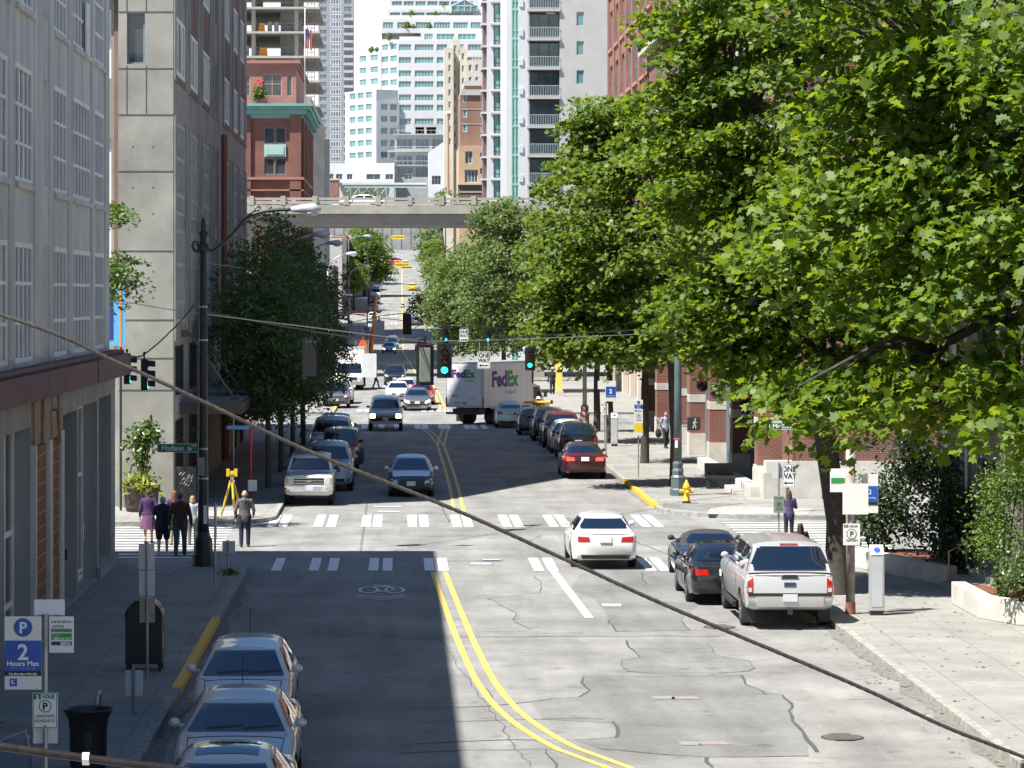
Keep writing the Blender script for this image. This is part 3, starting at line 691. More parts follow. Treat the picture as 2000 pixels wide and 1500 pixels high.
m = MB(); m.box(15.2,15.7,110.42,110.48,0,2.6); part(m,'door',M_green_dark,B,O0)
# steps and low stone ledge against the arcade
lb = tag(MB.build((lambda q:(q.box(12.7,13.2,111.5,131,0.1,.55),q.box(12.3,12.72,113.5,121,0.1,.3),q)[2])(MB()),'stone_ledge',M_stone,None,bevel=.03),'low pale stone ledge along the foot of the brick arcade','ledge')
# ---------------------------------------------------------------- dark building on the right, near, behind the maples
O0 = Vector((14.6,83,0))
B = thing('corner_building','shaded tan and dark building behind the foreground maple on the right','building',O0)
M_tan = mat('tan_wall',(.16,.145,.12),.85,.25,1)
hh = [(83-y-2.6,83-y,z0,z0+2.2) for y in (80,75,70,65,60,55,50) for z0 in (1.2,5.5,9.2,12.9)]
m = MB(); wall(m,(14.6,83),(0,-1),60,0,17,hh,.3); m.quad((14.6,83,0),(40,83,0),(40,83,17),(14.6,83,17)); m.quad((14.6,23,17),(14.6,83,17),(40,83,17),(40,23,17)); m.quad((40,23,0),(40,83,0),(40,83,17),(40,23,17)); m.quad((14.6,23,0),(40,23,0),(40,23,17),(14.6,23,17))
part(m,'wall',M_tan,B,O0)
m = MB(); m.box(14.5,14.62,23,83.1,4.6,5.0); m.box(14.4,14.62,23,83.15,16.6,17.2); part(m,'cornice',M_stone,B,O0)
m = MB(); m.tube([(14.52,78.6,.2),(14.52,78.6,16)],.05,8); part(m,'downpipe',mat('grey_pipe',(.42,.42,.43),.4,.1,2,metal=.5),B,O0)
for (u0,u1,z0,z1) in hh: put_window(B,(14.6,83),(0,-1),u0,z0,u1-u0,z1-z0,2,(.6,),.08,.06,M_black,M_glass,.2,base=O0)
# ---------------------------------------------------------------- helpers for the buildings further off
def facade_windows(B, O0, O, U, cells, style, depth=.12, cap=100, name='window'):
    """cells: (u, z, w, h, cols, rows); up to `cap` parts, the rest as one"""
    fm,gm,ft,mt = style
    for c in cells[:cap]: put_window(B,O,U,c[0],c[1],c[2],c[3],c[4],c[5],ft,mt,fm,gm,depth,True,O0,name)
    rest = cells[cap:]
    if rest:
        mb = MB(); ux,uy=U; nx,ny=uy,-ux; ang=math.atan2(uy,ux)
        for c in rest:
            q = MB(); w,h=c[2],c[3]
            M = Matrix.Translation((O[0]+ux*c[0]-nx*depth-O0[0],O[1]+uy*c[0]-ny*depth-O0[1],c[1]-O0[2]))@Matrix.Rotation(ang,4,'Z')
            q.box(0,ft,-.06,0,0,h); q.box(w-ft,w,-.06,0,0,h); q.box(ft,w-ft,-.06,0,0,ft); q.box(ft,w-ft,-.06,0,h-ft,h)
            for i in range(1,c[4]): x=w*i/c[4]; q.box(x-mt/2,x+mt/2,-.05,0,ft,h-ft)
            mb.mi=0; mb.add([M@Vector(v) for v in q.v], q.f)
            mb.mi=1; mb.add([M@Vector(v) for v in ((ft*.5,-.015,ft*.5),(w-ft*.5,-.015,ft*.5),(w-ft*.5,-.015,h-ft*.5),(ft*.5,-.015,h-ft*.5))], [(0,1,2,3)])
        tag(mb.build('window',[fm,gm],B),kind='stuff')
def block(m, x0,x1,y0,y1,z0,z1, front=(), left=(), right=(), depth=.2, roof=True):
    """a block with holes; front faces the camera, left faces -x, right faces +x. holes (u0,u1,z0,z1): front u from x0, right u from y0, left u from y1"""
    wall(m,(x0,y0),(1,0),x1-x0,z0,z1,list(front),depth)
    wall(m,(x1,y0),(0,1),y1-y0,z0,z1,list(right),depth)
    wall(m,(x0,y1),(0,-1),y1-y0,z0,z1,list(left),depth)
    m.quad((x0,y1,z0),(x1,y1,z0),(x1,y1,z1),(x0,y1,z1))
    if roof: m.quad((x0,y0,z1),(x1,y0,z1),(x1,y1,z1),(x0,y1,z1))
def toh(c): return [(q[0],q[0]+q[2],q[1],q[1]+q[3]) for q in c]
M_wh = mat('white_render',(.55,.565,.57),.7,.06,.3)
M_wh2 = mat('white_panel',(.50,.51,.51),.6,.06,.3)
M_cream = mat('cream_render',(.48,.43,.34),.8,.12,.4)
M_cream2 = mat('pale_cream',(.52,.48,.40),.8,.1,.4)
M_teal = mat('teal_cornice',(.16,.36,.33),.6,.15,1)
M_teal2 = mat('pale_teal',(.32,.50,.46),.6,.1,1)
M_tglass = mat('teal_glass',(.10,.26,.27),.08,.35,.25,spec=.9)
M_bglass = mat('blue_glass',(.10,.15,.19),.08,.5,.3,spec=.9)
M_gglass = mat('green_glass',(.16,.42,.38),.12,.35,.4,spec=.9)
M_towerg = mat('tower_grey',(.27,.29,.32),.6,.15,.3)
M_greyw = mat('grey_block_wall',(.43,.425,.41),.8,.08,.6)
M_brown = brick_mat('brown_brick',(.27,.13,.085),(.22,.11,.075),(.27,.2,.16),var=.3)
M_slab = mat('raw_slab',(.40,.385,.35),.85,.15,.6)
M_purple = mat('plum_frame',(.17,.09,.10),.5,.1,2)
M_pink = mat('rose_stucco',(.33,.155,.13),.8,.12,.5)
M_orange = mat('orange_plastic',(.80,.30,.03),.6,.15,2)
# ---------------------------------------------------------------- brick commercial block with teal cornice (behind the ramp)
O0 = Vector((-9.55,300,0))
B = thing('brick_commercial_building','red brick building with a teal cornice and rose top storey behind the elevated ramp','building',O0)
fw = []
for x in (-19.9,-13.2): 
    fw += [(x+24,22.25,1.0,1.55,1,()),(x+25.12,22.25,1.0,1.55,1,()),(x+24,19.2,1.0,1.6,1,()),(x+25.12,19.2,1.0,1.6,1,())]
low = [(x+24+.2,13.2,1.7,2.6,2,(.6,)) for x in (-19.9,-13.2)]
rw = [(3+k*4.4,zz,2.0,1.5,2,()) for k in range(7) for zz in (22.3,19.25,14.6)]
m = MB(); block(m,-24,-9.55,300,333,-1,25.0,front=toh(fw+low),right=toh(rw),depth=.25)
for x in (-15.6,-10.7): m.box(x,x+1.1,299.75,300.02,9,25)
for k in range(8): m.box(-9.58,-9.3,300.6+k*4.4,301.8+k*4.4,9,25)
part(m,'wall',M_red,B,O0)
facade_windows(B,O0,(-24,300),(1,0),fw+low,(M_bluegrey,M_glass,.08,.06)); facade_windows(B,O0,(-9.55,300),(0,1),rw,(M_bluegrey,M_glass,.08,.06))
m = MB()
for i,(dz,o) in enumerate(((24.7,.15),(25.1,.4),(25.55,.8),(25.85,1.05))): m.box(-24,-9.5+o,300-o,333.0,dz,dz+[.4,.45,.3,.25][i])
for k in range(16): m.box(-9.45,-8.9,301+k*2,301.5+k*2,24.9,25.5)
part(m,'cornice',M_teal,B,O0)
m = MB()
for x in (-19.9,-13.2): m.box(x,x+2.12,299.86,300.03,20.95,22.15); m.box(x+.2,x+1.92,299.8,299.9,21.15,21.95)
parts(m,'spandrel_panel',M_teal2,B,O0)
aw = [(-.0+3.0,26.9,3.2,2.2,2,(.55,)),(7.2,26.9,2.2,2.2,2,(.55,)),(10.6,26.9,1.9,2.2,2,(.55,)),(13.0,26.9,.5,2.2,1,())]
m = MB(); block(m,-24,-10.1,300.8,332,26.1,29.8,front=toh(aw),depth=.25); m.box(-24.3,-9.9,300.6,332.2,29.8,30.1); m.box(-24.6,-9.7,300.4,332.4,30.1,30.4); part(m,'attic',M_pink,B,O0)
facade_windows(B,O0,(-24,300.8),(1,0),aw,(mat('rose_frame',(.45,.27,.23),.6,.1,2),M_glass,.09,.07))
m = MB(); m.box(-24,-9.3,299.7,333,18.7,18.95); m.box(-24,-9.35,299.75,333,17.6,17.75); parts(m,'stone_course',mat('brick_course',(.36,.17,.12),.8,.15,2),B,O0)
m = MB()
for x in (-17.3,-14.9,-12.2,-9.9-.4):
    m.cbox((x,299.7,16.7),(.45,.1,.45),0); m.mi=0
parts(m,'medallion',mat('medallion_stone',(.55,.45,.38),.7,.1,2),B,O0)
m = MB()
for x in (-19.2,-16.2,-13.4,-12.1): 
    m.box(x,x+.95,299.88,300.02,14.8,16.2)
    m.prismv([(x+.475+.475*math.cos(a),299.88,16.2+.475*math.sin(a)) for a in [PI*i/10 for i in range(11)]],(0,.14,0))
parts(m,'arched_recess',M_dark,B,O0)
# planter with flowers on the cornice
P = thing('roof_planter','round bush with red flowers on the teal cornice ledge','plant',(-13.6,299.9,26.15))
m = MB(); m.box(-.7,.7,-.3,.3,0,.45); m.build('planter_box',M_pink,P)
# beige side building along the same line
O0 = Vector((-9.6,333.5,0))
B = thing('beige_side_building','narrow beige building beyond the teal corniced brick block','building',O0)
sw = [(2+k*6,zz,1.6,1.8,1,()) for k in range(10) for zz in (13,17,21,25)]
m = MB(); block(m,-24,-9.6,333.5,398,-1,29.0,right=toh(sw)); part(m,'wall',mat('beige_wall',(.36,.34,.30),.8,.12,.4),B,O0)
facade_windows(B,O0,(-9.6,333.5),(0,1),sw,(M_wframe,M_glass,.12,.08))
m = MB(); m.box(-9.58,-9.0,396,398,0,27.5); part(m,'corner_pier',M_wh2,B,O0)
# ---------------------------------------------------------------- concrete frame under construction
O0 = Vector((-11,420,0))
B = thing('concrete_frame_building','unfinished concrete frame with open floors above the rose top storey','building',O0)
m = MB()
for k in range(21): z=3+k*3.35; m.box(-34,-10.9,420,446,z,z+.28)
s1=part(m,'floor_slab',M_slab,B,O0)
for i,(x,y) in enumerate([(x,y) for x in (-33,-26.5,-20,-14.1) for y in (421.5,433,444.5)]):
    m = MB(); m.tube([(x,y,2),(x,y,73)],.3,10); part(m,'column',M_slab,B,O0)
m = MB(); m.box(-16.4,-14.6,424.2,430,2,73); m.box(-30,-24,432,436,2,73); parts(m,'core_wall',mat('core_grey',(.25,.25,.25),.85,.2,.5),B,O0)
m = MB()
for k in range(6,21):
    z=3+k*3.35+.28
    for x in (-21.5,-18.5,-15.3,-12,-11): m.tube([(x,420.15,z),(x,420.15,z+1.1)],.025,5)
    for dz in (.55,1.08): m.tube([(-22,420.15,z+dz),(-10.95,420.15,z+dz)],.022,5)
parts(m,'guard_rail',mat('guard_dark',(.1,.1,.1),.6,.1,3),B,O0)
m = MB()
for k in range(7,21):
    z=3+k*3.35+.28
    for i in range(4): m.box(-12.6,-11.6,420.4,420.5,z+.4+i*.7,z+.47+i*.7)
    m.box(-12.62,-12.55,420.4,420.5,z,z+3); m.box(-11.65,-11.58,420.4,420.5,z,z+3)
parts(m,'scaffold_ladder',mat('scaffold_rust',(.16,.09,.07),.6,.1,3),B,O0)
k=0
proto=None
for (px,py) in ((511,40),(512,84),(509,124),(515,124),(478+38,84)):
    p=W(px,py,422.0); 
    fl=[3+k*3.35+.28 for k in range(21)]; z=max(f for f in fl if f<=p.z+.4)
    if proto is None:
        t=thing('material_stack','stack of bright orange bundled material on an open concrete floor','material stack',(p.x,422,z),0,'orange material stacks on the open floors'); proto=t
        m=MB(); 
        for j in range(3): m.cbox((0,0,.2+j*.42),(.95-.12*j,.9,.38),rz=.1*j)
        m.build('bundle',M_orange,t); m=MB(); m.box(-.5,.5,-.45,.45,0,.1) ; m.build('pallet',M_wood,t)
    else: dup(proto,(p.x,422,z))
proto=None
for (px,py) in ((482,76),(497,76),(482,124),(497,124),(540,38),(527,38)):
    p=W(px,py,424.0); z=max(f for f in fl if f<=p.z+.4)
    if proto is None:
        t=thing('wrapped_roll','upright white wrapped roll standing on an open concrete floor','roll',(p.x,424,z),0,'white wrapped rolls on the open floors'); proto=t
        m=MB(); m.lathe([(.30,.0),(.32,.1),(.32,1.5),(.26,1.62),(.05,1.66)],12); m.build('roll_wrap',M_wh,t,True); m=MB(); m.lathe([(.33,.5),(.33,.56)],12); m.build('strap',M_bluegrey,t)
    else: dup(proto,(p.x,424,z))
# ---------------------------------------------------------------- slender dark tower far away
d=1150; O0=Vector((-30.3,d,10)); s=6000/d
B = thing('residential_tower','slender dark grey tower with stacked white framed windows in the far distance','tower',O0)
fl=[40+2.8*k for k in range(30)]
c1=[(4.5,z+.35,4.0,2.1,4,()) for z in fl]; c2=[(.5,z+.5,2.6,1.7,2,()) for z in fl]; c3=[(9.6,z+.5,2.9,1.9,2,()) for z in fl]
m = MB(); block(m,-30.3,-17.2,d,d+14,10,122,front=toh(c1+c2+c3),depth=.3); part(m,'wall',M_towerg,B,O0)
cc=[q for k in range(24) for q in (c1[k],c2[k],c3[k])]+[q for k in range(24,30) for q in (c1[k],c2[k],c3[k])]
facade_windows(B,O0,(-30.3,d),(1,0),c1,(M_wh,M_bglass,.28,.26),.05); facade_windows(B,O0,(-30.3,d),(1,0),c2+c3,(M_wh2,M_bglass,.1,.1),.15,40)
for k,z in enumerate(fl[:26]):
    m=MB(); m.box(-20.9,-17.2,d-1.1,d+.02,z,z+.18); m.box(-20.9,-17.2,d-1.1,d-1.0,z+.18,z+1.0); part(m,'balcony',mat('balcony_grey',(.42,.43,.45),.6,.1,.5),B,O0)
# ---------------------------------------------------------------- white terraced apartment building
d=850; s=6000/d; O0=Vector((0,d,15))
B = thing('terraced_apartment_building','white terraced apartment building with blue glazed windows and roof gardens','building',O0)
X=lambda px:(px-VX)*d/6000; Zp=lambda py:7.5+(VY-py)*d/6000
m=MB(); allc=[]
# main block, front
x0,x1=X(777),X(948); zt=Zp(78)
rowsz=[Zp(y) for y in (98,123,149,170,196,216,243,270,296)]
cf=[]
for z in rowsz:
    for (a,b,n) in ((779,803,4),(810,847,6),(853,873,3),(880,906,4),(914,940,4)): cf.append((X(a)-x0,z-.1,X(b)-X(a),1.75,n,()))
block(m,x0,x1,d,d+30,15,zt,front=toh(cf),depth=.35)
z2=Zp(62); c2=[(X(a)-X(829),zt+.3,X(b)-X(a),1.7,4,()) for a,b in ((829,846),(853,888),(895,930))]
block(m,X(822),x1,d+3,d+28,zt,Zp(57),front=[(X(829)-X(822)+q[0],X(829)-X(822)+q[0]+q[2],q[1],q[1]+q[3]) for q in c2],depth=.3)
c2=[(q[0]+X(829)-X(822),)+q[1:] for q in c2]
c3=[(X(a)-X(745),Zp(57),X(b)-X(a),2.4,n,()) for a,b,n in ((748,768,4),(776,798,4),(812,842,6),(848,880,6),(886,915,6),(920,940,4))]
block(m,X(745),X(945),d+5,d+26,Zp(62),Zp(33),front=toh(c3),depth=.3)
c4_=[(.9+i*3.4,Zp(30),2.9,Zp(19)-Zp(30),3,()) for i in range(7)]; c5_=[(.8+i*3.3,Zp(9),2.8,1.9,3,()) for i in range(7)]
block(m,X(755),X(942),d+8,d+24,Zp(33),Zp(12),front=toh(c4_),depth=.3)
block(m,X(760),X(938),d+10,d+24,Zp(12),Zp(-25),front=toh(c5_),depth=.3)
# left wings step down towards the street, turned faces
def wing(pa,pb,ptop,ya,yb,cells):
    a=Vector((X(pa),d+ya,0)); b=Vector((X(pb),d+yb,0)); L=(b-a).length; U=((b-a)/L); U=(U.x,U.y)
    cs=[]
    n=int((Zp(ptop)-17)/3.3)
    for k in range(n):
        z=Zp(ptop)-2.3-k*3.3
        for (f0,f1,nn) in cells: cs.append((f0*L,z,(f1-f0)*L,1.75,nn,()))
    wall(m,(a.x,a.y),U,L,15,Zp(ptop),toh(cs),.35)
    bx=Vector((U[1],-U[0],0))*-14
    m.quad((a.x,a.y,Zp(ptop)),(b.x,b.y,Zp(ptop)),(b.x+bx.x,b.y+bx.y,Zp(ptop)),(a.x+bx.x,a.y+bx.y,Zp(ptop)))
    m.quad((a.x,a.y,15),(a.x+bx.x,a.y+bx.y,15),(a.x+bx.x,a.y+bx.y,Zp(ptop)),(a.x,a.y,Zp(ptop)))
    m.quad((b.x,b.y,15),(b.x+bx.x,b.y+bx.y,15),(b.x+bx.x,b.y+bx.y,Zp(ptop)),(b.x,b.y,Zp(ptop)))
    return ((a.x,a.y),U,cs)
wings=[wing(742,778,80,7,.05,[(.1,.45,2),(.55,.92,2)]),wing(693,744,98,16,6,[(.15,.42,2),(.58,.88,2)]),wing(673,735,176,9,-4,[(.14,.34,2),(.40,.60,2),(.66,.86,2)]),wing(735,780,200,-4,-1,[(.2,.5,2),(.6,.9,2)])]
part(m,'wall',M_wh,B,O0)
st=(M_wh2,M_tglass,.12,.12)
facade_windows(B,O0,(x0,d),(1,0),cf,st,.25,45); facade_windows(B,O0,(X(822),d+3),(1,0),c2,st,.2); facade_windows(B,O0,(X(745),d+5),(1,0),c3,st,.2)
facade_windows(B,O0,(X(755),d+8),(1,0),c4_,st,.2); facade_windows(B,O0,(X(760),d+10),(1,0),c5_,st,.2)
for O,U,cs in wings: facade_windows(B,O0,O,U,cs,st,.25,16)
for (xa,xb,y,ya,yb) in ((745,945,60,4.2,5.2),(755,942,33,6.8,8),(760,938,12,9,10),(780,823,78,1.0,3.2)):
    q=MB(); q.box(X(xa),X(xb),d+ya-.5,d+ya-.3,Zp(y),Zp(y)+1.0); q.box(X(xa),X(xb),d+ya-.5,d+yb,Zp(y)-.3,Zp(y)); part(q,'terrace_parapet',M_wh,B,O0)
q=MB(); 
for (xc,zb,r) in ((923,Zp(50),3.2),(908,Zp(18),3.6)):
    for i in range(5):
        xx=X(xc)-r+i*r/2; q.box(xx-.08,xx+.08,d+6.8,d+7,zb,zb+3.2-abs(i-2)*.8)
    q.tube([(X(xc)-r,d+6.8,zb+1.6),(X(xc),d+6.8,zb+3.4),(X(xc)+r,d+6.8,zb+1.6)],.15,5); q.box(X(xc)-r,X(xc)+r,d+6.8,d+6.95,zb+1.5,zb+1.7)
parts(q,'greenhouse_frame',M_wh,B,O0)
q=MB()
for (xc,zb,r) in ((923,Zp(50),3.2),(908,Zp(18),3.6)): q.prismv([(X(xc)-r,d+7,zb),(X(xc)+r,d+7,zb),(X(xc)+r,d+7,zb+1.6),(X(xc),d+7,zb+3.3),(X(xc)-r,d+7,zb+1.6)],(0,5,0))
parts(q,'greenhouse_glass',M_tglass,B,O0)
# ---------------------------------------------------------------- grey glass balconied building in front of it
d=815; O0=Vector((X(820),d,10)); X=lambda px:(px-VX)*d/6000; Zp=lambda py:7.5+(VY-py)*d/6000
B = thing('glass_balcony_building','low grey concrete building with glazed floors and roof plants beyond the ramp','building',O0)
m=MB(); x0,x1=X(771),X(905); cf=[]
for y in (291,323,346):
    for a,b in ((775,806),(812,838),(844,868),(874,900)): cf.append((X(a)-x0,Zp(y),X(b)-X(a),2.7,3,()))
block(m,x0,x1,d,d+16,12,Zp(262),front=toh(cf),depth=.4)
block(m,X(808),X(872),d+3,d+14,Zp(262),Zp(241),front=[(.5,2.8,Zp(260),Zp(247)),(3.4,6,Zp(260),Zp(247))],depth=.3)
m.box(X(768),X(908),d-.9,d+.02,Zp(264),Zp(262)); m.box(X(757),X(908),d-1.2,d+.02,Zp(297),Zp(294)); m.box(X(768),X(908),d-.9,d+.02,Zp(324),Zp(322))
part(m,'wall',mat('grey_slab',(.36,.38,.38),.8,.1,.5),B,O0)
facade_windows(B,O0,(x0,d),(1,0),cf,(mat('grey_mullion',(.35,.36,.36),.5,.1,2),M_bglass,.1,.1),.2)
q=MB(); 
for y in (262,294,322):
    q.tube([(X(770),d-.85,Zp(y)+1),(X(905),d-.85,Zp(y)+1)],.05,5)
    for i in range(16): xx=X(770)+i*(X(905)-X(770))/15; q.tube([(xx,d-.85,Zp(y)),(xx,d-.85,Zp(y)+1)],.03,4)
part(q,'balcony_rail',M_wh2,B,O0)
# dark bracket sign letters on the low building (seen from behind, unreadable)
# ---------------------------------------------------------------- cream stepped building and brown brick block (right of centre)
d=550; X=lambda px:(px-VX)*d/6000; Zp=lambda py:7.5+(VY-py)*d/6000; O0=Vector((X(900),d,5))
B = thing('cream_stepped_building','cream stepped apartment block with chimneys between white terraces and brown brick','building',O0)
m=MB(); cs=[]
def blk(pa,pb,pt,dy,wins):
    cc=[(X(a)-X(pa),Zp(y),X(b)-X(a),1.2,n,()) for a,b,n in wins for y in range(int(pt)+22,300,24)]
    block(m,X(pa),X(pb),d+dy,d+dy+12,5,Zp(pt),front=toh(cc),depth=.3); cs.append((X(pa),d+dy,cc))
blk(868,886,92,2,((876,881,1),)); blk(883,900,76,4,((887,892,1),)); blk(899,912,94,1,((902,907,1),)); blk(909,950,118,-1,((915,921,1),(928,934,1)))
for px,py in ((886,76),(890,76),(894,76),(904,94),(908,94),(914,118),(919,118),(924,118),(930,118),(936,118)): m.box(X(px)-.1,X(px)+.1,d+3,d+3.3,Zp(py),Zp(py-8))
part(m,'wall',M_cream2,B,O0)
for xa,ya,cc in cs: facade_windows(B,O0,(xa,ya),(1,0),cc,(M_wh2,M_bglass,.12,.1),.15)
d=480; O0=Vector((X(925),d,5))
B = thing('brown_brick_building','brown brick apartment block with grey roof band above a peach base','building',O0)
x0,x1=X(899),X(960); cf=[(X(a)-x0,Zp(y),X(b)-X(a),1.5,1,()) for y in (200,229,258) for a,b in ((903.5,912),(938,946))]
m=MB(); block(m,x0,x1,d,d+20,Zp(290),Zp(183),front=toh(cf),depth=.25); block(m,X(908),x1,d+3,d+18,Zp(183),Zp(160),depth=.2); part(m,'wall',M_brown,B,O0)
facade_windows(B,O0,(x0,d),(1,0),cf,(M_wh,M_tglass,.14,.1),.1)
m=MB(); m.box(X(900),X(961),d-.3,d+20,Zp(186),Zp(175)); m.box(X(907),X(961),d+2.7,d+18,Zp(165),Zp(155)); 
for y in (214,243): m.box(x0,x1,d-.06,d+.02,Zp(y),Zp(y-1.3))
parts(m,'roof_band',M_greyw,B,O0)
cp=[(X(908)-X(896),Zp(320),X(922)-X(908),1.9,2,()),(X(907)-X(896),Zp(357),X(933)-X(907),2.0,4,()),(X(937)-X(896),Zp(310),.7,.9,2,(.5,)),(X(937)-X(896),Zp(340),.7,.9,2,(.5,))]
m=MB(); block(m,X(896),x1,d-1.5,d+20,5,Zp(285),front=toh(cp),depth=.5); part(m,'base_wall',mat('peach_render',(.46,.33,.21),.8,.12,.5),B,O0)
facade_windows(B,O0,(X(896),d-1.5),(1,0),cp,(M_wh,M_bglass,.1,.08),.35)
m=MB(); m.box(X(894),x1,d-2.2,d-1.5,Zp(392),Zp(362)); part(m,'shopfront',mat('brown_base',(.14,.105,.09),.8,.15,1),B,O0)
m=MB(); m.box(X(893),x1+.2,d-2.5,d-1.4,Zp(362),Zp(359)); m.box(X(896),X(943),d-2.3,d-2.15,Zp(377),Zp(375)); parts(m,'fascia',M_cream,B,O0)
# ---------------------------------------------------------------- low pale buildings on the left of the far street
d=792; O0=Vector((X(735),d,5))
B = thing('low_white_building','long low white building above a teal steel truss beyond the ramp','building',O0)
X=lambda px:(px-VX)*d/6000
cf=[(X(a)-X(636),Zp(345),X(b)-X(a),1.5,2,()) for a,b in ((640,648),(653,666),(675,686),(714,742),(752,768),(790,806))]
m=MB(); block(m,X(636),X(770),d+20,d+34,5,Zp(312),front=[(a,b,c,e) for a,b,c,e in toh(cf)],depth=.3); m.box(X(660),X(833),d-1,d+18,Zp(361),Zp(357)); m.box(X(664),X(760),d+6,d+18,Zp(385),Zp(361)); part(m,'wall',M_wh,B,O0)
facade_windows(B,O0,(X(636),d+20),(1,0),cf,(M_wh2,M_glass,.1,.08),.2)
m=MB()
m.tube([(X(665),d-.8,Zp(366)),(X(832),d-.8,Zp(366))],.14,6); m.tube([(X(665),d-.8,Zp(388)),(X(832),d-.8,Zp(388))],.14,6)
for i in range(6): a=X(668)+i*2.3; m.tube([(a,d-.8,Zp(388)),(a+2.2,d-.8,Zp(366))],.11,6); m.tube([(a+2.2,d-.8,Zp(366)),(a+2.3,d-.8,Zp(388))],.09,6)
part(m,'teal_truss',M_teal2,B,O0)
t=thing('small_red_building','small red brick house end beside the ramp rail','building',(X(650),d-8,5)); m=MB(); m.box(-1.7,1.7,0,8,0,Zp(354)-5); m.build('wall',M_red2,t); m=MB(); m.box(-1.85,1.85,-.2,8.2,Zp(354)-5,Zp(351)-5); m.build('coping',M_cream,t)
t=thing('white_gable_building','small white building with an orange brick edge right of the teal truss','building',(X(862),d-6,5)); m=MB(); block(m,-3.4,2.2,0,10,0,Zp(300)-5,front=[(.9,3.2,Zp(362)-5,Zp(345)-5)],depth=.3); m.prismv([(-3.4,0,Zp(300)-5),(2.2,0,Zp(300)-5),(2.2,0,Zp(270)-5)],(0,10,0)); m.build('wall',M_wh,t)
put_window(t,(-3.4,0),(1,0),.9,Zp(362)-5,2.3,2.2,3,(),.08,.06,M_wh2,M_glass,.2)
m=MB(); m.box(2.22,2.9,-.1,8,0,Zp(295)-5); m.build('brick_edge',mat('orange_brick',(.50,.20,.11),.8,.15,1),t)
# ---------------------------------------------------------------- grey balcony tower on the right, and its neighbour
d=316; X=lambda px:(px-VX)*d/6000; Zp=lambda py:7.5+(VY-py)*d/6000; O0=Vector((X(1031),d,0))
B = thing('balcony_tower','grey apartment tower with railed balconies and teal glass corner above the maples','tower',O0)
zs=[Zp(74)+3.0*k for k in range(-10,4)]
xa,xb=X(1031),X(1190)
rec=[(X(1034)-xa,X(1093)-xa,z,z+2.72) for z in zs]; sw=[(X(1126)-xa,z+1.25,X(1140.5)-X(1126),1.42,1,()) for z in zs]
m=MB(); wall(m,(xa,d),(1,0),xb-xa,0,46,rec+toh(sw),.25); m.quad((xa,d+22,0),(xb,d+22,0),(xb,d+22,46),(xa,d+22,46)); m.quad((xb,d,0),(xb,d+22,0),(xb,d+22,46),(xb,d,46)); m.quad((xa,d,46),(xb,d,46),(xb,d+22,46),(xa,d+22,46))
for z in zs: m.box(xa-.1,X(1094.5),d-.25,d+1.6,z-.28,z)
part(m,'wall',M_greyw,B,O0)
m=MB(); wall(m,(X(1013),d),(1,0),X(1031)-X(1013),0,46,[],.2); m.quad((X(1013),d,0),(X(1013),d+22,0),(X(1013),d+22,46),(X(1013),d,46)); m.box(X(990),X(1000),d+.3,d+20,0,46)
for z in zs: m.box(X(1014)-.0,X(1022),d-.12,d+.02,z+.2,z+.9)
part(m,'white_corner',M_wh,B,O0)
m=MB(); m.box(X(1000),X(1013),d+.2,d+20,0,46); part(m,'corner_glass',M_gglass,B,O0)
m=MB(); 
for z in zs: m.box(X(1000)-.02,X(1013)+.02,d+.12,d+.25,z-.15,z+.05); m.box(X(1000)-.02,X(1013)+.02,d+.12,d+.25,z+.75,z+.82)
for px in (1000,1006.5,1013): m.box(X(px)-.05,X(px)+.05,d+.1,d+.25,0,46)
parts(m,'corner_mullion',M_teal2,B,O0)
facade_windows(B,O0,(xa,d),(1,0),sw,(M_greyw,M_tglass,.06,.05),.15)
for z in zs:
    r=MB(); L=X(1092)-X(1035)
    for i in range(18): r.tube([(i*L/17,0,0),(i*L/17,0,1.08)],.018,4)
    for dz in (.08,1.08): r.tube([(0,0,dz),(L,0,dz)],.028,5)
    r.build('balcony_rail',M_bluegrey if False else mat('rail_pale',(.42,.50,.54),.4,.1,2),B,loc=(X(1035)-O0.x,-.12,z))
    put_window(B,(xa,d+1.3),(1,0),X(1034)-xa,z,X(1093)-X(1034),2.6,3,(),.06,.07,mat('dark_frame',(.05,.055,.06),.5,.1,2),mat('balcony_glass',(.05,.12,.125),.08,.6,.5,spec=.8),0,True,O0,'patio_door')
m=MB(); 
for z in zs: m.box(X(1033),X(1034),d+.25,d+1.3,z,z+2.72); m.box(X(1093),X(1094),d+.25,d+1.3,z,z+2.72)
parts(m,'balcony_cheek',M_greyw,B,O0)
d=415; O0=Vector((X(965),d,0))
B = thing('bay_window_tower','white tower with plum framed windows left of the grey balcony tower','tower',O0)
xa,xb=X(951),X(1008); zs=[Zp(46)+3.0*k for k in range(-11,5)]
cf=[(X(964)-xa,z+.15,X(985.5)-X(964),2.55,2,(.22,)) for z in zs]
m=MB(); block(m,xa,xb,d,d+25,0,64,front=toh(cf),depth=.5); part(m,'wall',M_wh,B,O0)
facade_windows(B,O0,(xa,d),(1,0),cf,(M_purple,M_gglass,.12,.12),.25)
m=MB()
for z in zs: m.box(X(943)-.2,X(951)+.1,d+.5,d+6,z-.15,z+.1); m.box(X(958),X(990),d-.25,d+.02,z-.18,z+.05)
parts(m,'ledge',M_wh2,B,O0)
for z in zs:
    q=MB(); q.box(X(944),X(951),d+1,d+6,z+.1,z+2.85); part(q,'bay_window',M_purple,B,O0)
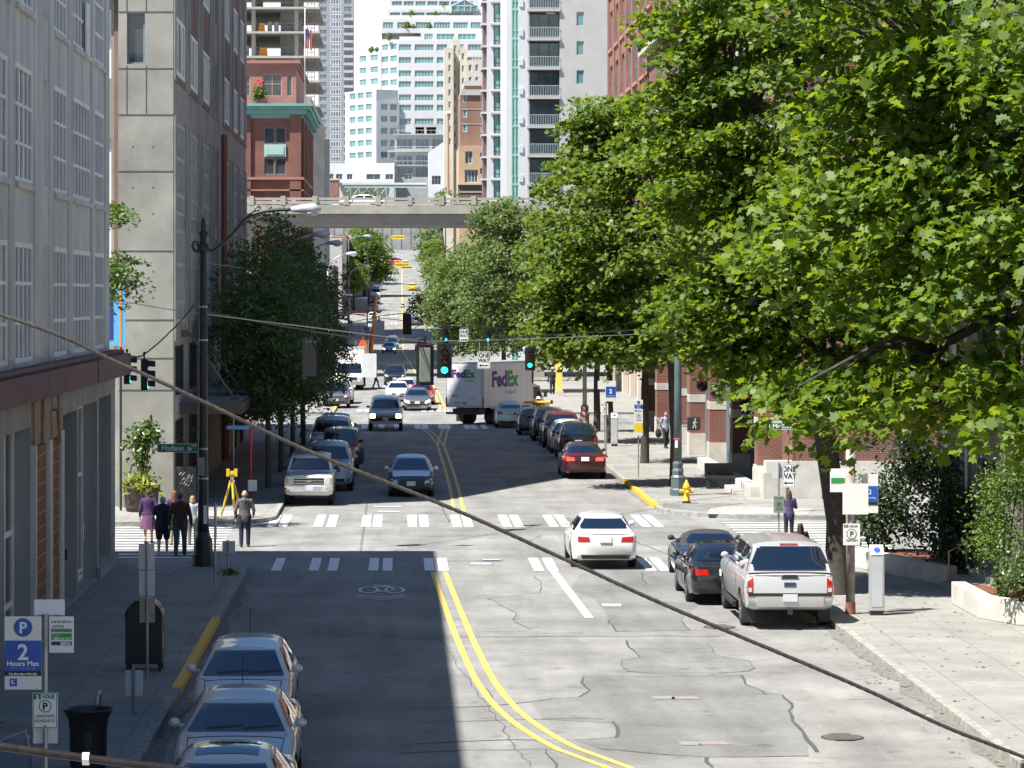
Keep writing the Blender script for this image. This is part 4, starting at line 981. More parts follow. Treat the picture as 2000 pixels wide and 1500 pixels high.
# ---------------------------------------------------------------- tall brick building over the maples
O0=Vector((17,190,0))
B = thing('tall_brick_building','tall rose brick building with a dark cornice rising behind the maples','building',O0)
cells=[(2.0+k*6.4,z,3.4,3.0,2,(.35,)) for k in range(9) for z in (9.6,14.0,18.4,22.8,27.2,31.6)]
m=MB(); wall(m,(17,250),(0,-1),60,0,37,toh(cells),.3); m.quad((17,190,0),(45,190,0),(45,190,37),(17,190,37)); m.quad((17,250,0),(45,250,0),(45,250,37),(17,250,37)); m.quad((17,190,37),(17,250,37),(45,250,37),(45,190,37))
for k in range(10): m.box(16.88,17.02,250-1.6-k*6.4-.2,250-.2-k*6.4-.2,6,36)
part(m,'wall',M_red2,B,O0)
m=MB()
for c in cells: m.box(16.85,17.02,250-c[0]-c[2]-.2,250-c[0]+.2,c[1]-.3,c[1]-.05)
parts(m,'window_sill',mat('rose_sill',(.40,.17,.13),.8,.1,2),B,O0)
facade_windows(B,O0,(17,250),(0,-1),cells,(M_bluegrey,M_glassb,.12,.1),.2)
m=MB(); m.box(16.3,17.1,189.4,250.6,34.2,35.0); part(m,'cornice',M_black,B,O0)
m=MB(); 
for k in range(8): m.box(16.6,17.0,192+k*7.2,193.3+k*7.2,.1,5)
parts(m,'pale_pier',M_cream2,B,O0)
# low storefronts on the far left block
for (y0,y1,h,lab,mm) in ((285,299,9,'low brick shop under the elevated ramp on the left',M_red),(402,440,12,'pale painted shop row beyond the ramp on the left',M_cream2),(445,474,11,'brick shop row far up the street on the left',M_red),(502,545,13,'grey shop row beyond the far crosswalk on the left',M_greyw),(547,600,12,'brick shop row beside the rounded green tree on the left',M_brown),(602,668,10,'cream shop row at the top of the far street on the left',M_cream2)):
    t=thing('shop_row',lab,'shop',(-9.4,y0,prof(y0)-.5))
    cs=[(2+k*4,1,2.6,2.4,2,()) for k in range(int((y1-y0-2)/4))]+[(2+k*4,5.2,2.0,2.2,2,()) for k in range(int((y1-y0-2)/4))]
    m=MB(); block(m,-12,0,0,y1-y0,0,h,right=toh(cs),depth=.3); m.build('wall',mm,t)
    facade_windows(t,Vector((0,0,0)),(0,0),(0,1),cs,(M_wframe,M_glass,.1,.08),.2)
    m=MB(); m.box(-.02,1.6,1,y1-y0-1,3.6,3.8); m.build('awning',mat('awning_white',(.6,.58,.52),.7,.1,1),t)
# wall closing the street far away
t=thing('far_end_building','grey building with a white upper storey closing the far end of the street','building',(-2,770,prof(769)-1)); m=MB(); block(m,-30,40,0,10,0,9.3,front=[(21,24,1.2,4.2)],depth=.8); [m.box(-29+i*2.4,-28.8+i*2.4,-.15,0.02,0,9.2) for i in range(29)]; m.build('wall',mat('far_grey',(.27,.27,.27),.8,.2,.4),t)
m=MB(); m.box(-30,40,-.8,9,9.3,12.3); m.build('upper_storey',M_wh,t)

# hidden block added behind the concrete building to shade the road to the junction
t=thing('rear_block','plain concrete block set back behind the board concrete building on the left','building',(-9.6,156.2,0)); cs=[(1+k*3.2,z,1.8,1.6,2,()) for k in range(3) for z in (2,6,10,14,18,22,26)]; m=MB(); block(m,-16,0,0,10.5,0,35,right=toh(cs),depth=.25); m.build('wall',M_conc,t); facade_windows(t,Vector((0,0,0)),(0,0),(0,1),cs,(M_wframe,M_glassb,.1,.08),.2)
# ---------------------------------------------------------------- trees and shrubs
NP = np.random.default_rng(5)
def leafshape(kind):
    if kind=='maple':
        half=[(0,-.32),(.10,-.30),(.36,-.42),(.30,-.18),(.62,.02),(.40,.10),(.46,.42),(.20,.30),(0,.68)]
        pts=half+[(-x,y) for x,y in half[-2:0:-1]]
        return np.array([(x,y,-.28*abs(x)-.12*max(y,0)) for x,y in pts]),[tuple(range(len(pts)))]
    if kind=='maple2':
        half=[(0,-.30),(.16,-.30),(.40,-.30),(.36,-.08),(.56,.10),(.38,.18),(.36,.40),(.18,.36),(0,.58)]
        pts=half+[(-x,y) for x,y in half[-2:0:-1]]
        return np.array([(x,y,-.40*abs(x)-.2*max(y,0)) for x,y in pts]),[tuple(range(len(pts)))]
    if kind=='oval':
        pts=[(0,-.5),(.22,-.25),(.26,.1),(0,.5),(-.26,.1),(-.22,-.25)]
        return np.array([(x,y,-.3*abs(x)) for x,y in pts]),[(0,1,2,3),(0,3,4,5)]
    if kind=='blade':
        pts=[(0,-.5),(.09,-.2),(.1,.2),(0,.5),(-.1,.2),(-.09,-.2)]
        return np.array([(x,y,-.15*(y+.5)**2) for x,y in pts]),[tuple(range(6))]
    pts=[(0,-.5),(.33,0),(0,.5),(-.33,0)]
    return np.array([(x,y,-.25*abs(x)) for x,y in pts]),[(0,1,2,3)]
def leaves_mesh(name, P, Nn, size, kind, m, curl=True):
    """P points, Nn normals, size per leaf"""
    T,fs = leafshape(kind); n=len(P)
    Nn = Nn/np.linalg.norm(Nn,axis=1,keepdims=True)
    a = NP.normal(size=(n,3)); a -= Nn*(a*Nn).sum(1,keepdims=True); a/=np.linalg.norm(a,axis=1,keepdims=True)
    b = np.cross(Nn,a)
    V = P[:,None,:]+size[:,None,None]*(T[None,:,0:1]*b[:,None,:]+T[None,:,1:2]*a[:,None,:]+T[None,:,2:3]*NP.uniform(-.4,2.6,n)[:,None,None]*Nn[:,None,:])
    k=len(T); V=V.reshape(-1,3)
    me=bpy.data.meshes.new(name); me.vertices.add(n*k); me.vertices.foreach_set('co',V.ravel())
    lp=np.concatenate([np.array(f) for f in fs]); ll=np.array([len(f) for f in fs])
    loops=(np.arange(n)[:,None]*k+lp[None,:]).ravel(); tot=np.tile(ll,n); start=np.concatenate([[0],np.cumsum(tot)[:-1]])
    me.loops.add(len(loops)); me.loops.foreach_set('vertex_index',loops)
    me.polygons.add(len(tot)); me.polygons.foreach_set('loop_start',start); me.polygons.foreach_set('loop_total',tot)
    me.update(calc_edges=True); me.materials.append(m); return me
def sprays(lobes, axis, per, rad, droop=.35, shell=2.6, flat=.16):
    """lobes: (cx,cy,cz,rx,ry,rz,count). returns leaf points, normals and the spray centres"""
    P=[];NN=[];Cc=[]
    for cx,cy,cz,rx,ry,rz,n in lobes:
        u=NP.normal(size=(n,3)); u/=np.linalg.norm(u,axis=1,keepdims=True)
        r=NP.random(n)**(1/shell); r*=NP.uniform(.9,1.08,n)
        c=np.array((cx,cy,cz))+u*r[:,None]*np.array((rx,ry,rz)); Cc.append(c)
        out=c-np.array((axis[0],axis[1],0)); out[:,2]=0; out/= (np.linalg.norm(out,axis=1,keepdims=True)+1e-6)
        for i in range(n):
            k=max(4,int(per*NP.uniform(.6,1.4))); R=rad*NP.uniform(.7,1.3)
            nrm=np.array((0,0,1.0))+out[i]*droop*NP.uniform(.4,1.5)+NP.normal(size=3)*.16; nrm/=np.linalg.norm(nrm)
            t1=out[i]-nrm*out[i].dot(nrm); t1/=np.linalg.norm(t1); t2=np.cross(nrm,t1)
            q=NP.random(k)**.5; th=NP.uniform(0,2*PI,k)
            pp=c[i]+(q*np.cos(th)*R*1.25)[:,None]*t1+(q*np.sin(th)*R)[:,None]*t2+(NP.normal(size=k)*flat*R)[:,None]*nrm-(q**2*R*.25)[:,None]*np.array((0,0,1))
            P.append(pp); NN.append(nrm+NP.normal(size=(k,3))*.55)
    return np.concatenate(P),np.concatenate(NN),np.concatenate(Cc)
M_bark = mat('maple_bark',(.055,.046,.038),.9,.4,6,bump=.5,bscale=25)
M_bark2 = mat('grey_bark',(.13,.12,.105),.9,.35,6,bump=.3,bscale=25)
L_maple = leaf_mat('maple_leaf',(.050,.110,.012),(.185,.255,.030),.48,.55)
L_maple2 = leaf_mat('maple_leaf_far',(.055,.115,.016),(.180,.240,.036),.46,.55)
L_plane = leaf_mat('plane_leaf',(.050,.100,.024),(.150,.200,.050),.36,.55)
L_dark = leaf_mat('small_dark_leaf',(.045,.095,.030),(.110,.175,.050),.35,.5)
L_deep = leaf_mat('deep_green_leaf',(.020,.045,.016),(.050,.085,.025),.25,.4)  # shade on the right hand shrubs put into a darker leaf colour
L_fresh = leaf_mat('fresh_leaf',(.05,.11,.015),(.13,.20,.03),.35,.45)
L_shrub = leaf_mat('shrub_leaf',(.03,.065,.02),(.09,.15,.03),.25,.3)
def tree(name, label, base, lobes, per, rad, size, kind, lm, tr=.25, bark=M_bark, group=None, fork=.35, lean=(0,0), twigs=60, shell=2.6, droop=.35, limbs=True, dens=1.0):
    base=Vector(base); t=thing(name,label,'tree',base,0,group)
    lob=[(l[0]-base.x,l[1]-base.y,l[2]-base.z)+tuple(l[3:6])+(max(3,int(l[6]*dens)),) for l in lobes]
    P,NN,Cc=sprays(lob,(0,0),per,rad,droop,shell)
    sz=size*NP.uniform(.65,1.2,len(P))
    if kind=='maple':
        h=len(P)//2; ix=NP.permutation(len(P)); me=leaves_mesh('crown',P[ix[:h]],NN[ix[:h]],sz[ix[:h]],'maple',lm); m2=leaves_mesh('c2',P[ix[h:]],NN[ix[h:]],sz[ix[h:]],'maple2',lm)
        import bmesh as _bm; q=_bm.new(); q.from_mesh(me); q.from_mesh(m2); q.to_mesh(me); q.free(); bpy.data.meshes.remove(m2); obj('crown',me,t)
    else: obj('crown',leaves_mesh('crown',P,NN,sz,kind,lm),t)
    top=max(l[2] for l in lob); fk=Vector((lean[0]*.4,lean[1]*.4,top*fork)); tp=Vector((lean[0],lean[1],top+.5))
    m=MB()
    pts=[(0,0,-.1),(0,0,.05),(.02,0,fk.z*.3),(fk.x*.7,fk.y*.7,fk.z*.7),tuple(fk),tuple(fk.lerp(tp,.5)+Vector((rnd.uniform(-.3,.3),rnd.uniform(-.3,.3),0))),tuple(tp)]
    m.tube(pts,[tr*1.35,tr*1.12,tr,tr*.93,tr*.85,tr*.45,tr*.12],10)
    if limbs:
        for l in lob:
            st=fk.lerp(tp,rnd.uniform(0,.45)); e=Vector(l[:3]); mid=st.lerp(e,.5)+Vector((rnd.uniform(-.4,.4),rnd.uniform(-.4,.4),rnd.uniform(.0,.5)))
            m.tube([st,mid,e],[tr*.45,tr*.27,tr*.1],7)
            for k in range(3):
                e2=e+Vector((rnd.uniform(-1,1)*l[3],rnd.uniform(-1,1)*l[4],rnd.uniform(-.6,.8)*l[5]))*.8; m.tube([mid.lerp(e,.4),mid.lerp(e2,.6)+Vector((0,0,.2)),e2],[tr*.2,tr*.12,tr*.04],5)
        for i in NP.choice(len(Cc),min(twigs,len(Cc)),replace=False):
            c=Vector(Cc[i]); ax=min(lob,key=lambda l:(Vector(l[:3])-c).length); s0=Vector(ax[:3]).lerp(fk.lerp(tp,.3),.3)
            m.tube([s0,s0.lerp(c,.55)+Vector((0,0,.25)),c],[tr*.13,tr*.08,tr*.03],4,False)
    m.build('trunk',bark,t,True); return t
# foreground maple on the right, its trunk just outside the frame
tree('maple_tree','big foreground maple with large sunlit leaves filling the right edge',(10.9,44,.14),
  [(10.6,44.5,10.6,4.6,5,3.9,230),(7.0,44,8.4,2.0,2.4,1.5,64),(6.5,43.6,6.15,1.5,2.0,.45,36),(7.2,44.4,11.6,1.9,2.4,2.2,62),(11.5,42,7.6,3.6,3.2,1.7,110),(9.6,43.2,6.1,3.0,2.8,.75,95),(12,46,13,3,3,2.2,50),(7.6,44,10.0,1.9,2.0,1.4,44),(8.6,43,7.6,2.0,2,1.2,50)],
  88,.62,.168,'maple',L_maple,.32,twigs=110,shell=2.4,dens=.66)
tree('maple_tree','thick trunked maple standing at the kerb beside the silver pickup',(10.75,75.5,.14),
  [(10.8,76,11.2,4.4,4.6,4.3,290),(8.0,75.6,9.6,2.0,2.6,2.0,84),(8.2,75.5,13.2,1.9,2.4,2.2,84),(12.6,75,8.4,3,3,2,90),(9.4,75,7.7,2.5,2.6,1.1,66),(10.9,76,15.0,3,3,1.8,80),(7.2,75.6,11.6,1.6,2.2,1.7,64),(7.3,75.6,14.3,1.3,1.8,1.4,44),(8.5,75.5,6.7,1.7,2.0,.6,50),(11.4,75,6.9,2.6,2.4,.9,60),(8.9,75.3,5.9,1.4,1.6,.55,44),(10.3,75,5.6,1.8,2,.6,50),(7.2,75.5,7.2,1.0,1.6,.9,44)],
  64,.60,.165,'maple',L_maple,.28,twigs=100,fork=.4,lean=(-1.2,.1),dens=.72)
tree('maple_tree','maple beyond Madison whose crown overhangs the parked cars on the right',(10.6,118,.14),
  [(9.4,118,10.6,4.0,4.2,3.9,270),(6.9,118,8.3,2.2,2.6,2.2,110),(7.2,118,5.6,2.2,2.6,.85,86),(7.6,118,12.4,1.8,2.2,1.6,66),(6.2,117.6,6.4,1.4,2,1.0,50),(10.2,118,7.2,3,3,1.5,80),(7.3,118,14.2,1.2,1.4,.9,34),(10.8,118.5,14.4,2.4,2.5,1.5,80),(12.2,118,11.5,2.2,2.5,2.5,70),(9.6,117,5.4,2.4,1.8,.6,46),(8.6,118,14.3,1.3,1.5,.8,30),(10.4,117.6,5.9,2.2,2.2,.8,40)],
  46,.62,.21,'maple',L_maple2,.21,twigs=80,fork=.42,lean=(-.3,0),dens=.8)
tree('maple_tree','smaller maple in front of the brick arcade behind the green lamp post',(10.7,134,.14),[(10.6,134,7.6,2.8,3,2.6,150),(10.4,134,4.9,1.9,2,.7,46),(11.3,133,9.6,2.4,2.4,1.6,60)],44,.6,.21,'oval',L_maple2,.18,twigs=40)
tree('street_tree','middle maple of the right hand row, shading the parked hatchbacks',(10.4,152,.14),[(9.8,152,9.2,3.6,3.6,3.9,220),(9.0,152,5.9,2.4,2.6,1.0,70)],40,.65,.23,'oval',L_maple2,.18,twigs=40)
tree('street_tree','maple of the right hand row nearest the delivery truck',(10.6,165,.14),[(10.0,165,9.0,3.6,3.6,4.0,200),(9.6,165,6.0,2.6,2.6,.9,60)],36,.7,.25,'oval',L_maple2,.18,twigs=30)
# olive green trees further along on the right
tree('plane_tree','olive green street tree overhanging the road just before the elevated ramp',(9.9,232,.14),[(8.6,232,9.6,4.3,4.5,5.3,300),(7.4,232,13.0,2.2,2.2,2.0,70),(6.6,232,6.6,2.8,3,2.4,120),(9,232,4.2,3,3,1.2,70)],36,.8,.30,'oval',L_plane,.22,twigs=40)
tree('plane_tree','olive green street tree leaning over the road under the elevated ramp',(8.9,262,.14),[(7.2,262,8.2,4.5,4,4.6,270),(4.4,262,6.6,2.4,3,2.6,120),(6.0,262,3.8,2.6,3,1.3,70)],34,.85,.32,'oval',L_plane,.22,twigs=40)
tree('plane_tree','olive green street tree seen past the ramp, lowest branches over the right lane',(8.9,322,.14),[(6.8,322,8.6,4.0,4.5,4.2,220),(4.0,322,6.4,2.6,3,2.2,110)],32,.95,.36,'oval',L_plane,.22,twigs=30)
for i,(x,y,l) in enumerate(((9,395,'bright green tree right of the far street, nearest the ramp'),(9.6,470,'second bright green tree right of the far street'),(9.2,560,'third bright green tree right of the far street'),(8.6,650,'farthest bright green tree right of the far street'))):
    z=prof(y); tree('street_tree',l,(x,y,z),[(x-1.2,y,z+6.4,4.2,4.6,4.6,150),(x-2.8,y,z+4.6,2.6,3,2.2,50)],24,1.1,.5,'oval',L_fresh if i%2 else L_maple2,.25,twigs=16)
z=prof(560); tree('street_tree','rounded green tree left of the far street past the ramp',(-6.3,555,z),[(-5.6,555,z+7.5,4.2,4,4.8,240),(-4.6,555,z+4.4,3.4,3,2.0,110)],24,1.1,.5,'oval',L_fresh,.28,twigs=16)
z=prof(640); tree('street_tree','hazy green tree left of the far street, beside the red pickup',(-8.5,640,z),[(-7.6,640,z+6.5,4.0,4,4.2,120)],24,1.1,.55,'oval',L_fresh,.28,twigs=10)
z=prof(600); tree('street_tree','small green tree between the rounded one and the hazy one on the left',(-7.2,598,z),[(-6.4,598,z+6.2,3.4,4,4.0,140)],24,1.1,.5,'oval',L_fresh,.24,twigs=10)
z=prof(515); tree('street_tree','young green tree on the left just above the parked line',(-7.6,512,z),[(-7.4,512,z+5.6,2.4,3,3.0,110)],22,.9,.42,'oval',L_maple2,.2,twigs=10)
tree('street_tree','green treetop rising above the ramp rail on the right',(7.0,470,prof(470)),[(7.0,470,21.6,1.9,2,2.2,70),(6.2,470,20,1.3,1.5,1,24)],22,.7,.4,'oval',L_maple2,.2,twigs=10)
tree('street_tree','pale green treetop above the ramp rail behind the white car',(-5.2,520,prof(520)),[(-5.2,520,23.6,2.4,2,1.7,50)],20,.8,.42,'oval',L_fresh,.2,twigs=10)
# shaded slender trees on the left kerb
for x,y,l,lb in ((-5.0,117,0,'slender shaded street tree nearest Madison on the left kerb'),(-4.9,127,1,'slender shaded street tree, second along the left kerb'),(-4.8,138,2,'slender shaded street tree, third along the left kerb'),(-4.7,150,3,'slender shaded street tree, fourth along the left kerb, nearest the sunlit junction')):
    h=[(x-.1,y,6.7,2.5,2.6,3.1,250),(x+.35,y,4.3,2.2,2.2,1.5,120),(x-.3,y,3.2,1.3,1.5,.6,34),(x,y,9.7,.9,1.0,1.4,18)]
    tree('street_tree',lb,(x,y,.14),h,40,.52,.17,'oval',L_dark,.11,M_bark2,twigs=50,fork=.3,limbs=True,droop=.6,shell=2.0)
tree('street_tree','sunlit tree branch showing past the corner of the stucco building',(-11.2,97.5,.1),[(-9.0,97,10.0,.75,.8,.45,16),(-8.75,97,8.2,.85,.9,.6,26),(-9.4,97,7.6,.9,.9,.7,22),(-11,97.5,9,1.5,1.5,2,40)],34,.42,.16,'oval',L_fresh,.12,M_bark2,twigs=20)
# ---- shrubs
def shrub(name,label,base,lobes,per,rad,size,kind,lm,cat='shrub',stems=7,group=None):
    base=Vector(base); t=thing(name,label,cat,base,0,group)
    lob=[(l[0]-base.x,l[1]-base.y,l[2]-base.z)+tuple(l[3:]) for l in lobes]
    P,NN,Cc=sprays(lob,(0,0),per,rad,.7,2.0,.35); NN+=NP.normal(size=NN.shape)*.35
    obj('foliage',leaves_mesh('foliage',P,NN,size*NP.uniform(.6,1.25,len(P)),kind,lm),t)
    m=MB()
    for i in range(stems):
        c=Vector(Cc[NP.integers(len(Cc))]); m.tube([(c.x*.15,c.y*.15,-.05),(c.x*.5,c.y*.5,c.z*.5),c],[.035,.022,.008],5)
    m.build('stems',M_bark,t); return t
P0=thing('planter','low dark round planter on the sunlit corner beneath the glossy shrub','planter',(-8.75,104.2,.14))
m=MB(); m.lathe([(.50,0),(.56,.15),(.60,.75),(.64,.80),(.64,.86),(.56,.86)],20); m.build('pot',mat('planter_brown',(.06,.045,.035),.7,.2,4),P0,True); m=MB(); m.lathe([(.55,.80),(.1,.84)],16); m.build('soil',M_soil,P0)
shrub('glossy_shrub','glossy broad leaved shrub growing from the round planter by the concrete wall',(-8.75,104.2,.95),[(-8.75,104.2,2.5,.55,.55,.85,34),(-8.5,104.1,2.9,.45,.45,.4,18)],16,.26,.20,'oval',leaf_mat('magnolia_leaf',(.03,.07,.015),(.12,.18,.035),.2,.3),stems=9)
shrub('grass_clump','yellow green grass clump spilling over the round planter',(-8.75,104.1,.95),[(-8.75,103.95,1.15,.5,.45,.22,26)],12,.3,.42,'blade',leaf_mat('grass_blade',(.10,.14,.02),(.34,.36,.06),.3,.5),'plant',0)
shrub('juniper_shrub','tall light green shrub in the raised bed on the right',(13.8,70.5,.6),[(13.9,70.5,2.9,.75,.8,.7,60),(13.7,70.2,2.0,.7,.8,.6,50),(14.2,70.5,3.6,.6,.6,.5,30)],34,.34,.09,'oval',L_fresh)
shrub('glossy_shrub','low dark green shrub in front of the tall light one in the raised bed',(14.0,68.6,.6),[(14.0,68.6,1.25,.7,.7,.5,60)],34,.28,.11,'oval',L_shrub)
shrub('rhododendron_shrub','dark round shrub in the shade behind the parking signs on the right',(13.0,84.5,.4),[(13.2,84.2,1.6,1.0,1.1,1.1,110),(14.0,83.0,2.9,.9,1.1,1.2,90)],30,.4,.14,'oval',L_deep)
shrub('rhododendron_shrub','broad shaded shrub left of the stair rail on the right',(14.2,78.5,.5),[(14.1,79,1.8,.7,1.2,1.4,110)],28,.4,.14,'oval',L_deep)
shrub('weed_tuft','green weeds round the foot of the short sign post',(-4.5,80.6,.14),[(-4.5,80.6,.22,.3,.25,.08,10)],14,.12,.09,'oval',L_fresh,'weeds',3)
for o in bpy.data.objects:
    if o.name.startswith('roof_planter') and o.type=='EMPTY':
        P_,N_,C_=sprays([(0,0,1.0,.75,.6,.65,60)],(0,0),14,.3,.6,2.0,.4); obj('foliage',leaves_mesh('foliage',P_,N_,.24*NP.uniform(.7,1.2,len(P_)),'oval',L_fresh),o)
        m=MB()
        for i in range(16): m.ball((rnd.uniform(-.3,.3),rnd.uniform(-.6,-.3),rnd.uniform(1.5,2.3)),.09,5,4)
        tag(m.build('flowers',mat('geranium_red',(.65,.03,.025),.6,.2,9),o),kind='stuff')
# raised beds and kerb walls on the right
b=thing('raised_bed','pale concrete raised bed wall with rust coloured mulch at the right edge','planter bed',(13.2,72.6,.14))
m=MB(); m.prism([(-.05,.6),(-.05,-2.8),(.55,-4.3),(4,-5.6),(4,-5.2),(.8,-3.95),(.3,-2.7),(.3,.6)],0,.52); m.build('bed_wall',M_stone,b,bevel=.02)
m=MB(); m.prism([(.3,.6),(.3,-2.7),(.8,-3.95),(4,-5.2),(4,.6)],.1,.44); m.build('mulch',mat('bark_mulch',(.16,.06,.03),.95,.5,9,bump=.8,bscale=18),b)
b=thing('raised_bed','low shaded wall and dark bed beyond the parking meter on the right','planter bed',(12.3,83,.14))
m=MB(); m.prism([(0,1.6),(-.1,0),(1.5,-5.5),(1.8,-5.4),(.25,.1),(.3,1.6)],0,.5); m.build('bed_wall',M_stone,b,bevel=.02); m=MB(); m.prism([(.3,1.6),(.25,.1),(1.8,-5.4),(2.2,-5.4),(2.2,1.6)],.05,.35); m.build('mulch',MATS['bark_mulch'],b)
b=thing('entry_steps','shaded concrete steps with a thin brass rail on the right','steps',(13.4,74.2,.14))
for i in range(3):
    m=MB(); m.box(.2+i*.35,1.2,0,3.0,i*.16,(i+1)*.16); m.build('step',M_kerb,b)
m=MB(); m.tube([(.3,2.4,0),(.3,2.4,.95),(1.1,2.4,1.35),(1.1,2.4,.4)],.022,6); m.build('hand_rail',mat('brass_rail',(.45,.33,.15),.35,.1,3,metal=.8),b)

# roof garden shrubs on the white terraces
d=850; X=lambda px:(px-VX)*d/6000; Zp=lambda py:7.5+(VY-py)*d/6000
proto=None
for px,py,y,sc in ((794,57,4.6,1.0),(806,57,4.6,.7),(838,57,4.6,.8),(850,33,7.4,.9),(878,33,7.4,.7),(760,78,2.5,.9),(724,98,11,.8),(735,97,9,.6),(786,78,1.6,.7),(868,12,9.3,.8),(802,33,7.4,1.0)):
    if proto is None:
        proto=t=thing('terrace_shrub','clipped green shrub in a pot on the white building terraces','shrub',(X(px),d+y,Zp(py)),0,'shrubs on the white terraces')
        P_,N_,C_=sprays([(0,0,1.5,1.1,.8,1.0,40)],(0,0),14,.45,.6,2.0,.4); obj('foliage',leaves_mesh('foliage',P_,N_,.42*NP.uniform(.7,1.2,len(P_)),'oval',L_fresh),t); m=MB(); m.lathe([(.4,0),(.55,.7)],10); m.build('pot',M_soil,t)
    else: q=dup(proto,(X(px),d+y,Zp(py))); q.scale=(sc,sc,sc)
# ---------------------------------------------------------------- vehicles
from mathutils.bvhtree import BVHTree
def paintm(name, col, metal=.0, rough=.28):
    if name in MATS: return MATS[name]
    m = mat(name,col,rough,0,1,metal=metal,coat=.8,spec=.5); return m
M_tyre = mat('tyre_rubber',(.018,.018,.019),.8,.2,8)
M_rim = mat('alloy_rim',(.42,.43,.44),.3,.15,6,metal=.85)
M_trim = mat('black_trim',(.02,.02,.022),.5,.2,6)
M_chrome = mat('chrome',(.75,.75,.76),.15,0,1,metal=1)
M_cglass = mat('car_glass',(.006,.012,.026),.02,0,1,spec=1.0,coat=.7)
M_lens = mat('lamp_lens',(.55,.57,.58),.12,.2,18,spec=.9)
M_lenson = mat('lamp_lit',(.9,.8,.6),.2,0,1,emit=(1,.82,.52,7))
M_amber = mat('amber_lens',(.75,.30,.05),.2,0,1)
M_tail = mat('tail_lens',(.42,.012,.012),.15,.2,20,spec=.9)
M_tailon = mat('tail_lit',(.6,.02,.02),.2,0,1,emit=(1,.05,.03,1.6))
M_plate = mat('licence_plate',(.62,.66,.70),.5,.25,60)
M_headrest = mat('beige_seat',(.42,.38,.30),.8,.1,5)
def interp(st, y, k):
    if y<=st[0][0]: return st[0][k]
    for a,b in zip(st,st[1:]):
        if a[0]<=y<=b[0]:
            t=(y-a[0])/(b[0]-a[0]+1e-9); t2=t*t*(3-2*t)*.35+t*.65
            return a[k]+(b[k]-a[k])*t2
    return st[-1][k]
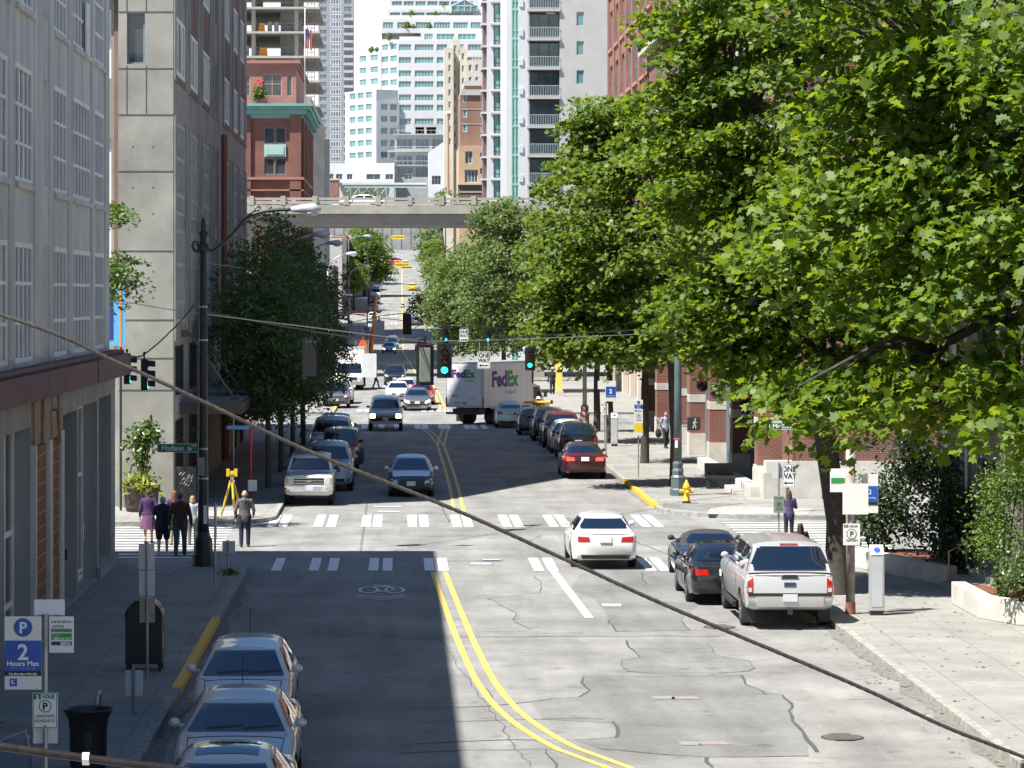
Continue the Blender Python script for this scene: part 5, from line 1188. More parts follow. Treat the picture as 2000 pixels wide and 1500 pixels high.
KIND = {
 'sedan': dict(L=4.85,body=[(0,.60,.66,.34),(.08,.68,.80,.24),(.35,.76,.885,.20),(.9,.86,.915,.19),(1.35,.95,.915,.19),(3.6,.985,.915,.19),(4.2,1.02,.90,.2),(4.68,1.02,.86,.26),(4.80,.96,.80,.30),(4.85,.72,.74,.36)],
   green=[(1.2,.93,.76),(2.0,1.36,.60),(2.55,1.455,.58),(3.25,1.43,.57),(3.55,1.36,.58),(4.25,1.01,.70)],wb=.845,ax=(.93,3.75),r=.33),
 'hatch': dict(L=4.15,body=[(0,.60,.58,.32),(.07,.72,.73,.24),(.3,.84,.82,.20),(.75,.95,.845,.19),(1.0,1.0,.845,.19),(3.7,1.02,.845,.19),(4.05,1.0,.80,.26),(4.15,.8,.74,.36)],
   green=[(.8,.97,.72),(1.6,1.42,.585),(2.2,1.505,.57),(3.3,1.47,.56),(3.6,1.42,.57),(4.02,1.02,.66)],wb=.80,ax=(.80,3.35),r=.31),
 'prius': dict(L=4.45,body=[(0,.55,.56,.30),(.08,.66,.74,.22),(.4,.80,.83,.19),(.95,.94,.86,.18),(1.15,.98,.86,.18),(3.9,1.05,.86,.18),(4.35,1.05,.80,.26),(4.45,.8,.74,.36)],
   green=[(.8,.93,.74),(1.85,1.42,.58),(2.3,1.49,.56),(3.0,1.45,.55),(3.6,1.33,.56),(4.35,1.06,.66)],wb=.82,ax=(.92,3.62),r=.31),
 'suv': dict(L=4.55,body=[(0,.76,.66,.36),(.09,.88,.82,.29),(.35,.98,.89,.27),(1.05,1.06,.91,.27),(1.3,1.10,.91,.27),(4.2,1.12,.91,.27),(4.47,1.10,.86,.32),(4.55,.9,.80,.42)],
   green=[(1.1,1.07,.76),(1.75,1.58,.66),(2.3,1.72,.65),(3.9,1.69,.63),(4.15,1.60,.64),(4.48,1.14,.74)],wb=.86,ax=(.9,3.55),r=.36),
 'boxy': dict(L=4.6,body=[(0,1.0,.80,.42),(.05,1.06,.86,.38),(.2,1.09,.885,.36),(1.35,1.15,.89,.36),(4.45,1.17,.89,.36),(4.55,1.15,.87,.4),(4.6,1.0,.85,.45)],
   green=[(1.35,1.14,.80),(1.85,1.66,.70),(2.2,1.74,.70),(4.2,1.74,.70),(4.35,1.68,.71),(4.58,1.18,.80)],wb=.84,ax=(.85,3.45),r=.37),
 'pickup': dict(L=5.9,body=[(0,.98,.80,.50),(.06,1.08,.92,.44),(.3,1.17,.985,.42),(1.5,1.24,1.0,.42),(5.7,1.27,1.0,.44),(5.85,1.27,.99,.5),(5.9,1.2,.97,.55)],
   green=[(1.45,1.23,.84),(2.1,1.80,.73),(2.6,1.94,.72),(3.8,1.95,.72),(5.35,1.95,.78),(5.66,1.90,.80),(5.88,1.30,.91)],wb=.93,ax=(1.0,4.72),r=.40),
 'jeep': dict(L=4.3,body=[(0,.95,.62,.55),(.05,1.05,.66,.5),(1.3,1.15,.72,.45),(1.5,1.18,.78,.42),(4.2,1.18,.78,.45),(4.3,1.1,.76,.5)],
   green=[(1.45,1.17,.72),(1.62,1.72,.68),(1.8,1.83,.68),(4.05,1.82,.68),(4.22,1.2,.72)],wb=.76,ax=(.62,3.2),r=.41),
 'roadster': dict(L=4.4,body=[(0,.55,.60,.30),(.08,.65,.78,.22),(.4,.74,.87,.18),(1.0,.84,.895,.17),(1.4,.90,.895,.17),(3.2,.92,.90,.17),(3.8,.93,.90,.18),(4.3,.86,.82,.26),(4.4,.66,.74,.36)],
   green=[(1.35,.89,.74),(2.05,1.22,.58),(2.5,1.29,.56),(2.9,1.25,.56),(3.5,.94,.68)],wb=.80,ax=(.95,3.35),r=.33),
 'van': dict(L=5.6,body=[(0,.95,.80,.42),(.08,1.05,.90,.36),(.4,1.15,.97,.34),(1.0,1.25,.99,.33),(5.5,1.3,.99,.34),(5.6,1.2,.96,.42)],
   green=[(.9,1.24,.90),(1.5,1.95,.84),(1.9,2.35,.82),(5.3,2.38,.82),(5.55,1.32,.90)],wb=.95,ax=(.95,4.5),r=.36),
}
_BODY = {}
def body_meshes(kind):
    if kind in _BODY: return _BODY[kind]
    K=KIND[kind]; L=K['L']; st=K['body']; NS=44
    ys=sorted({L*(i/NS) for i in range(NS+1)}|{s[0] for s in st}|{.03,.05,L-.03})
    vs=[];fs=[];n=0
    for y in ys:
        zt,hw,zb=(interp(st,y,k) for k in (1,2,3)); h=zt-zb
        half=[(.0,zb),(.80*hw,zb),(.95*hw,zb+.05),(.985*hw,zb+.3*h),(hw,zb+.55*h),(.985*hw,zb+.8*h),(.95*hw,zt-.05*h-.01),(.88*hw,zt-.008),(.45*hw,zt+.018),(0,zt+.025)]
        ring=half+[(-x,z) for x,z in half[-2:0:-1]]; n=len(ring)
        vs+= [(x,y-L/2,z) for x,z in ring]
    for i in range(len(ys)-1):
        for k in range(n): fs.append((i*n+k,i*n+(k+1)%n,(i+1)*n+(k+1)%n,(i+1)*n+k))
    fs.append(tuple(range(n))); fs.append(tuple(range((len(ys)-1)*n,len(ys)*n))[::-1])
    bm=bpy.data.meshes.new('body'); bm.from_pydata(vs,[],fs); bm.materials.append(M_trim); bm.materials.append(M_trim); bm.update()
    bv=BVHTree.FromPolygons([Vector(v) for v in vs],fs)
    hwm=max(s[2] for s in st)
    # wheel arches cut out of the body
    cut=MB()
    for ya in K['ax']:
        for sx in (-1,1):
            r=K['r']+.065; q=[]; nn=20
            v2=[(sx*(hwm-.34),ya-L/2+r*math.cos(2*PI*i/nn),K['r']+r*math.sin(2*PI*i/nn)) for i in range(nn)]
            v3=[(sx*(hwm+.3),b,c) for a,b,c in v2]
            ff=[tuple(range(nn)),tuple(range(nn,2*nn))[::-1]]+[(i,nn+i,nn+(i+1)%nn,(i+1)%nn) for i in range(nn)]
            if sx>0: ff=[f[::-1] for f in ff]
            ff=[f[::-1] for f in ff]; cut.add(v2+v3,ff)
    cm=cut.mesh('cut',[M_trim,M_trim]); cm.polygons.foreach_set('material_index',[1]*len(cm.polygons))
    import bmesh as _b
    for me in (cm,bm):
        q=_b.new(); q.from_mesh(me); _b.ops.recalc_face_normals(q,faces=q.faces); q.to_mesh(me); q.free()
    o=bpy.data.objects.new('b',bm); c=bpy.data.objects.new('c',cm); COL.objects.link(o); COL.objects.link(c)
    md=o.modifiers.new('x','BOOLEAN'); md.operation='DIFFERENCE'; md.object=c; md.solver='EXACT'
    try: md.material_mode='INDEX'
    except Exception: pass
    me=evalmesh(o,'body'); bpy.data.objects.remove(o); bpy.data.objects.remove(c); autosmooth(me,.75)
    # cabin
    gr=K['green']; y0,y1=gr[0][0],gr[-1][0]; gy=sorted({y0+(y1-y0)*i/36 for i in range(37)}|{g_[0] for g_ in gr}); gv=[];gf=[]; A=[1,.9,.8,.7,.62,.55,.5,.42,.3,.15,0]
    def gs(y,a):
        zt,wr=interp(gr,y,1),interp(gr,y,2); zb=interp(st,y,1)-.03; wb=K['wb']*min(1,interp(st,y,2)/hwm); h=max(.02,zt-zb); e=.075*min(1,h/.4)
        if a>.55:
            k=(1-a)/.45; return (wb+(wr-wb)*k*(.75+.25*k), zb+(zt-e-zb)*k)
        k=a/.55; return (wr*k*(1.0), zt-e*k**3.2)
    for y in gy:
        ring=[(gs(y,a)[0],gs(y,a)[1]) for a in A]; ring=ring+[(-x,z) for x,z in ring[-2::-1]]; n=len(ring)
        gv+=[(x,y-L/2,z) for x,z in ring]
    for i in range(len(gy)-1):
        for k in range(n-1): gf.append((i*n+k,(i+1)*n+k,(i+1)*n+k+1,i*n+k+1))
    gm=bpy.data.meshes.new('cabin'); gm.from_pydata(gv,[],gf); gm.materials.append(M_trim); gm.update(); autosmooth(gm,.8)
    gb=BVHTree.FromPolygons([Vector(v) for v in gv],gf)
    _BODY[kind]=(me,gm,bv,gb,hwm); return _BODY[kind]
def decal(bvh, quad, side, nx=6, nz=3, off=.008, thick=.03):
    """quad: 4 corners (bl,br,tr,tl) seen on the given side; conforms to the surface behind it"""
    rows=[]
    for j in range(nz+1):
        for i in range(nx+1):
            u,v=i/nx,j/nz
            p=[(quad[0][k]*(1-u)+quad[1][k]*u)*(1-v)+(quad[3][k]*(1-u)+quad[2][k]*u)*v for k in (0,1)]
            if side=='front': o,d=Vector((p[0],-6,p[1])),Vector((0,1,0))
            elif side=='rear': o,d=Vector((p[0],6,p[1])),Vector((0,-1,0))
            elif side=='right': o,d=Vector((4,p[0],p[1])),Vector((-1,0,0))
            elif side=='left': o,d=Vector((-4,p[0],p[1])),Vector((1,0,0))
            else: o,d=Vector((p[0],p[1],5)),Vector((0,0,-1))
            h=bvh.ray_cast(o,d)
            rows.append((h[0],d))
    good=[r[0] for r in rows if r[0] is not None]
    if not good: return None
    mb=MB(); w=nx+1; V=[]
    ad=sum((abs((g_-rows[0][1]*0).dot(rows[0][1])) for g_ in good))/len(good)
    for k,(h,d) in enumerate(rows):
        if h is None:
            q=min((i for i,r in enumerate(rows) if r[0] is not None),key=lambda i:abs(i%w-k%w)+abs(i//w-k//w)); h=rows[q][0]
        V.append(h-d*off)
    V2=[v+rows[0][1]*thick for v in V]
    N_=len(V); fs=[]
    for j in range(nz):
        for i in range(nx): fs.append((j*w+i,j*w+i+1,(j+1)*w+i+1,(j+1)*w+i))
    edge=[i for i in range(w)]+[j*w+nx for j in range(1,nz+1)]+[nz*w+i for i in range(nx-1,-1,-1)]+[j*w for j in range(nz-1,0,-1)]
    for a,b in zip(edge,edge[1:]+edge[:1]): fs.append((a,N_+a,N_+b,b))
    mb.add(V+V2,fs); return mb
_WH={}
def wheel_meshes(r,w=.21):
    if (r,w) in _WH: return _WH[(r,w)]
    t=MB(); t.lathe([(r*.62,-w/2),(r*.93,-w/2),(r,-w*.36),(r,w*.36),(r*.93,w/2),(r*.62,w/2)],26); 
    t.v=[(v[2],v[0],v[1]) for v in t.v]
    q=MB(); q.lathe([(r*.15,w*.40),(r*.66,w*.44),(r*.64,w*.50)],26); q.v=[(v[2],v[0],v[1]) for v in q.v]; q.mi=1
    for i in range(5):
        a=2*PI*i/5; q.prismv([(w*.42,math.cos(a+da)*rr,math.sin(a+da)*rr) for rr,da in ((r*.12,-.5),(r*.63,-.19),(r*.63,.19),(r*.12,.5))],(w*.1,0,0))
    tm=t.mesh('tyre',M_tyre); autosmooth(tm,.7); qm=q.mesh('rim',[M_trim,M_rim]); _WH[(r,w)]=(tm,qm); return _WH[(r,w)]
CARN={'sedan':'sedan_car','hatch':'hatchback_car','prius':'hatchback_car','suv':'sport_utility_car','boxy':'sport_utility_car','pickup':'pickup_truck','jeep':'open_jeep' if False else 'off_road_car','roadster':'convertible_car','van':'passenger_van'}
CATN={'pickup':'pickup truck','van':'van'}
def car(kind, paint, pos, away, label, on=False, roofm=None, rz=0.0, group=None, hood=None, plate=True, brake=False, cap=False, extra=None, scale=1.0, seats=False, glass=None):
    """pos = ground point under the middle of the end nearest the camera"""
    K=KIND[kind]; L=K['L']; me,gm,bv,gb,hwm=body_meshes(kind)
    t=thing(CARN[kind],label,CATN.get(kind,'car'),(pos[0],pos[1]+L/2*scale,prof(pos[1])+(.01 if pos[1]>400 else .008)),(PI if away else 0)+rz,group)
    if scale!=1: t.scale=(scale,)*3
    if pos[1]>400: t.rotation_euler.x = (-1 if away else 1)*.054
    b=me.copy(); b.materials[0]=paint; obj('body',b,t)
    g_=gm.copy(); g_.materials[0]=roofm or paint; obj('cabin',g_,t)
    gl=glass or M_cglass; Y=lambda y:y-L/2; gr=K['green']
    ws0,ws1=gr[0],gr[1]; zc=interp(K['body'],ws0[0],1)
    zr=gr[2][1]; wt=gr[1][2]; wbm=K['wb']
    def add(name,mb,m,par=t,smooth=True):
        if mb is None: return None
        return obj(name,autosmooth(mb.mesh(name,m),.6),par)
    z0=zc+.05; z1=max(zr-.115,ws1[1]-.02)
    add('windshield',decal(gb,[(-wbm*.87,z0),(wbm*.87,z0),(wt*.87,z1-.03),(-wt*.87,z1-.03)],'front',16,10,.022,.05),gl)
    rr,rt=gr[-1],gr[-2]; zrb=max(interp(K['body'],rr[0],1)+.05,rr[1]+.05); zrt=max(rt[1]-.02,gr[-3][1]-.12)
    rwn=add('rear_window',decal(gb,[(-rr[2]*1.02,zrb),(rr[2]*1.02,zrb),(rt[2]*.87,zrt-.02),(-rt[2]*.87,zrt-.02)],'rear',16,10,.022,.05),gl)
    zb=interp(K['body'],2.4,1)+.03; zt=gr[2][1]-.13
    f0,f1=gr[0][0]+.42,gr[1][0]+.22; m0=(gr[1][0]+gr[-2][0])/2+.05; r0,r1=gr[-1][0]-.35,gr[-2][0]-.08
    if kind=='roadster': m0=r1-.15
    for s in ('left','right'):
        add('side_window',decal(gb,[(Y(f0),zb),(Y(m0-.06),zb),(Y(m0-.06),zt),(Y(f1),zt)],s,10,5,.014),gl)
        if kind!='roadster': add('side_window',decal(gb,[(Y(m0+.06),zb),(Y(min(r0,L-.4)),zb+.02),(Y(r1),zt),(Y(m0+.06),zt)],s,10,5,.014),gl)
    st=K['body']; zf=st[1][1]; hf=st[1][2]
    lens=M_lenson if on else M_lens
    sq = kind in('boxy','pickup','jeep','van')
    for sx in (-1,1):
        if sq: q=[(sx*hf*.66,zf-.30),(sx*hf*.97,zf-.30),(sx*hf*.97,zf-.06),(sx*hf*.66,zf-.06)]
        else: q=[(sx*hf*.62,zf-.17),(sx*hf*1.0,zf-.11),(sx*hf*1.06,zf+.05),(sx*hf*.74,zf-.01)]
        add('headlight',decal(bv,q,'front',5,3),lens)
    gmt=M_trim
    if sq:
        gq=[(-hf*.62,zf-.30),(hf*.62,zf-.30),(hf*.62,zf-.05),(-hf*.62,zf-.05)]
    else: gq=[(-hf*.52,zf-.16),(hf*.52,zf-.16),(hf*.56,zf-.04),(-hf*.56,zf-.04)]
    gq_=add('grille',decal(bv,gq,'front',6,3,.006),gmt)
    if sq and gq_:
        for k in range(3):
            z=zf-.26+k*.085; add('grille_bar',decal(bv,[(-hf*.60,z),(hf*.60,z),(hf*.60,z+.022),(-hf*.60,z+.022)],'front',4,1,.018,.02),M_chrome,gq_)
    zb0=st[0][3]
    bq=[(-hf*.92,zb0+.0),(hf*.92,zb0+.0),(hf*.96,zb0+.12),(-hf*.96,zb0+.12)]
    add('front_bumper',decal(bv,[(-hf*.99,zb0+.10),(hf*.99,zb0+.10),(hf*.99,zb0+.28),(-hf*.99,zb0+.28)],'front',10,2,.035,.06) if sq else decal(bv,bq,'front',8,2,.01),M_chrome if kind in('boxy','van') else M_trim)
    if plate:
        zp=zb0+(.14 if sq else .13); add('license_plate',decal(bv,[(-.16,zp),(.16,zp),(.16,zp+.16),(-.16,zp+.16)],'front',2,1,.045 if sq else .02,.03),M_plate)
    # rear
    hr=st[-2][2]; ztl=st[-3][1]
    tl=M_tailon if brake else M_tail
    for sx in (-1,1):
        if kind in('pickup',): q=[(sx*hr*.83,ztl-.44),(sx*hr*.99,ztl-.44),(sx*hr*.99,ztl-.06),(sx*hr*.83,ztl-.06)]
        elif kind in('suv','boxy','van'): q=[(sx*hr*.80,ztl-.28),(sx*hr*1.0,ztl-.28),(sx*hr*1.0,ztl+.0),(sx*hr*.84,ztl+.0)]
        else: q=[(sx*hr*.52,ztl-.26),(sx*hr*1.02,ztl-.27),(sx*hr*1.04,ztl-.10),(sx*hr*.56,ztl-.13)]
        add('taillight',decal(bv,q,'rear',5,3),tl)
    zp=ztl-.27 if not sq else ztl-.62
    if kind in('suv',): zp=ztl-.34
    add('license_plate',decal(bv,[(-.16,zp),(.16,zp),(.16,zp+.16),(-.16,zp+.16)],'rear',2,1,.03 if not sq else .075,.03),M_plate)
    zb1=st[-1][3]
    if kind=='pickup':
        add('rear_bumper',decal(bv,[(-hr*1.0,zb1-.02),(hr*1.0,zb1-.02),(hr*1.0,zb1+.2),(-hr*1.0,zb1+.2)],'rear',8,2,.06,.12),mat('bumper_silver',(.55,.55,.55),.3,.05,2,metal=.4))
    else: add('rear_bumper',decal(bv,[(-hr*.8,zb1-.06),(hr*.8,zb1-.06),(hr*.84,zb1+.05),(-hr*.84,zb1+.05)],'rear',8,2,.012),M_trim)
    # mirrors, handles, wheels
    ym=Y(gr[0][0]+.48); zm=zc+.10; wmir=K['wb']+.02
    for sx in (-1,1):
        m=MB(); m.ball((sx*(wmir+.085),ym,zm+.02),(.095,.065,.075),10,6); m.cbox((sx*(wmir-.01),ym,zm-.02),(.12,.05,.04)); m.build('mirror',M_trim if kind in('boxy','jeep','pickup') and not cap else (roofm or paint),t,True)
        for yy in (m0-.25,min(m0+.95,r0-.05)):
            h=bv.ray_cast(Vector((sx*4,Y(yy),zb-.14)),Vector((-sx,0,0)))[0]
            if h and kind!='van': m=MB(); m.cbox((h.x,h.y,h.z),(.05,.16,.035)); m.build('door_handle',paint,t)
        for ya in K['ax']:
            tm,qm=wheel_meshes(K['r']); o=obj('wheel',tm,t,(sx*(hwm-.125),Y(ya),K['r']),0 if sx>0 else PI); obj('rim',qm,o)
    if pos[1]<215:
        for s in ('left','right'):
            for yy in (f0-.12,m0,r0+.02):
                add('door_seam',decal(bv,[(Y(yy)-.009,.36),(Y(yy)+.009,.36),(Y(yy)+.009,zb-.05),(Y(yy)-.009,zb-.05)],s,1,6,.005,.02),M_trim)
        if kind in('sedan','roadster','prius','pickup'):
            zs_=ztl-.02 if kind!='pickup' else ztl-.02; 
            add('boot_seam',decal(bv,[(-hr*.8,ztl-.055),(hr*.8,ztl-.055),(hr*.8,ztl-.04),(-hr*.8,ztl-.04)],'rear',8,1,.005,.02),M_trim)
        hy=K['green'][0][0]-.12; add('bonnet_seam',decal(bv,[(-hf*.9,Y(hy)),(hf*.9,Y(hy)),(hf*.9,Y(hy)+.02),(-hf*.9,Y(hy)+.02)],'top',8,1,.006,.02),M_trim)
        for sx in (-1,1): add('bonnet_seam',decal(bv,[(sx*hf*.86,Y(.3)),(sx*hf*.86+.014,Y(.3)),(sx*hf*.9+.014,Y(hy)),(sx*hf*.9,Y(hy))],'top',1,8,.006,.02),M_trim)
    if seats and rwn:
        for x in (-.42,0,.42): add('headrest',decal(gb,[(x-.12,zrb+.05),(x+.12,zrb+.05),(x+.09,zrb+.2),(x-.09,zrb+.2)],'rear',3,3,.012,.01),M_headrest)
    if extra: extra(t,bv,gb,K,Y,add)
    return t
PW=paintm('paint_white',(.70,.70,.67)); PSil=paintm('paint_silver',(.50,.51,.52),.2,.3); PSil2=paintm('paint_light_silver',(.60,.61,.61),.12,.3)
PBlk=paintm('paint_black',(.010,.011,.013)); PNavy=paintm('paint_navy',(.012,.020,.045)); PMar=paintm('paint_maroon',(.075,.022,.025),.3); PGry=paintm('paint_grey',(.16,.165,.17),.5,.3)
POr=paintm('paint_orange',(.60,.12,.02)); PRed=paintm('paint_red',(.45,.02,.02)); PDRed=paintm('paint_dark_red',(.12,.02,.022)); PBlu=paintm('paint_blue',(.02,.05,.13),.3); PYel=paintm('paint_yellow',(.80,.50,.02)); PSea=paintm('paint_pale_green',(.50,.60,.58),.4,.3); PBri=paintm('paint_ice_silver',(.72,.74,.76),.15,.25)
PSteel=paintm('paint_steel_blue',(.20,.24,.29),.5,.3)
def gx(px,py): p=G(px,py); return (p.x,p.y)
def at(px,d): return ((px-VX)*d/F,d)
# ---- parked facing the camera, left kerb
def antenna(t,bv,gb,K,Y,add):
    m=MB(); h=gb.ray_cast(Vector((0,Y(K['green'][-2][0]-.35),5)),Vector((0,0,-1)))[0]
    if h: m.tube([(0,h.y,h.z-.02),(0,h.y+.04,h.z+.42)],.008,5); m.build('antenna',M_trim,t)
def wiper(t,bv,gb,K,Y,add):
    for s,x0 in ((1,-.45),(1,.1)):
        add('wiper',decal(gb,[(x0,K['green'][0][1]+.065),(x0+.55,K['green'][0][1]+.10),(x0+.55,K['green'][0][1]+.122),(x0,K['green'][0][1]+.09)],'front',5,1,.03,.02),M_trim)
def both(*a):
    return lambda *k: [f(*k) for f in a]
def sunroof(t,bv,gb,K,Y,add): add('sunroof',decal(gb,[(-.42,Y(2.2)),(.42,Y(2.2)),(.42,Y(2.9)),(-.42,Y(2.9))],'top',6,4,.008,.02),M_cglass)
car('hatch',PSil2,at(470,51.4),False,'silver hatchback parked beside the yellow kerb, farthest of the three at the lower left',group='silver cars parked at the lower left',extra=both(antenna,wiper),cap=True)
car('sedan',PSil,at(452,44.6),False,'silver car with square mirrors parked in the middle of the three at the lower left',group='silver cars parked at the lower left',extra=both(antenna,wiper),cap=True)
car('sedan',PSil,at(424,38.6),False,'silver car with a glass sunroof cut off by the lower left edge',group='silver cars parked at the lower left',extra=both(sunroof,wiper),cap=True)
def oldfront(t,bv,gb,K,Y,add):
    for sx in (-1,1): add('turn_signal',decal(bv,[(sx*.72,.82),(sx*.81,.82),(sx*.81,1.0),(sx*.72,1.0)],'front',2,2,.012),M_amber)
    add('badge',decal(bv,[(-.09,.86),(.09,.86),(.09,.91),(-.09,.91)],'front',2,1,.03,.02),mat('gold_badge',(.6,.45,.15),.3,.1,9,metal=.6))
car('boxy',PW,gx(603,989),False,'white boxy sport utility with chrome bumper parked first beyond Madison on the left',extra=oldfront)
car('suv',PSil2,at(640,116.5),False,'silver sport utility parked directly behind the white boxy one on the left',scale=1.06)
def jeepx(t,bv,gb,K,Y,add):
    for sx in (-1,1):
        for ya in K['ax']:
            m=MB(); m.prismv([(sx*.62,Y(ya)+.56*math.cos(a),.42+.52*math.sin(a)) for a in [PI*i/10 for i in range(11)]],(sx*.34,0,0)); m.build('fender',M_trim,t)
    m=MB(); m.lathe([(.42,-.1),(.42,.1)],20); m.v=[(v[0],v[2]+2.3,v[1]+1.0) for v in m.v]; m.build('spare_wheel',M_tyre,t)
    m=MB(); m.box(.45,.62,-2.22,-2.16,.70,.82); m.box(-.62,-.45,-2.22,-2.16,.70,.82); m.build('turn_signal',M_amber,t)
car('jeep',POr,at(664,128.0),False,'orange off road car with black fenders parked on the left beyond Madison',extra=jeepx,roofm=PGry)
car('suv',PW,at(648,137.5),False,'white sport utility with roof rails parked behind the orange off road car',scale=1.14)
car('suv',PNavy,at(653,147.5),False,'dark blue sport utility with a red mirror edge, last before the left junction')
car('suv',PGry,gx(656,798),False,'grey sport utility parked by the yellow kerb past the left junction')
car('suv',PW,at(664,209.5),False,'white sport utility parked behind the grey one past the left junction')
# ---- coming towards the camera
def priushood(t,bv,gb,K,Y,add): add('hood',decal(bv,[(-.66,Y(.30)),(.66,Y(.30)),(.72,Y(.92)),(-.72,Y(.92))],'top',12,10,.012,.02),PBri)  # sky reflection put into a pale hood colour; the roof takes it too
car('prius',PBlk,gx(803,972),False,'black hatchback with sky reflection painted on hood and roof driving towards the near crosswalk',roofm=PBri,extra=priushood,group=None)
car('pickup',PSil2,gx(753,843),False,'silver pickup with lit headlights crossing the junction towards us',on=True,scale=.95)
car('sedan',PGry,gx(815,803),False,'grey sedan with bright lit headlights waiting behind the junction',on=True)
car('sedan',PW,gx(777,785),False,'white sedan approaching in the left lane beside the grey one',scale=.97)
car('sedan',PRed,at(824,208),False,'red sedan close behind the grey sedan with lit headlights')
car('sedan',PSil2,at(792,221),False,'silver white sedan behind the red one in the oncoming queue')
car('suv',PBlk,gx(771,753),False,'black sport utility in the oncoming lane under the elevated ramp')
car('sedan',PSteel,at(760,388),False,'steel blue sedan with lit headlights approaching far beyond the ramp',on=True)
car('suv',PSteel,at(766,410),False,'dark sport utility following the steel blue sedan far up the street')
# ---- going away
car('sedan',PW,gx(1183,1114),True,'white sedan with beige headrests driving away between the two crosswalks',seats=True,extra=None)
car('suv',PBlk,at(824,400),True,'black sport utility driving away far beyond the ramp',brake=True)
car('sedan',PGry,at(812,474),True,'grey sedan driving away at the far crosswalk',brake=False)
car('sedan',PYel,at(805,575),True,'yellow taxi driving uphill on the far street')
car('van',PW,at(758,612),False,'white van coming down the far street',on=False)
# ---- parked facing away, right kerb
def fseries(t,bv,gb,K,Y,add):
    add('tailgate_badge',decal(bv,[(-.13,.98),(.13,.98),(.13,1.07),(-.13,1.07)],'rear',4,2,.012,.02),PBlu)
    add('tailgate_handle',decal(bv,[(-.2,1.16),(.2,1.16),(.15,1.24),(-.15,1.24)],'rear',3,2,.012,.02),M_trim)
    add('step_bar',MBbox((.98,1.08,-1.3,1.0,.38,.46)),M_trim); add('step_bar',MBbox((-1.08,-.98,-1.3,1.0,.38,.46)),M_trim)
    for sx in (-1,1): add('reverse_lamp',decal(bv,[(sx*.85,.86),(sx*.93,.86),(sx*.93,.95),(sx*.85,.95)],'rear',2,2,.02,.02),M_lens)
    add('bumper_gap',decal(bv,[(-.93,.76),(.93,.76),(.93,.83),(-.93,.83)],'rear',8,1,.012,.03),M_trim)
    add('tow_hitch',MBbox((-.05,.05,2.9,3.05,.36,.46)),M_trim)
    for sx in (-1,1):
        add('mud_flap',MBbox((min(sx*.72,sx*.98),max(sx*.72,sx*.98),2.30,2.33,.12,.55)),M_trim)
        add('canopy_window',decal(gb,[(Y(4.05),1.42),(Y(5.35),1.42),(Y(5.4),1.80),(Y(4.05),1.80)],'right' if sx>0 else 'left',5,3),M_cglass)
    add('brake_lamp',decal(gb,[(-.2,1.895),(.2,1.895),(.2,1.915),(-.2,1.915)],'rear',3,1,.02,.03),M_tail)
def MBbox(b): m=MB(); m.box(*b); return m
car('pickup',PSil,gx(1543,1232),True,'silver pickup with a matching canopy parked on the right in front',extra=fseries,cap=True)
car('sedan',PBlk,gx(1418,1184),True,'black sedan parked between the silver pickup and the blue convertible',scale=.97)
car('roadster',PBlu,gx(1396,1142),True,'dark blue convertible with black soft top parked nearest Madison on the right',roofm=mat('soft_top',(.03,.033,.04),.8,.2,6))
car('sedan',PMar,gx(1143,937),True,'maroon sedan with lit tail lamps, nearest of the right hand row beyond Madison',brake=True)
car('suv',PBlk,at(1130,138.2),True,'black sport utility parked directly ahead of the maroon sedan')
car('hatch',PW,at(1112,144.2),True,'white hatchback parked between two dark cars on the right',scale=1.05)
car('suv',PDRed,at(1098,149.5),True,'dark sport utility with tall red tail lamps on the right beyond the white hatchback',scale=1.05)
car('suv',PBlk,at(1075,156),True,'black van like car in the middle of the right hand row',scale=1.0)
car('hatch',PNavy,at(1042,163),True,'small dark blue car parked behind the pale green hatchback',scale=.98)
car('prius',PSea,gx(997,837),True,'pale silver green hatchback at the head of the right hand row, beside the delivery truck')
car('suv',PSil,at(925,236),True,'tan grey sport utility parked far on the right past the delivery truck',scale=1.0)
car('suv',PGry,at(902,250),True,'grey car parked beyond the tan one under the olive trees')
car('sedan',PSil2,at(846,560),True,'silver car parked far up the right kerb under the trees'); car('sedan',PDRed,at(851,540),True,'dark red car parked far up the right kerb below the silver one')
# ---- far parked line on the left, beyond the ramp
for i,(d,p,k,l) in enumerate(((465,PSea,'sedan','pale green car first in the far left parking line'),(485,PBri,'sedan','ice blue car second in the far left parking line'),(508,PSteel,'sedan','steel blue car third in the far left parking line'),(530,PNavy,'suv','navy car fourth in the far left parking line'),(552,PW,'suv','white car fifth in the far left parking line'),(575,PGry,'van','grey van at the top of the far left parking line'))):
    car(k,p,(-4.2,d),False,l,group='cars parked in the far left line',scale=1)
car('pickup',PRed,(-1.0,678),False,'red pickup turning across the top of the far street',rz=1.25)
car('suv',PSil2,at(792,668),True,'pale sport utility beside the red pickup at the top of the street')
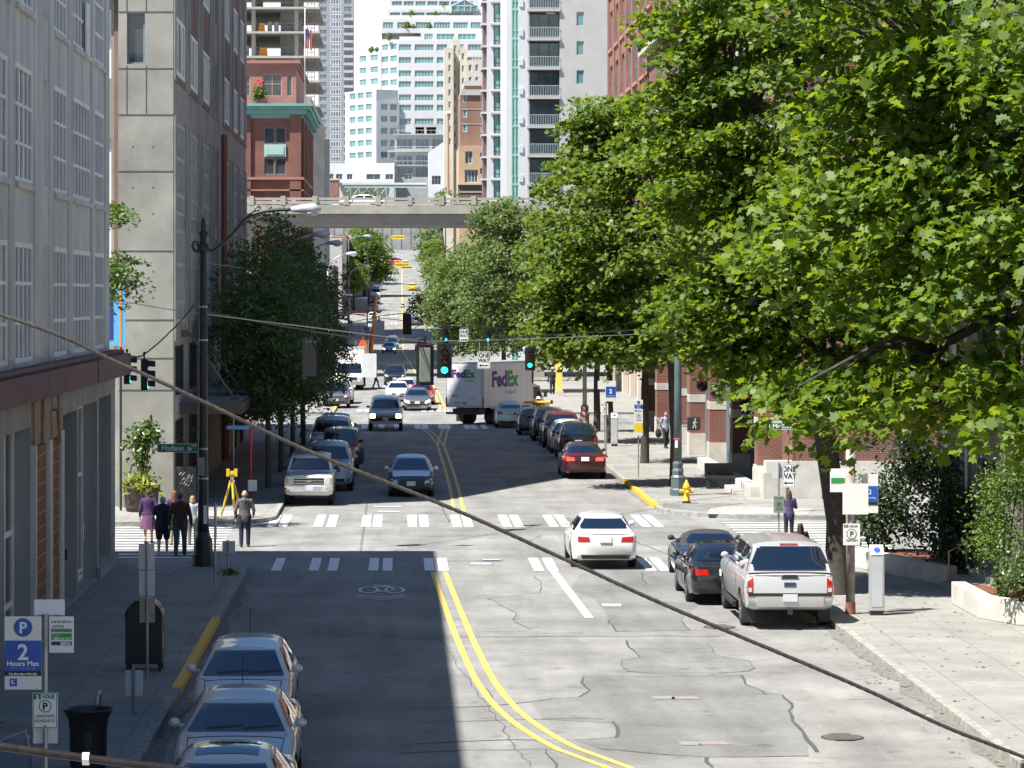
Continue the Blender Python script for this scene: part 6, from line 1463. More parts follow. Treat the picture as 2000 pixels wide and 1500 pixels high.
# ---------------------------------------------------------------- trucks with a box
M_pur=mat('purple_lettering',(.075,.02,.17),.5,0,1); M_grn=mat('green_lettering',(.02,.27,.05),.5,0,1); M_gltr=mat('grey_lettering',(.35,.35,.34),.6,0,1); M_dltr=mat('dark_lettering',(.02,.02,.02),.6,0,1); M_wltr=mat('white_lettering',(.8,.8,.8),.6,0,1)
M_box=mat('truck_box_white',(.70,.69,.65),.5,.08,.8); M_door=mat('roller_door',(.62,.63,.64),.5,.08,1)
def truck_wheel(t,x,y,r=.46,w=.3):
    tm,qm=wheel_meshes(r,w); o=obj('wheel',tm,t,(x,y,r),0 if x>0 else PI); obj('rim',qm,o)
def box_truck(name,label,loc,rz,Lb,Wb,z0,z1,cabm,deliver=False):
    """front towards -y; box behind the cab"""
    t=thing(name,label,'truck',loc,rz); hb=Wb/2; yb0=-.6; yb1=yb0+Lb
    m=MB(); m.box(-hb,hb,yb0,yb1,z0,z1); m.build('cargo_box',M_box,t,bevel=.04)
    m=MB(); m.box(-hb-.012,hb+.012,yb0-.01,yb1+.012,z1-.10,z1+.015); m.box(-hb-.012,hb+.012,yb0-.01,yb1+.012,z0-.02,z0+.1); m.box(-hb-.014,-hb+.06,yb1-.06,yb1+.014,z0,z1); m.box(hb-.06,hb+.014,yb1-.06,yb1+.014,z0,z1); m.build('box_frame',mat('box_edge',(.45,.46,.47),.4,.1,3,metal=.4),t)
    for k in range(1,9):
        y=yb0+Lb*k/9; m=MB(); m.box(-hb-.004,-hb+.01,y-.012,y+.012,z0+.1,z1-.1); m.build('panel_seam',MATS['box_edge'],t)
    d=MB(); d.box(-hb+.12,hb-.12,yb1+.004,yb1+.03,z0+.14,z1-.2); 
    for k in range(1,6): z=z0+.14+(z1-z0-.34)*k/6; d.box(-hb+.12,hb-.12,yb1+.028,yb1+.034,z-.008,z+.008)
    dr=d.build('rear_door',M_door,t); h=MB(); h.box(-.12,.12,yb1+.034,yb1+.07,z0+.2,z0+.26); h.build('door_handle',M_trim,dr)
    for sx in (-1,1):
        m=MB(); m.box(sx*hb-.06 if sx>0 else -hb-.01,sx*hb+.01 if sx>0 else -hb+.06,yb1+.014,yb1+.04,z0+.02,z0+.55); m.build('corner_reflector',M_trim,t)
        m=MB(); m.box(sx*(hb-.035)-.022,sx*(hb-.035)+.022,yb1+.04,yb1+.055,z0+.08,z0+.2); m.build('taillight',M_tail,t)
        m=MB(); m.box(sx*hb*.82-.25,sx*hb*.82+.25,yb1-1.2,yb1-1.16,.15,z0-.05); m.build('mud_flap',M_trim,t)
        for y in (yb1-1.75,-1.75): truck_wheel(t,sx*(hb-.25),y)
        truck_wheel(t,sx*(hb-.6),yb1-1.75)
    m=MB(); m.box(-hb*.7,hb*.7,-2.4,yb1-.1,z0-.42,z0-.1); m.build('chassis',M_trim,t)
    m=MB(); m.box(-hb*.95,hb*.95,yb1,yb1+.16,z0-.42,z0-.30); m.build('rear_step',M_trim,t)
    # cab
    m=MB(); m.prismv([(-hb*.92,-2.9,.55),(-hb*.92,-2.95,1.1),(-hb*.92,-2.2,1.28),(-hb*.92,-1.75,2.15),(-hb*.92,-.72,2.3),(-hb*.92,-.65,.55)],(hb*1.84,0,0)); c=m.build('cab',cabm,t,bevel=.06)
    m=MB(); m.prismv([(-hb*.82,-2.18,1.33),(hb*.82,-2.18,1.33),(hb*.76,-1.79,2.08),(-hb*.76,-1.79,2.08)],(0,-.02,.01)); m.build('windshield',M_cglass,t)
    for sx in (-1,1):
        m=MB(); m.prismv([(sx*hb*.925,-1.95,1.35),(sx*hb*.925,-.95,1.35),(sx*hb*.925,-.95,2.05),(sx*hb*.925,-1.6,2.05)],(sx*.01,0,0)); m.build('side_window',M_cglass,t)
        m=MB(); m.box(sx*hb*.72-.13,sx*hb*.72+.13,-2.98,-2.9,.82,1.02); m.build('headlight',M_lens,t)
        m=MB(); m.cbox((sx*(hb+.12),-2.0,1.6),(.2,.08,.32)); m.cbox((sx*(hb+.0),-2.0,1.45),(.25,.04,.04)); m.build('mirror',M_trim,t)
    m=MB(); m.box(-hb*.5,hb*.5,-2.97,-2.9,.80,1.04); m.build('grille',M_trim,t); m=MB(); m.box(-hb*.95,hb*.95,-3.05,-2.88,.45,.68); m.build('front_bumper',M_chrome,t); m=MB(); m.box(-.16,.16,-3.07,-3.05,.48,.63); m.build('license_plate',M_plate,t)
    return t,hb,yb1
yaw=math.radians(32); p=G(908,830); hd=Vector((math.sin(yaw),math.cos(yaw),0)); Lb=5.6
c=p+hd*(Lb-.6)
t,hb,yb1=box_truck('delivery_truck','white delivery truck with purple and green lettering turning right at the junction',(c.x,c.y,.008),PI-yaw,Lb,2.5,1.02,3.6,M_box)
# lettering: rear (+y side) and the side facing right in the photograph (local -x)
def two_tone(sz,face,u,z,bold):
    a=text_mesh('Fed',sz,bold,'LEFT'); b=text_mesh('Ex',sz,bold,'LEFT'); wa=max(v.co.x for v in a.vertices)
    for me,m_,dx in ((a,M_pur,0),(b,M_grn,wa+.02*sz)):
        q=me.copy(); q.materials.clear(); q.materials.append(m_)
        if face=='rear': obj('lettering',q,t,(u-dx,yb1+.04,z),PI)
        else: obj('lettering',q,t,(-hb-.008,u-dx,z),-PI/2)
two_tone(.62,'rear',.86,2.72,.028); two_tone(1.22,'side',4.1,2.20,.055)
text('Ground',.40,M_gltr,t,(-hb-.008,1.95,1.72),-PI/2); text('Ground',.2,M_gltr,t,(-.32,yb1+.04,2.48),PI); text('280310',.15,M_dltr,t,(.62,yb1+.04,1.62),PI); text('OMH IPT',.13,M_dltr,t,(.45,yb1+.04,1.22),PI); text('stops often',.1,M_gltr,t,(-.5,yb1+.04,1.5),PI)
# white box truck parked on the left, facing us
p=G(690,763); box_truck('box_truck','white box truck parked facing us on the left under the elevated ramp',(p.x-.3,p.y+3.05,.008),0,4.2,2.3,1.0,3.3,M_box)
# ---------------------------------------------------------------- people
def capsules(caps, vox, sm=3):
    mb=MB()
    for c in caps:
        a,ra,b,rb=Vector(c[0]),c[1],Vector(c[2]),c[3]; fl=c[4] if len(c)>4 else 1.0
        q=MB(); L=(b-a).length; n=12
        if L<1e-6: q.ball(a,(ra,ra*fl,rb),12,8)
        else:
            t=(b-a)/L; pts=[];rs=[]
            for k in range(4): an=PI/2*(k/4); pts.append(a-t*ra*math.cos(an)*.98); rs.append(max(.002,ra*math.sin(an)))
            pts.append(a);rs.append(ra); pts.append(b);rs.append(rb)
            for k in range(3,-1,-1): an=PI/2*(k/4); pts.append(b+t*rb*math.cos(an)*.98); rs.append(max(.002,rb*math.sin(an)))
            q.tube(pts,rs,n)
            if fl!=1.0:
                cx=(a+b)/2; q.v=[(v[0],cx.y+(v[1]-cx.y)*fl,v[2]) for v in q.v]
        mb.add(q.v,q.f)
    me=mb.mesh('x',M_trim); o=bpy.data.objects.new('x',me); COL.objects.link(o)
    r=o.modifiers.new('r','REMESH'); r.mode='VOXEL'; r.voxel_size=vox; r.use_smooth_shade=True
    s=o.modifiers.new('s','SMOOTH'); s.iterations=sm; s.factor=.5
    out=evalmesh(o,'x'); bpy.data.objects.remove(o); return out
def skin(name,col): return mat(name,col,.55,.12,9)
def cloth(name,col,var=.25,sc=9,**k): return mat('cloth_'+name,col,.85,var,sc,bump=.2,bscale=30,**k)
def person(label, pos, rz, height, stride=.12, arms=((-.27,.05,1.12,-.29,-.06,.86),(.27,.05,1.12,.29,-.06,.86)), skinc=(.45,.27,.19), hair=((.05,.03,.02),'short'), top=None, bottom=None, skirt=None, shorts=False, shoe=None, hood=False, wide=1.0, bald=False, group=None, sleeves=True, hat=None, vest=None, headturn=0.0):
    """faces -y at rz 0; joints in metres for 1.75 m then scaled"""
    t=thing('person',label,'person',pos,rz,group); k=height/1.75; t.scale=(k*wide**.5,k*wide**.5,k)
    hip=[(-.095,0,.93),(.095,0,.93)]; knee=[(-.10,-stride*.55-.02,.50),(.10,stride*.35-.03,.50)]; ank=[(-.10,-stride,.09),(.10,stride,.10)]
    sh=[(-.185,0,1.43),(.185,0,1.43)]; el=[a[:3] for a in arms]; wr=[a[3:6] for a in arms]
    sk=skin('skin_%d%d'%(skinc[0]*100,skinc[1]*100),skinc); w=wide
    tor=[((0,0,.98),.15*w,(0,.0,1.15),.135*w,.68),((0,0,1.15),.135*w,(0,.01,1.36),.155*w,.66),((-.13,.01,1.40),.065,(.13,.01,1.40),.065),((-.08,0,.95),.10*w,(.08,0,.95),.10*w,.9)]
    caps=list(tor)+[((0,.01,1.42),.058,(0,-.012,1.53),.053)]
    hc=Vector((0,-.02,1.635)); caps+=[((hc.x,hc.y,hc.z),.080,(hc.x,hc.y,hc.z),.112,1.18),((0,-.035,1.575),.055,(0,-.055,1.555),.042),((0,-.118,1.625),.013,(0,-.128,1.605),.015),((-.081,-.01,1.625),.016,(-.081,-.005,1.60),.012),((.081,-.01,1.625),.016,(.081,-.005,1.60),.012)]
    for i in (0,1):
        caps+=[(hip[i],.082*w,knee[i],.056),(knee[i],.055,ank[i],.038),((ank[i][0],ank[i][1],.06),.036,(ank[i][0],ank[i][1]-.14,.035),.028),(sh[i],.052,el[i],.040),(el[i],.040,wr[i],.027)]
        e,wv=Vector(el[i]),Vector(wr[i]); d=(wv-e).normalized(); side=Vector((1,0,0)) if abs(d.x)<.8 else Vector((0,1,0)); u=(side-d*side.dot(d)).normalized(); v=d.cross(u)
        pc=wv+d*.05; caps+=[(wv,.026,tuple(pc+d*.03),.030,.8)]
        for j,(off,ln) in enumerate(((-.030,.062),(-.010,.075),(.011,.070),(.030,.055))):
            b0=pc+d*.035+v*off; b1=b0+d*ln*.55+u*.008; b2=b1+d*ln*.4+u*(.022 if i==0 else -.022); caps+=[(b0,.0095,b1,.0085),(b1,.0085,b2,.007)]
        sgn=-1 if i==0 else 1
        b0=wv+d*.035-v*.025; b1=b0-v*.035+d*.035; b2=b1+d*.03; caps+=[(b0,.012,b1,.010),(b1,.010,b2,.008)]
    me=capsules(caps,.0085,2); me.materials.clear(); me.materials.append(sk); obj('body',me,t)
    for sx in (-1,1): m=MB(); m.ball((sx*.032,-.093,1.640),.011,8,6); m.build('eye',mat('eye_dark',(.02,.015,.012),.3,0,1),t,True)
    m=MB(); m.ball((0,-.098,1.572),(.022,.006,.005),8,5); m.build('mouth',mat('lip',(.30,.11,.10),.5,0,1),t,True)
    # hair
    hcol,hs=hair
    hm=mat('hair_%d_%d'%(hcol[0]*1000,hcol[1]*1000),hcol,.6,.35,30)
    if not bald:
        hp=[((0,.012,1.665),.088,(0,.012,1.665),.098,1.12)]
        if hs=='long': hp+=[((0,.05,1.62),.078,(0,.085,1.40),.06,.8),((-.06,.04,1.6),.045,(-.075,.05,1.40),.03),((.06,.04,1.6),.045,(.075,.05,1.40),.03)]
        if hs=='bob': hp+=[((0,.045,1.62),.078,(0,.06,1.54),.07,.9),((-.07,.02,1.62),.035,(-.075,.01,1.54),.03),((.07,.02,1.62),.035,(.075,.01,1.54),.03)]
    else: hp=[((0,.035,1.595),.074,(0,.04,1.57),.06,.9)]
    h=capsules(hp,.012,1)
    bmv=[v for v in h.vertices]; 
    h.materials.clear(); h.materials.append(hm); obj('hair',h,t)
    if hat:
        m=MB(); m.lathe([(.155,-.0),(.15,.012),(.118,.015),(.115,.07),(.09,.115),(.03,.135)],16,(0,-.01,1.66)); m.build('hard_hat',hat,t,True)
    def garment(name,cp,m_,vox=.014,sm=3):
        g_=capsules(cp,vox,sm); g_.materials.clear(); g_.materials.append(m_); return obj(name,g_,t)
    if top:
        cp=[(a,ra+.018,b,rb+.018,(c[0] if c else 1.0)) for a,ra,b,rb,*c in tor]
        if sleeves:
            for i in (0,1): cp+=[(sh[i],.066,el[i],.054),(el[i],.054,tuple(Vector(el[i]).lerp(Vector(wr[i]),.93)),.042)]
        else:
            for i in (0,1): cp+=[(sh[i],.062,tuple(Vector(sh[i]).lerp(Vector(el[i]),.6)),.056)]
        cp+=[((0,0,.99),.158*w,(0,0,.90),.158*w,.74)]
        if hood: cp+=[((-.07,.085,1.44),.055,(.07,.085,1.44),.055),((0,.09,1.47),.06,(0,.10,1.40),.05)]
        garment('jacket' if sleeves else 'shirt',cp,top)
    if vest:
        garment('safety_vest',[(a,ra+.028,b,rb+.028,(c[0] if c else 1.0)) for a,ra,b,rb,*c in tor[:3]],vest)
    if bottom:
        cp=[((-.08,0,.95),.118*w,(.08,0,.95),.118*w,.9)]
        for i in (0,1):
            if shorts: cp+=[(hip[i],.108*w,tuple(Vector(hip[i]).lerp(Vector(knee[i]),.95)),.088)]
            else: cp+=[(hip[i],.098*w,knee[i],.072),(knee[i],.072,(ank[i][0],ank[i][1],.075),.058)]
        garment('shorts' if shorts else 'trousers',cp,bottom)
    if skirt:
        m=MB(); n=28; pr=[(.13,1.02),(.165,.92),(.21,.7),(.25,.46)]
        vs=[];fs=[]
        for r,z in pr:
            for j in range(n): an=2*PI*j/n; rr=r*(1+(.06*math.sin(an*6) if z<.9 else 0)); vs.append((rr*math.cos(an)*w,rr*.8*math.sin(an),z))
        for i in range(3):
            for j in range(n): fs.append((i*n+j,i*n+(j+1)%n,(i+1)*n+(j+1)%n,(i+1)*n+j))
        m.add(vs,fs); m.build('skirt',skirt,t,True)
    for i in (0,1):
        m=MB(); m.add(*(lambda q:(q.v,q.f))((lambda q:(q.tube([(ank[i][0],ank[i][1]+.06,.045),(ank[i][0],ank[i][1]-.02,.06),(ank[i][0],ank[i][1]-.12,.045),(ank[i][0],ank[i][1]-.19,.03)],[.035,.052,.046,.022],10),q)[1])(MB()))); m.build('shoe',shoe or mat('shoe_dark',(.03,.028,.026),.6,.2,9),t,True)
    return t
def on(px,py,z=0): p=G(px,py,z); return (p.x,p.y,z+.01)
C_purple=cloth('purple',(.055,.02,.085)); C_navy=cloth('navy',(.012,.016,.035)); C_brown=cloth('brown',(.045,.026,.016)); C_jean=cloth('denim',(.035,.065,.10)); C_grey=cloth('grey_hood',(.105,.10,.095)); C_blk=cloth('black',(.014,.014,.016)); C_white=cloth('pale_grey',(.42,.45,.50)); C_tan=cloth('tan',(.25,.20,.12)); C_dkjean=cloth('dark_denim',(.012,.017,.035)); C_violet=cloth('violet',(.075,.055,.13)); C_vest=cloth('orange_vest',(.85,.25,.02),.1)
C_flor=mat('floral_skirt',(.22,.05,.08),.85,0,26,col2=(.02,.03,.12))
HB=(.035,.02,.014); RED=(.16,.055,.025); GREY=(.30,.28,.26); BLOND=(.36,.25,.13)
fw=PI
person('person in a purple jacket and floral skirt, leftmost of the walking group',on(290,1062),fw,1.60,.05,((-.30,.08,1.17,-.15,.03,1.0),(.26,.02,1.12,.27,-.05,.88)),hair=(HB,'short'),top=C_purple,skirt=C_flor,group=None,wide=1.1)
person('grey haired person in a navy shirt and black shorts walking away with the group',on(318,1084),fw,1.66,.14,hair=(GREY,'short'),top=C_navy,bottom=C_blk,shorts=True,wide=1.25,skinc=(.5,.30,.22),sleeves=False,shoe=mat('shoe_white',(.5,.5,.52),.6,.1,9))
person('red haired person in tan trousers half hidden behind the brown jacket',on(341,1066),fw,1.63,.10,hair=(RED,'long'),top=C_purple,bottom=C_tan)
person('tall person in a brown jacket and blue jeans walking away with the group',on(352,1086),fw,1.79,.16,hair=((.06,.04,.03),'short'),top=C_brown,bottom=C_jean,wide=1.15,hood=True)
person('fair haired young person in a pale top beside the black lamp post',on(376,1066),fw,1.48,.10,hair=(BLOND,'bob'),top=C_white,bottom=cloth('grey_trousers',(.10,.09,.085)),skinc=(.52,.33,.25))
person('balding person in a grey hooded jacket stepping off the sunlit corner',on(478,1069),fw,1.68,.06,hair=((.22,.17,.13),'short'),bald=True,top=C_grey,bottom=C_dkjean,hood=True,skinc=(.55,.32,.23),wide=1.1,arms=((-.27,.0,1.13,-.25,-.16,.98),(.27,.05,1.12,.26,-.02,.88)))
person('person with long brown hair in a violet top and dark jeans at the right crosswalk',on(1541,1058),fw,1.55,.05,((-.25,-.05,1.15,-.12,-.2,1.22),(.25,-.05,1.15,.12,-.2,1.22)),hair=((.07,.035,.02),'long'),top=C_violet,bottom=C_dkjean)
person('person in a dark jacket and blue jeans behind the white sign on the right',on(1636,1058),fw,1.74,.08,hair=(HB,'short'),top=C_blk,bottom=C_jean,shoe=mat('shoe_blue',(.15,.32,.55),.6,.1,9))
person('person with long auburn hair showing only above the silver pickup roof',((1568-780)*80/6000,80.5,.01),fw,1.50,.04,hair=((.055,.02,.012),'long'),top=C_blk,bottom=C_dkjean)
person('person in a pale shirt carrying a dark bag on the right pavement',((1300-780)*147/6000,147,.15),.35,1.74,.16,hair=(HB,'short'),top=cloth('blue_grey_shirt',(.30,.34,.40)),bottom=C_blk)
person('dark silhouetted person walking on the far right pavement',((1079-780)*226/6000,226,.15),fw,1.82,.14,hair=(HB,'short'),top=C_blk,bottom=C_blk,wide=1.1)
wk=person('worker in an orange vest and white hard hat shouldering a yellow tripod',((1052-780)*172/6000,172,.01),fw,1.74,.12,((-.30,-.02,1.30,-.22,-.06,1.50),(.30,-.02,1.30,.30,-.05,1.50)),hair=(HB,'short'),top=cloth('work_shirt',(.35,.36,.38)),bottom=C_dkjean,vest=C_vest,hat=mat('hat_white',(.8,.8,.8),.35,0,1))
person('person in blue jeans striding across the road behind the hanging sign back',((734-780)*245/6000,245,.01),PI/2,1.75,.26,hair=(HB,'short'),top=C_grey,bottom=C_jean)
t=thing('survey_tripod','folded yellow survey tripod carried on the shoulder of the worker','tripod',((1050-780)*172/6000,171.86,1.46),0)
for dz,dy in ((0,0),(.05,.05),(-.02,.09)):
    m=MB(); m.tube([(-.78,dy,dz-.02),(.72,dy,dz)],[.03,.045],8); m.build('leg',mat('tripod_yellow',(.72,.46,.02),.5,.15,6),t)
m=MB(); m.cbox((.78,.04,.02),(.14,.2,.2)); m.build('head',M_trim,t)
t=thing('shoulder_bag','dark shoulder bag at the side of the person on the right pavement','bag',((1297-780)*147/6000-.28,146.85,.75)); m=MB(); m.ball((0,0,.12),(.16,.10,.22),12,8); m.build('bag_body',C_blk,t,True); m=MB(); m.tube([(-.08,0,.3),(.05,.02,.72),(.1,0,.3)],.012,6); m.build('strap',C_blk,t)
t=thing('tote_bag','pale tote bag hanging beside the navy shirt in the walking group','bag',(on(331,1078)[0],on(331,1078)[1],.62)); m=MB(); m.prism([(-.15,-.05),(.15,-.05),(.13,.05),(-.13,.05)],0,.34); m.build('bag_body',cloth('canvas',(.30,.28,.2)),t,bevel=.03); m=MB(); m.tube([(-.08,0,.33),(-.06,0,.52),(.06,0,.52),(.08,0,.33)],.012,6); m.build('handle',cloth('canvas',(.3,.28,.2)),t)
# ---------------------------------------------------------------- elevated ramp
O0=Vector((0,276,0)); B=thing('elevated_ramp','concrete elevated ramp with posted rails crossing over the street','bridge',O0)
M_br=mat('ramp_concrete_old',(.36,.345,.30),.85,.2,.5,streak=False); M_br2=mat('girder_concrete',(.30,.29,.26),.85,.2,.5)
m=MB(); m.box(-45,55,276,287,14.75,15.15); m.box(-45,55,275.9,276.25,14.75,15.55); m.box(-45,55,286.7,287.1,14.75,15.55); part(m,'deck',M_br,B,O0)
for y in (276.5,279.8,283,286): m=MB(); m.box(-45,55,y,y+.55,13.72,14.75); part(m,'girder',M_br2,B,O0)
m=MB(); m.box(-45,55,276.45,286.6,13.68,13.85); part(m,'soffit',M_br2,B,O0)
for x in (-13.8,12.6):
    for y in (278,285): m=MB(); m.box(x-.5,x+.5,y-.5,y+.5,0,13.7); part(m,'pier',M_br2,B,O0)
for k in range(-14,18):
    x=-1.9+k*2.85
    if -18<x<14:
        m=MB(); m.box(x-.22,x+.22,275.86,276.3,15.55,16.35); part(m,'rail_post',M_br,B,O0)
for z in (15.62,15.98):
    m=MB(); m.box(-45,55,276.0,276.18,z,z+.22); part(m,'rail',M_br,B,O0); m=MB(); m.box(-45,55,286.8,286.98,z,z+.22); part(m,'rail',M_br,B,O0)
b=car('sedan',PW,(0,0),False,'white sedan driving along the elevated ramp behind its rail'); b.location=(-3.6,279.6,15.16); b.rotation_euler=(0,0,-PI/2)
t=thing('light_mast','tall brown light mast standing on the elevated ramp right of centre','light pole',(4.55,286.2,15.15)); m=MB(); m.tube([(0,0,0),(0,0,9.2)],[.13,.08],8); m.build('mast',mat('mast_brown',(.38,.23,.12),.6,.15,2),t); m=MB(); m.cbox((0,0,9.3),(.5,.3,.18)); m.build('lamp_head',M_wframe,t); m=MB(); m.box(-.2,.2,-.2,.2,0,1.6); m.build('pole_base',M_wh2,t)
# flag on the brick building
t=thing('flag_pole','white flagpole with a drooping striped flag on the corner of the brick building','flagpole',(-9.2,299.4,26.1)); m=MB(); m.tube([(0,0,0),(0,0,9.4)],[.07,.04],8); m.ball((0,0,9.45),.1,8,6); m.build('pole',M_wh,t,True)
m=MB()
for i in range(9):
    m.mi=i%2; x0,x1=.05+i*.07,.05+(i+1)*.07
    m.quad((x0,.05*(i%3),7.3-.02*i),(x1,.05*((i+1)%3),7.28-.02*i),(x1,.05*((i+1)%3)-.05,5.6-.06*i),(x0,.05*(i%3)-.05,5.65-.06*i))
m.mi=2; m.quad((.05,-.06,7.32),(.36,-.06,7.22),(.36,-.07,6.5),(.05,-.07,6.55)); m.build('flag',[cloth('flag_red',(.45,.03,.04)),cloth('flag_white',(.6,.58,.56)),cloth('flag_blue',(.03,.05,.2))],t)
# ---------------------------------------------------------------- lamp posts
M_post=mat('dark_green_iron',(.022,.030,.030),.45,.25,4); M_post2=mat('green_lamp_paint',(.085,.118,.122),.5,.2,3); M_galv=mat('galvanised_steel',(.40,.41,.42),.45,.2,4,metal=.6); M_lamp=mat('lamp_aluminium',(.58,.60,.62),.4,.1,4,metal=.3)
def cobra(t,tip,dirx=1,L=.85,m_=M_lamp,w=.16):
    m=MB(); m.tube([(tip[0],tip[1],tip[2]),(tip[0]+dirx*L*.35,tip[1],tip[2]+.02),(tip[0]+dirx*L*.75,tip[1],tip[2]+.02),(tip[0]+dirx*L,tip[1],tip[2])],[w*.45,w*.8,w,w*.35],10); h=m.build('lamp_head',m_,t,True)
    m=MB(); m.ball((tip[0]+dirx*L*.66,tip[1],tip[2]-w*.55),(L*.26,w*.8,w*.6),10,6); m.build('lens',mat('lamp_glass',(.62,.63,.6),.2,.05,2),h,True)
t=thing('lamp_post','tall ornate black lamp post with a curved arm on the near left corner','lamp post',(-5.32,83.3,.14))
m=MB(); m.lathe([(.30,0),(.30,.30),(.27,.34),(.25,.72),(.20,.80),(.17,.95)],8); m.build('base',M_post,t,bevel=.015)
m=MB(); m.lathe([(.165,.9),(.15,1.2),(.165,1.22),(.15,1.26),(.135,3),(.115,6.5),(.10,8.9),(.13,8.95),(.13,9.05),(.07,9.1),(.085,9.25),(.03,9.45)],16); m.build('pole',M_post,t,True)
m=MB(); arm=smooth_line([(0.0,8.62),(.25,8.55),(.75,8.95),(1.2,9.45),(1.75,9.62),(2.4,9.66)],.12); m.tube([(x,0,z) for x,z in arm],.045,8)
m.tube([(0,0,8.62),(-.12,0,8.52),(-.24,0,8.55),(-.30,0,8.68),(-.24,0,8.8),(-.15,0,8.76),(-.17,0,8.68)],[.05,.045,.04,.035,.03,.03,.03],8); m.lathe([(.15,8.5),(.17,8.6),(.15,8.72)],14); m.build('arm',M_post,t,True)
cobra(t,(2.38,0,9.66),1,.82)
for z in (2.35,3.15,7.0,6.1): m=MB(); m.lathe([(.155-.004*z,z),(.155-.004*z,z+.05)],14); m.build('band_clamp',M_galv,t)
m=MB(); m.box(-.11,.06,-.165,-.15,2.45,2.95); m.build('sticker',paint('sticker_wear',(.35,.36,.35),(.03,.03,.03),.5,16),t); m=MB(); m.box(.02,.12,-.19,-.175,1.15,1.65); m.build('notice',M_wframe,t)
M_sgreen=mat('sign_green',(.012,.16,.085),.45,.1,3); M_ltr=mat('sign_white_lettering',(.78,.8,.78),.5,0,1); M_back=mat('sign_back_aluminium',(.60,.62,.61),.5,.1,3,metal=.1); M_sw=mat('sign_white',(.74,.74,.70),.5,.06,2); M_sblue=mat('sign_blue',(.015,.085,.42),.45,.1,3); M_sblk=mat('sign_black',(.015,.015,.018),.5,0,1); M_sgrn2=mat('sign_leaf_green',(.03,.26,.05),.5,.05,2); M_syel=mat('sign_yellow',(.78,.58,.03),.5,.08,2)
def street_sign(label,loc,w,rz=0,h=.235):
    t=thing('street_name_sign',label,'street sign',loc,rz); m=MB(); m.box(-w,0,-.012,.012,0,h); m.build('panel',M_sgreen,t); m=MB(); 
    for a in ((-w,0,0,.012),(-w,0,h-.012,h),(-w,-w+.012,0,h),(-.012,0,0,h)): m.box(a[0],a[1],-.015,-.0125,a[2],a[3])
    m.build('border',M_ltr,t); return t
t=street_sign('green street name sign reading Madison St on the black lamp post',(-5.44,83.25,3.22),1.12); text('Madison',.20,M_ltr,t,(-.70,-.018,.05),0,.003,sx=.92); text('St',.15,M_ltr,t,(-.24,-.018,.05),0,.003); text('1000',.075,M_ltr,t,(-.13,-.018,.155),0,.001)
for i,(d,px,zt,l) in enumerate(((130,549,9.9,'cobra head street lamp rising out of the shaded left trees'),(158,640,10.0,'second cobra head street lamp beyond the shaded left trees'),(215,650,10.2,'third cobra head street lamp before the elevated ramp on the left'),(305,662,10.2,'cobra head street lamp just past the elevated ramp on the left'))):
    x=-5.0; t=thing('street_lamp',l,'street lamp',(x,d,.14)); m=MB(); m.lathe([(.13,0),(.13,.3),(.10,.35),(.065,zt-1.0)],12); m.build('pole',M_galv,t,True); m=MB(); m.tube([(0,0,zt-1.1),(.25,0,zt-.55),(.7,0,zt-.2),(1.3,0,zt)],.045,8); m.build('arm',M_galv,t,True); cobra(t,(1.28,0,zt),1,.8)
t=thing('street_lamp','double armed street lamp far up the street on the left','street lamp',(-8.6,520,prof(520))); m=MB(); m.tube([(0,0,0),(0,0,11.6)],[.12,.08],8); m.build('pole',M_galv,t); 
for sx in (-1,1): m=MB(); m.tube([(0,0,11.4),(sx*1.0,0,12.1),(sx*2.6,0,12.2)],.06,6); m.build('arm',M_galv,t); cobra(t,(sx*2.6,0,12.2),sx,1.2,w=.25)
t=thing('lamp_post','thick grey green lamp post with fluted base beside the yellow hydrant','lamp post',(10.2,112.5,.14))
m=MB(); m.lathe([(.30,0),(.30,.22),(.26,.26),(.25,.62),(.27,.66),(.20,.75),(.22,.9),(.18,1.0),(.20,1.15),(.17,1.25)],8); m.build('base',M_post2,t,bevel=.012); m=MB(); m.lathe([(.15,1.2),(.135,4),(.12,6.3),(.05,6.5)],16); m.build('pole',M_post2,t,True)
m=MB(); m.lathe([(.158,2.05),(.158,2.1)],16); m.build('pink_tape',mat('pink_tape',(.7,.08,.2),.5,.1,9),t); m=MB(); m.box(-.12,-.02,-.165,-.155,1.75,2.02); m.build('notice',M_wframe,t)
t=thing('pedestrian_signal','walking figure pedestrian signal fixed to the grey green lamp post','pedestrian signal',(10.36,112.4,2.78)); m=MB(); m.box(.18,.64,-.12,.14,-.25,.23); m.build('housing',M_black,t,bevel=.015); m=MB(); m.tube([(0,0,.05),(.2,0,.05)],.03,6); m.tube([(0,0,-.1),(.2,0,-.1)],.03,6); m.build('bracket',M_post2,t)
m=MB(); F0=(.46,-.125,.0); m.ball((F0[0],-.125,.15),(.028,.004,.03),8,6); m.tube([(.45,-.125,.11),(.44,-.125,-.02)],.022,6); m.tube([(.44,-.125,-.02),(.48,-.125,-.09),(.47,-.125,-.18)],.016,6); m.tube([(.44,-.125,-.02),(.40,-.125,-.10),(.36,-.125,-.17)],.016,6); m.tube([(.45,-.125,.09),(.50,-.125,.03),(.53,-.125,.04)],.012,6); m.tube([(.45,-.125,.09),(.39,-.125,.04),(.38,-.125,-.02)],.012,6); m.build('walking_figure',mat('walk_lit',(.42,.42,.32),.4,0,1,emit=(.9,.9,.6,.05)),t)
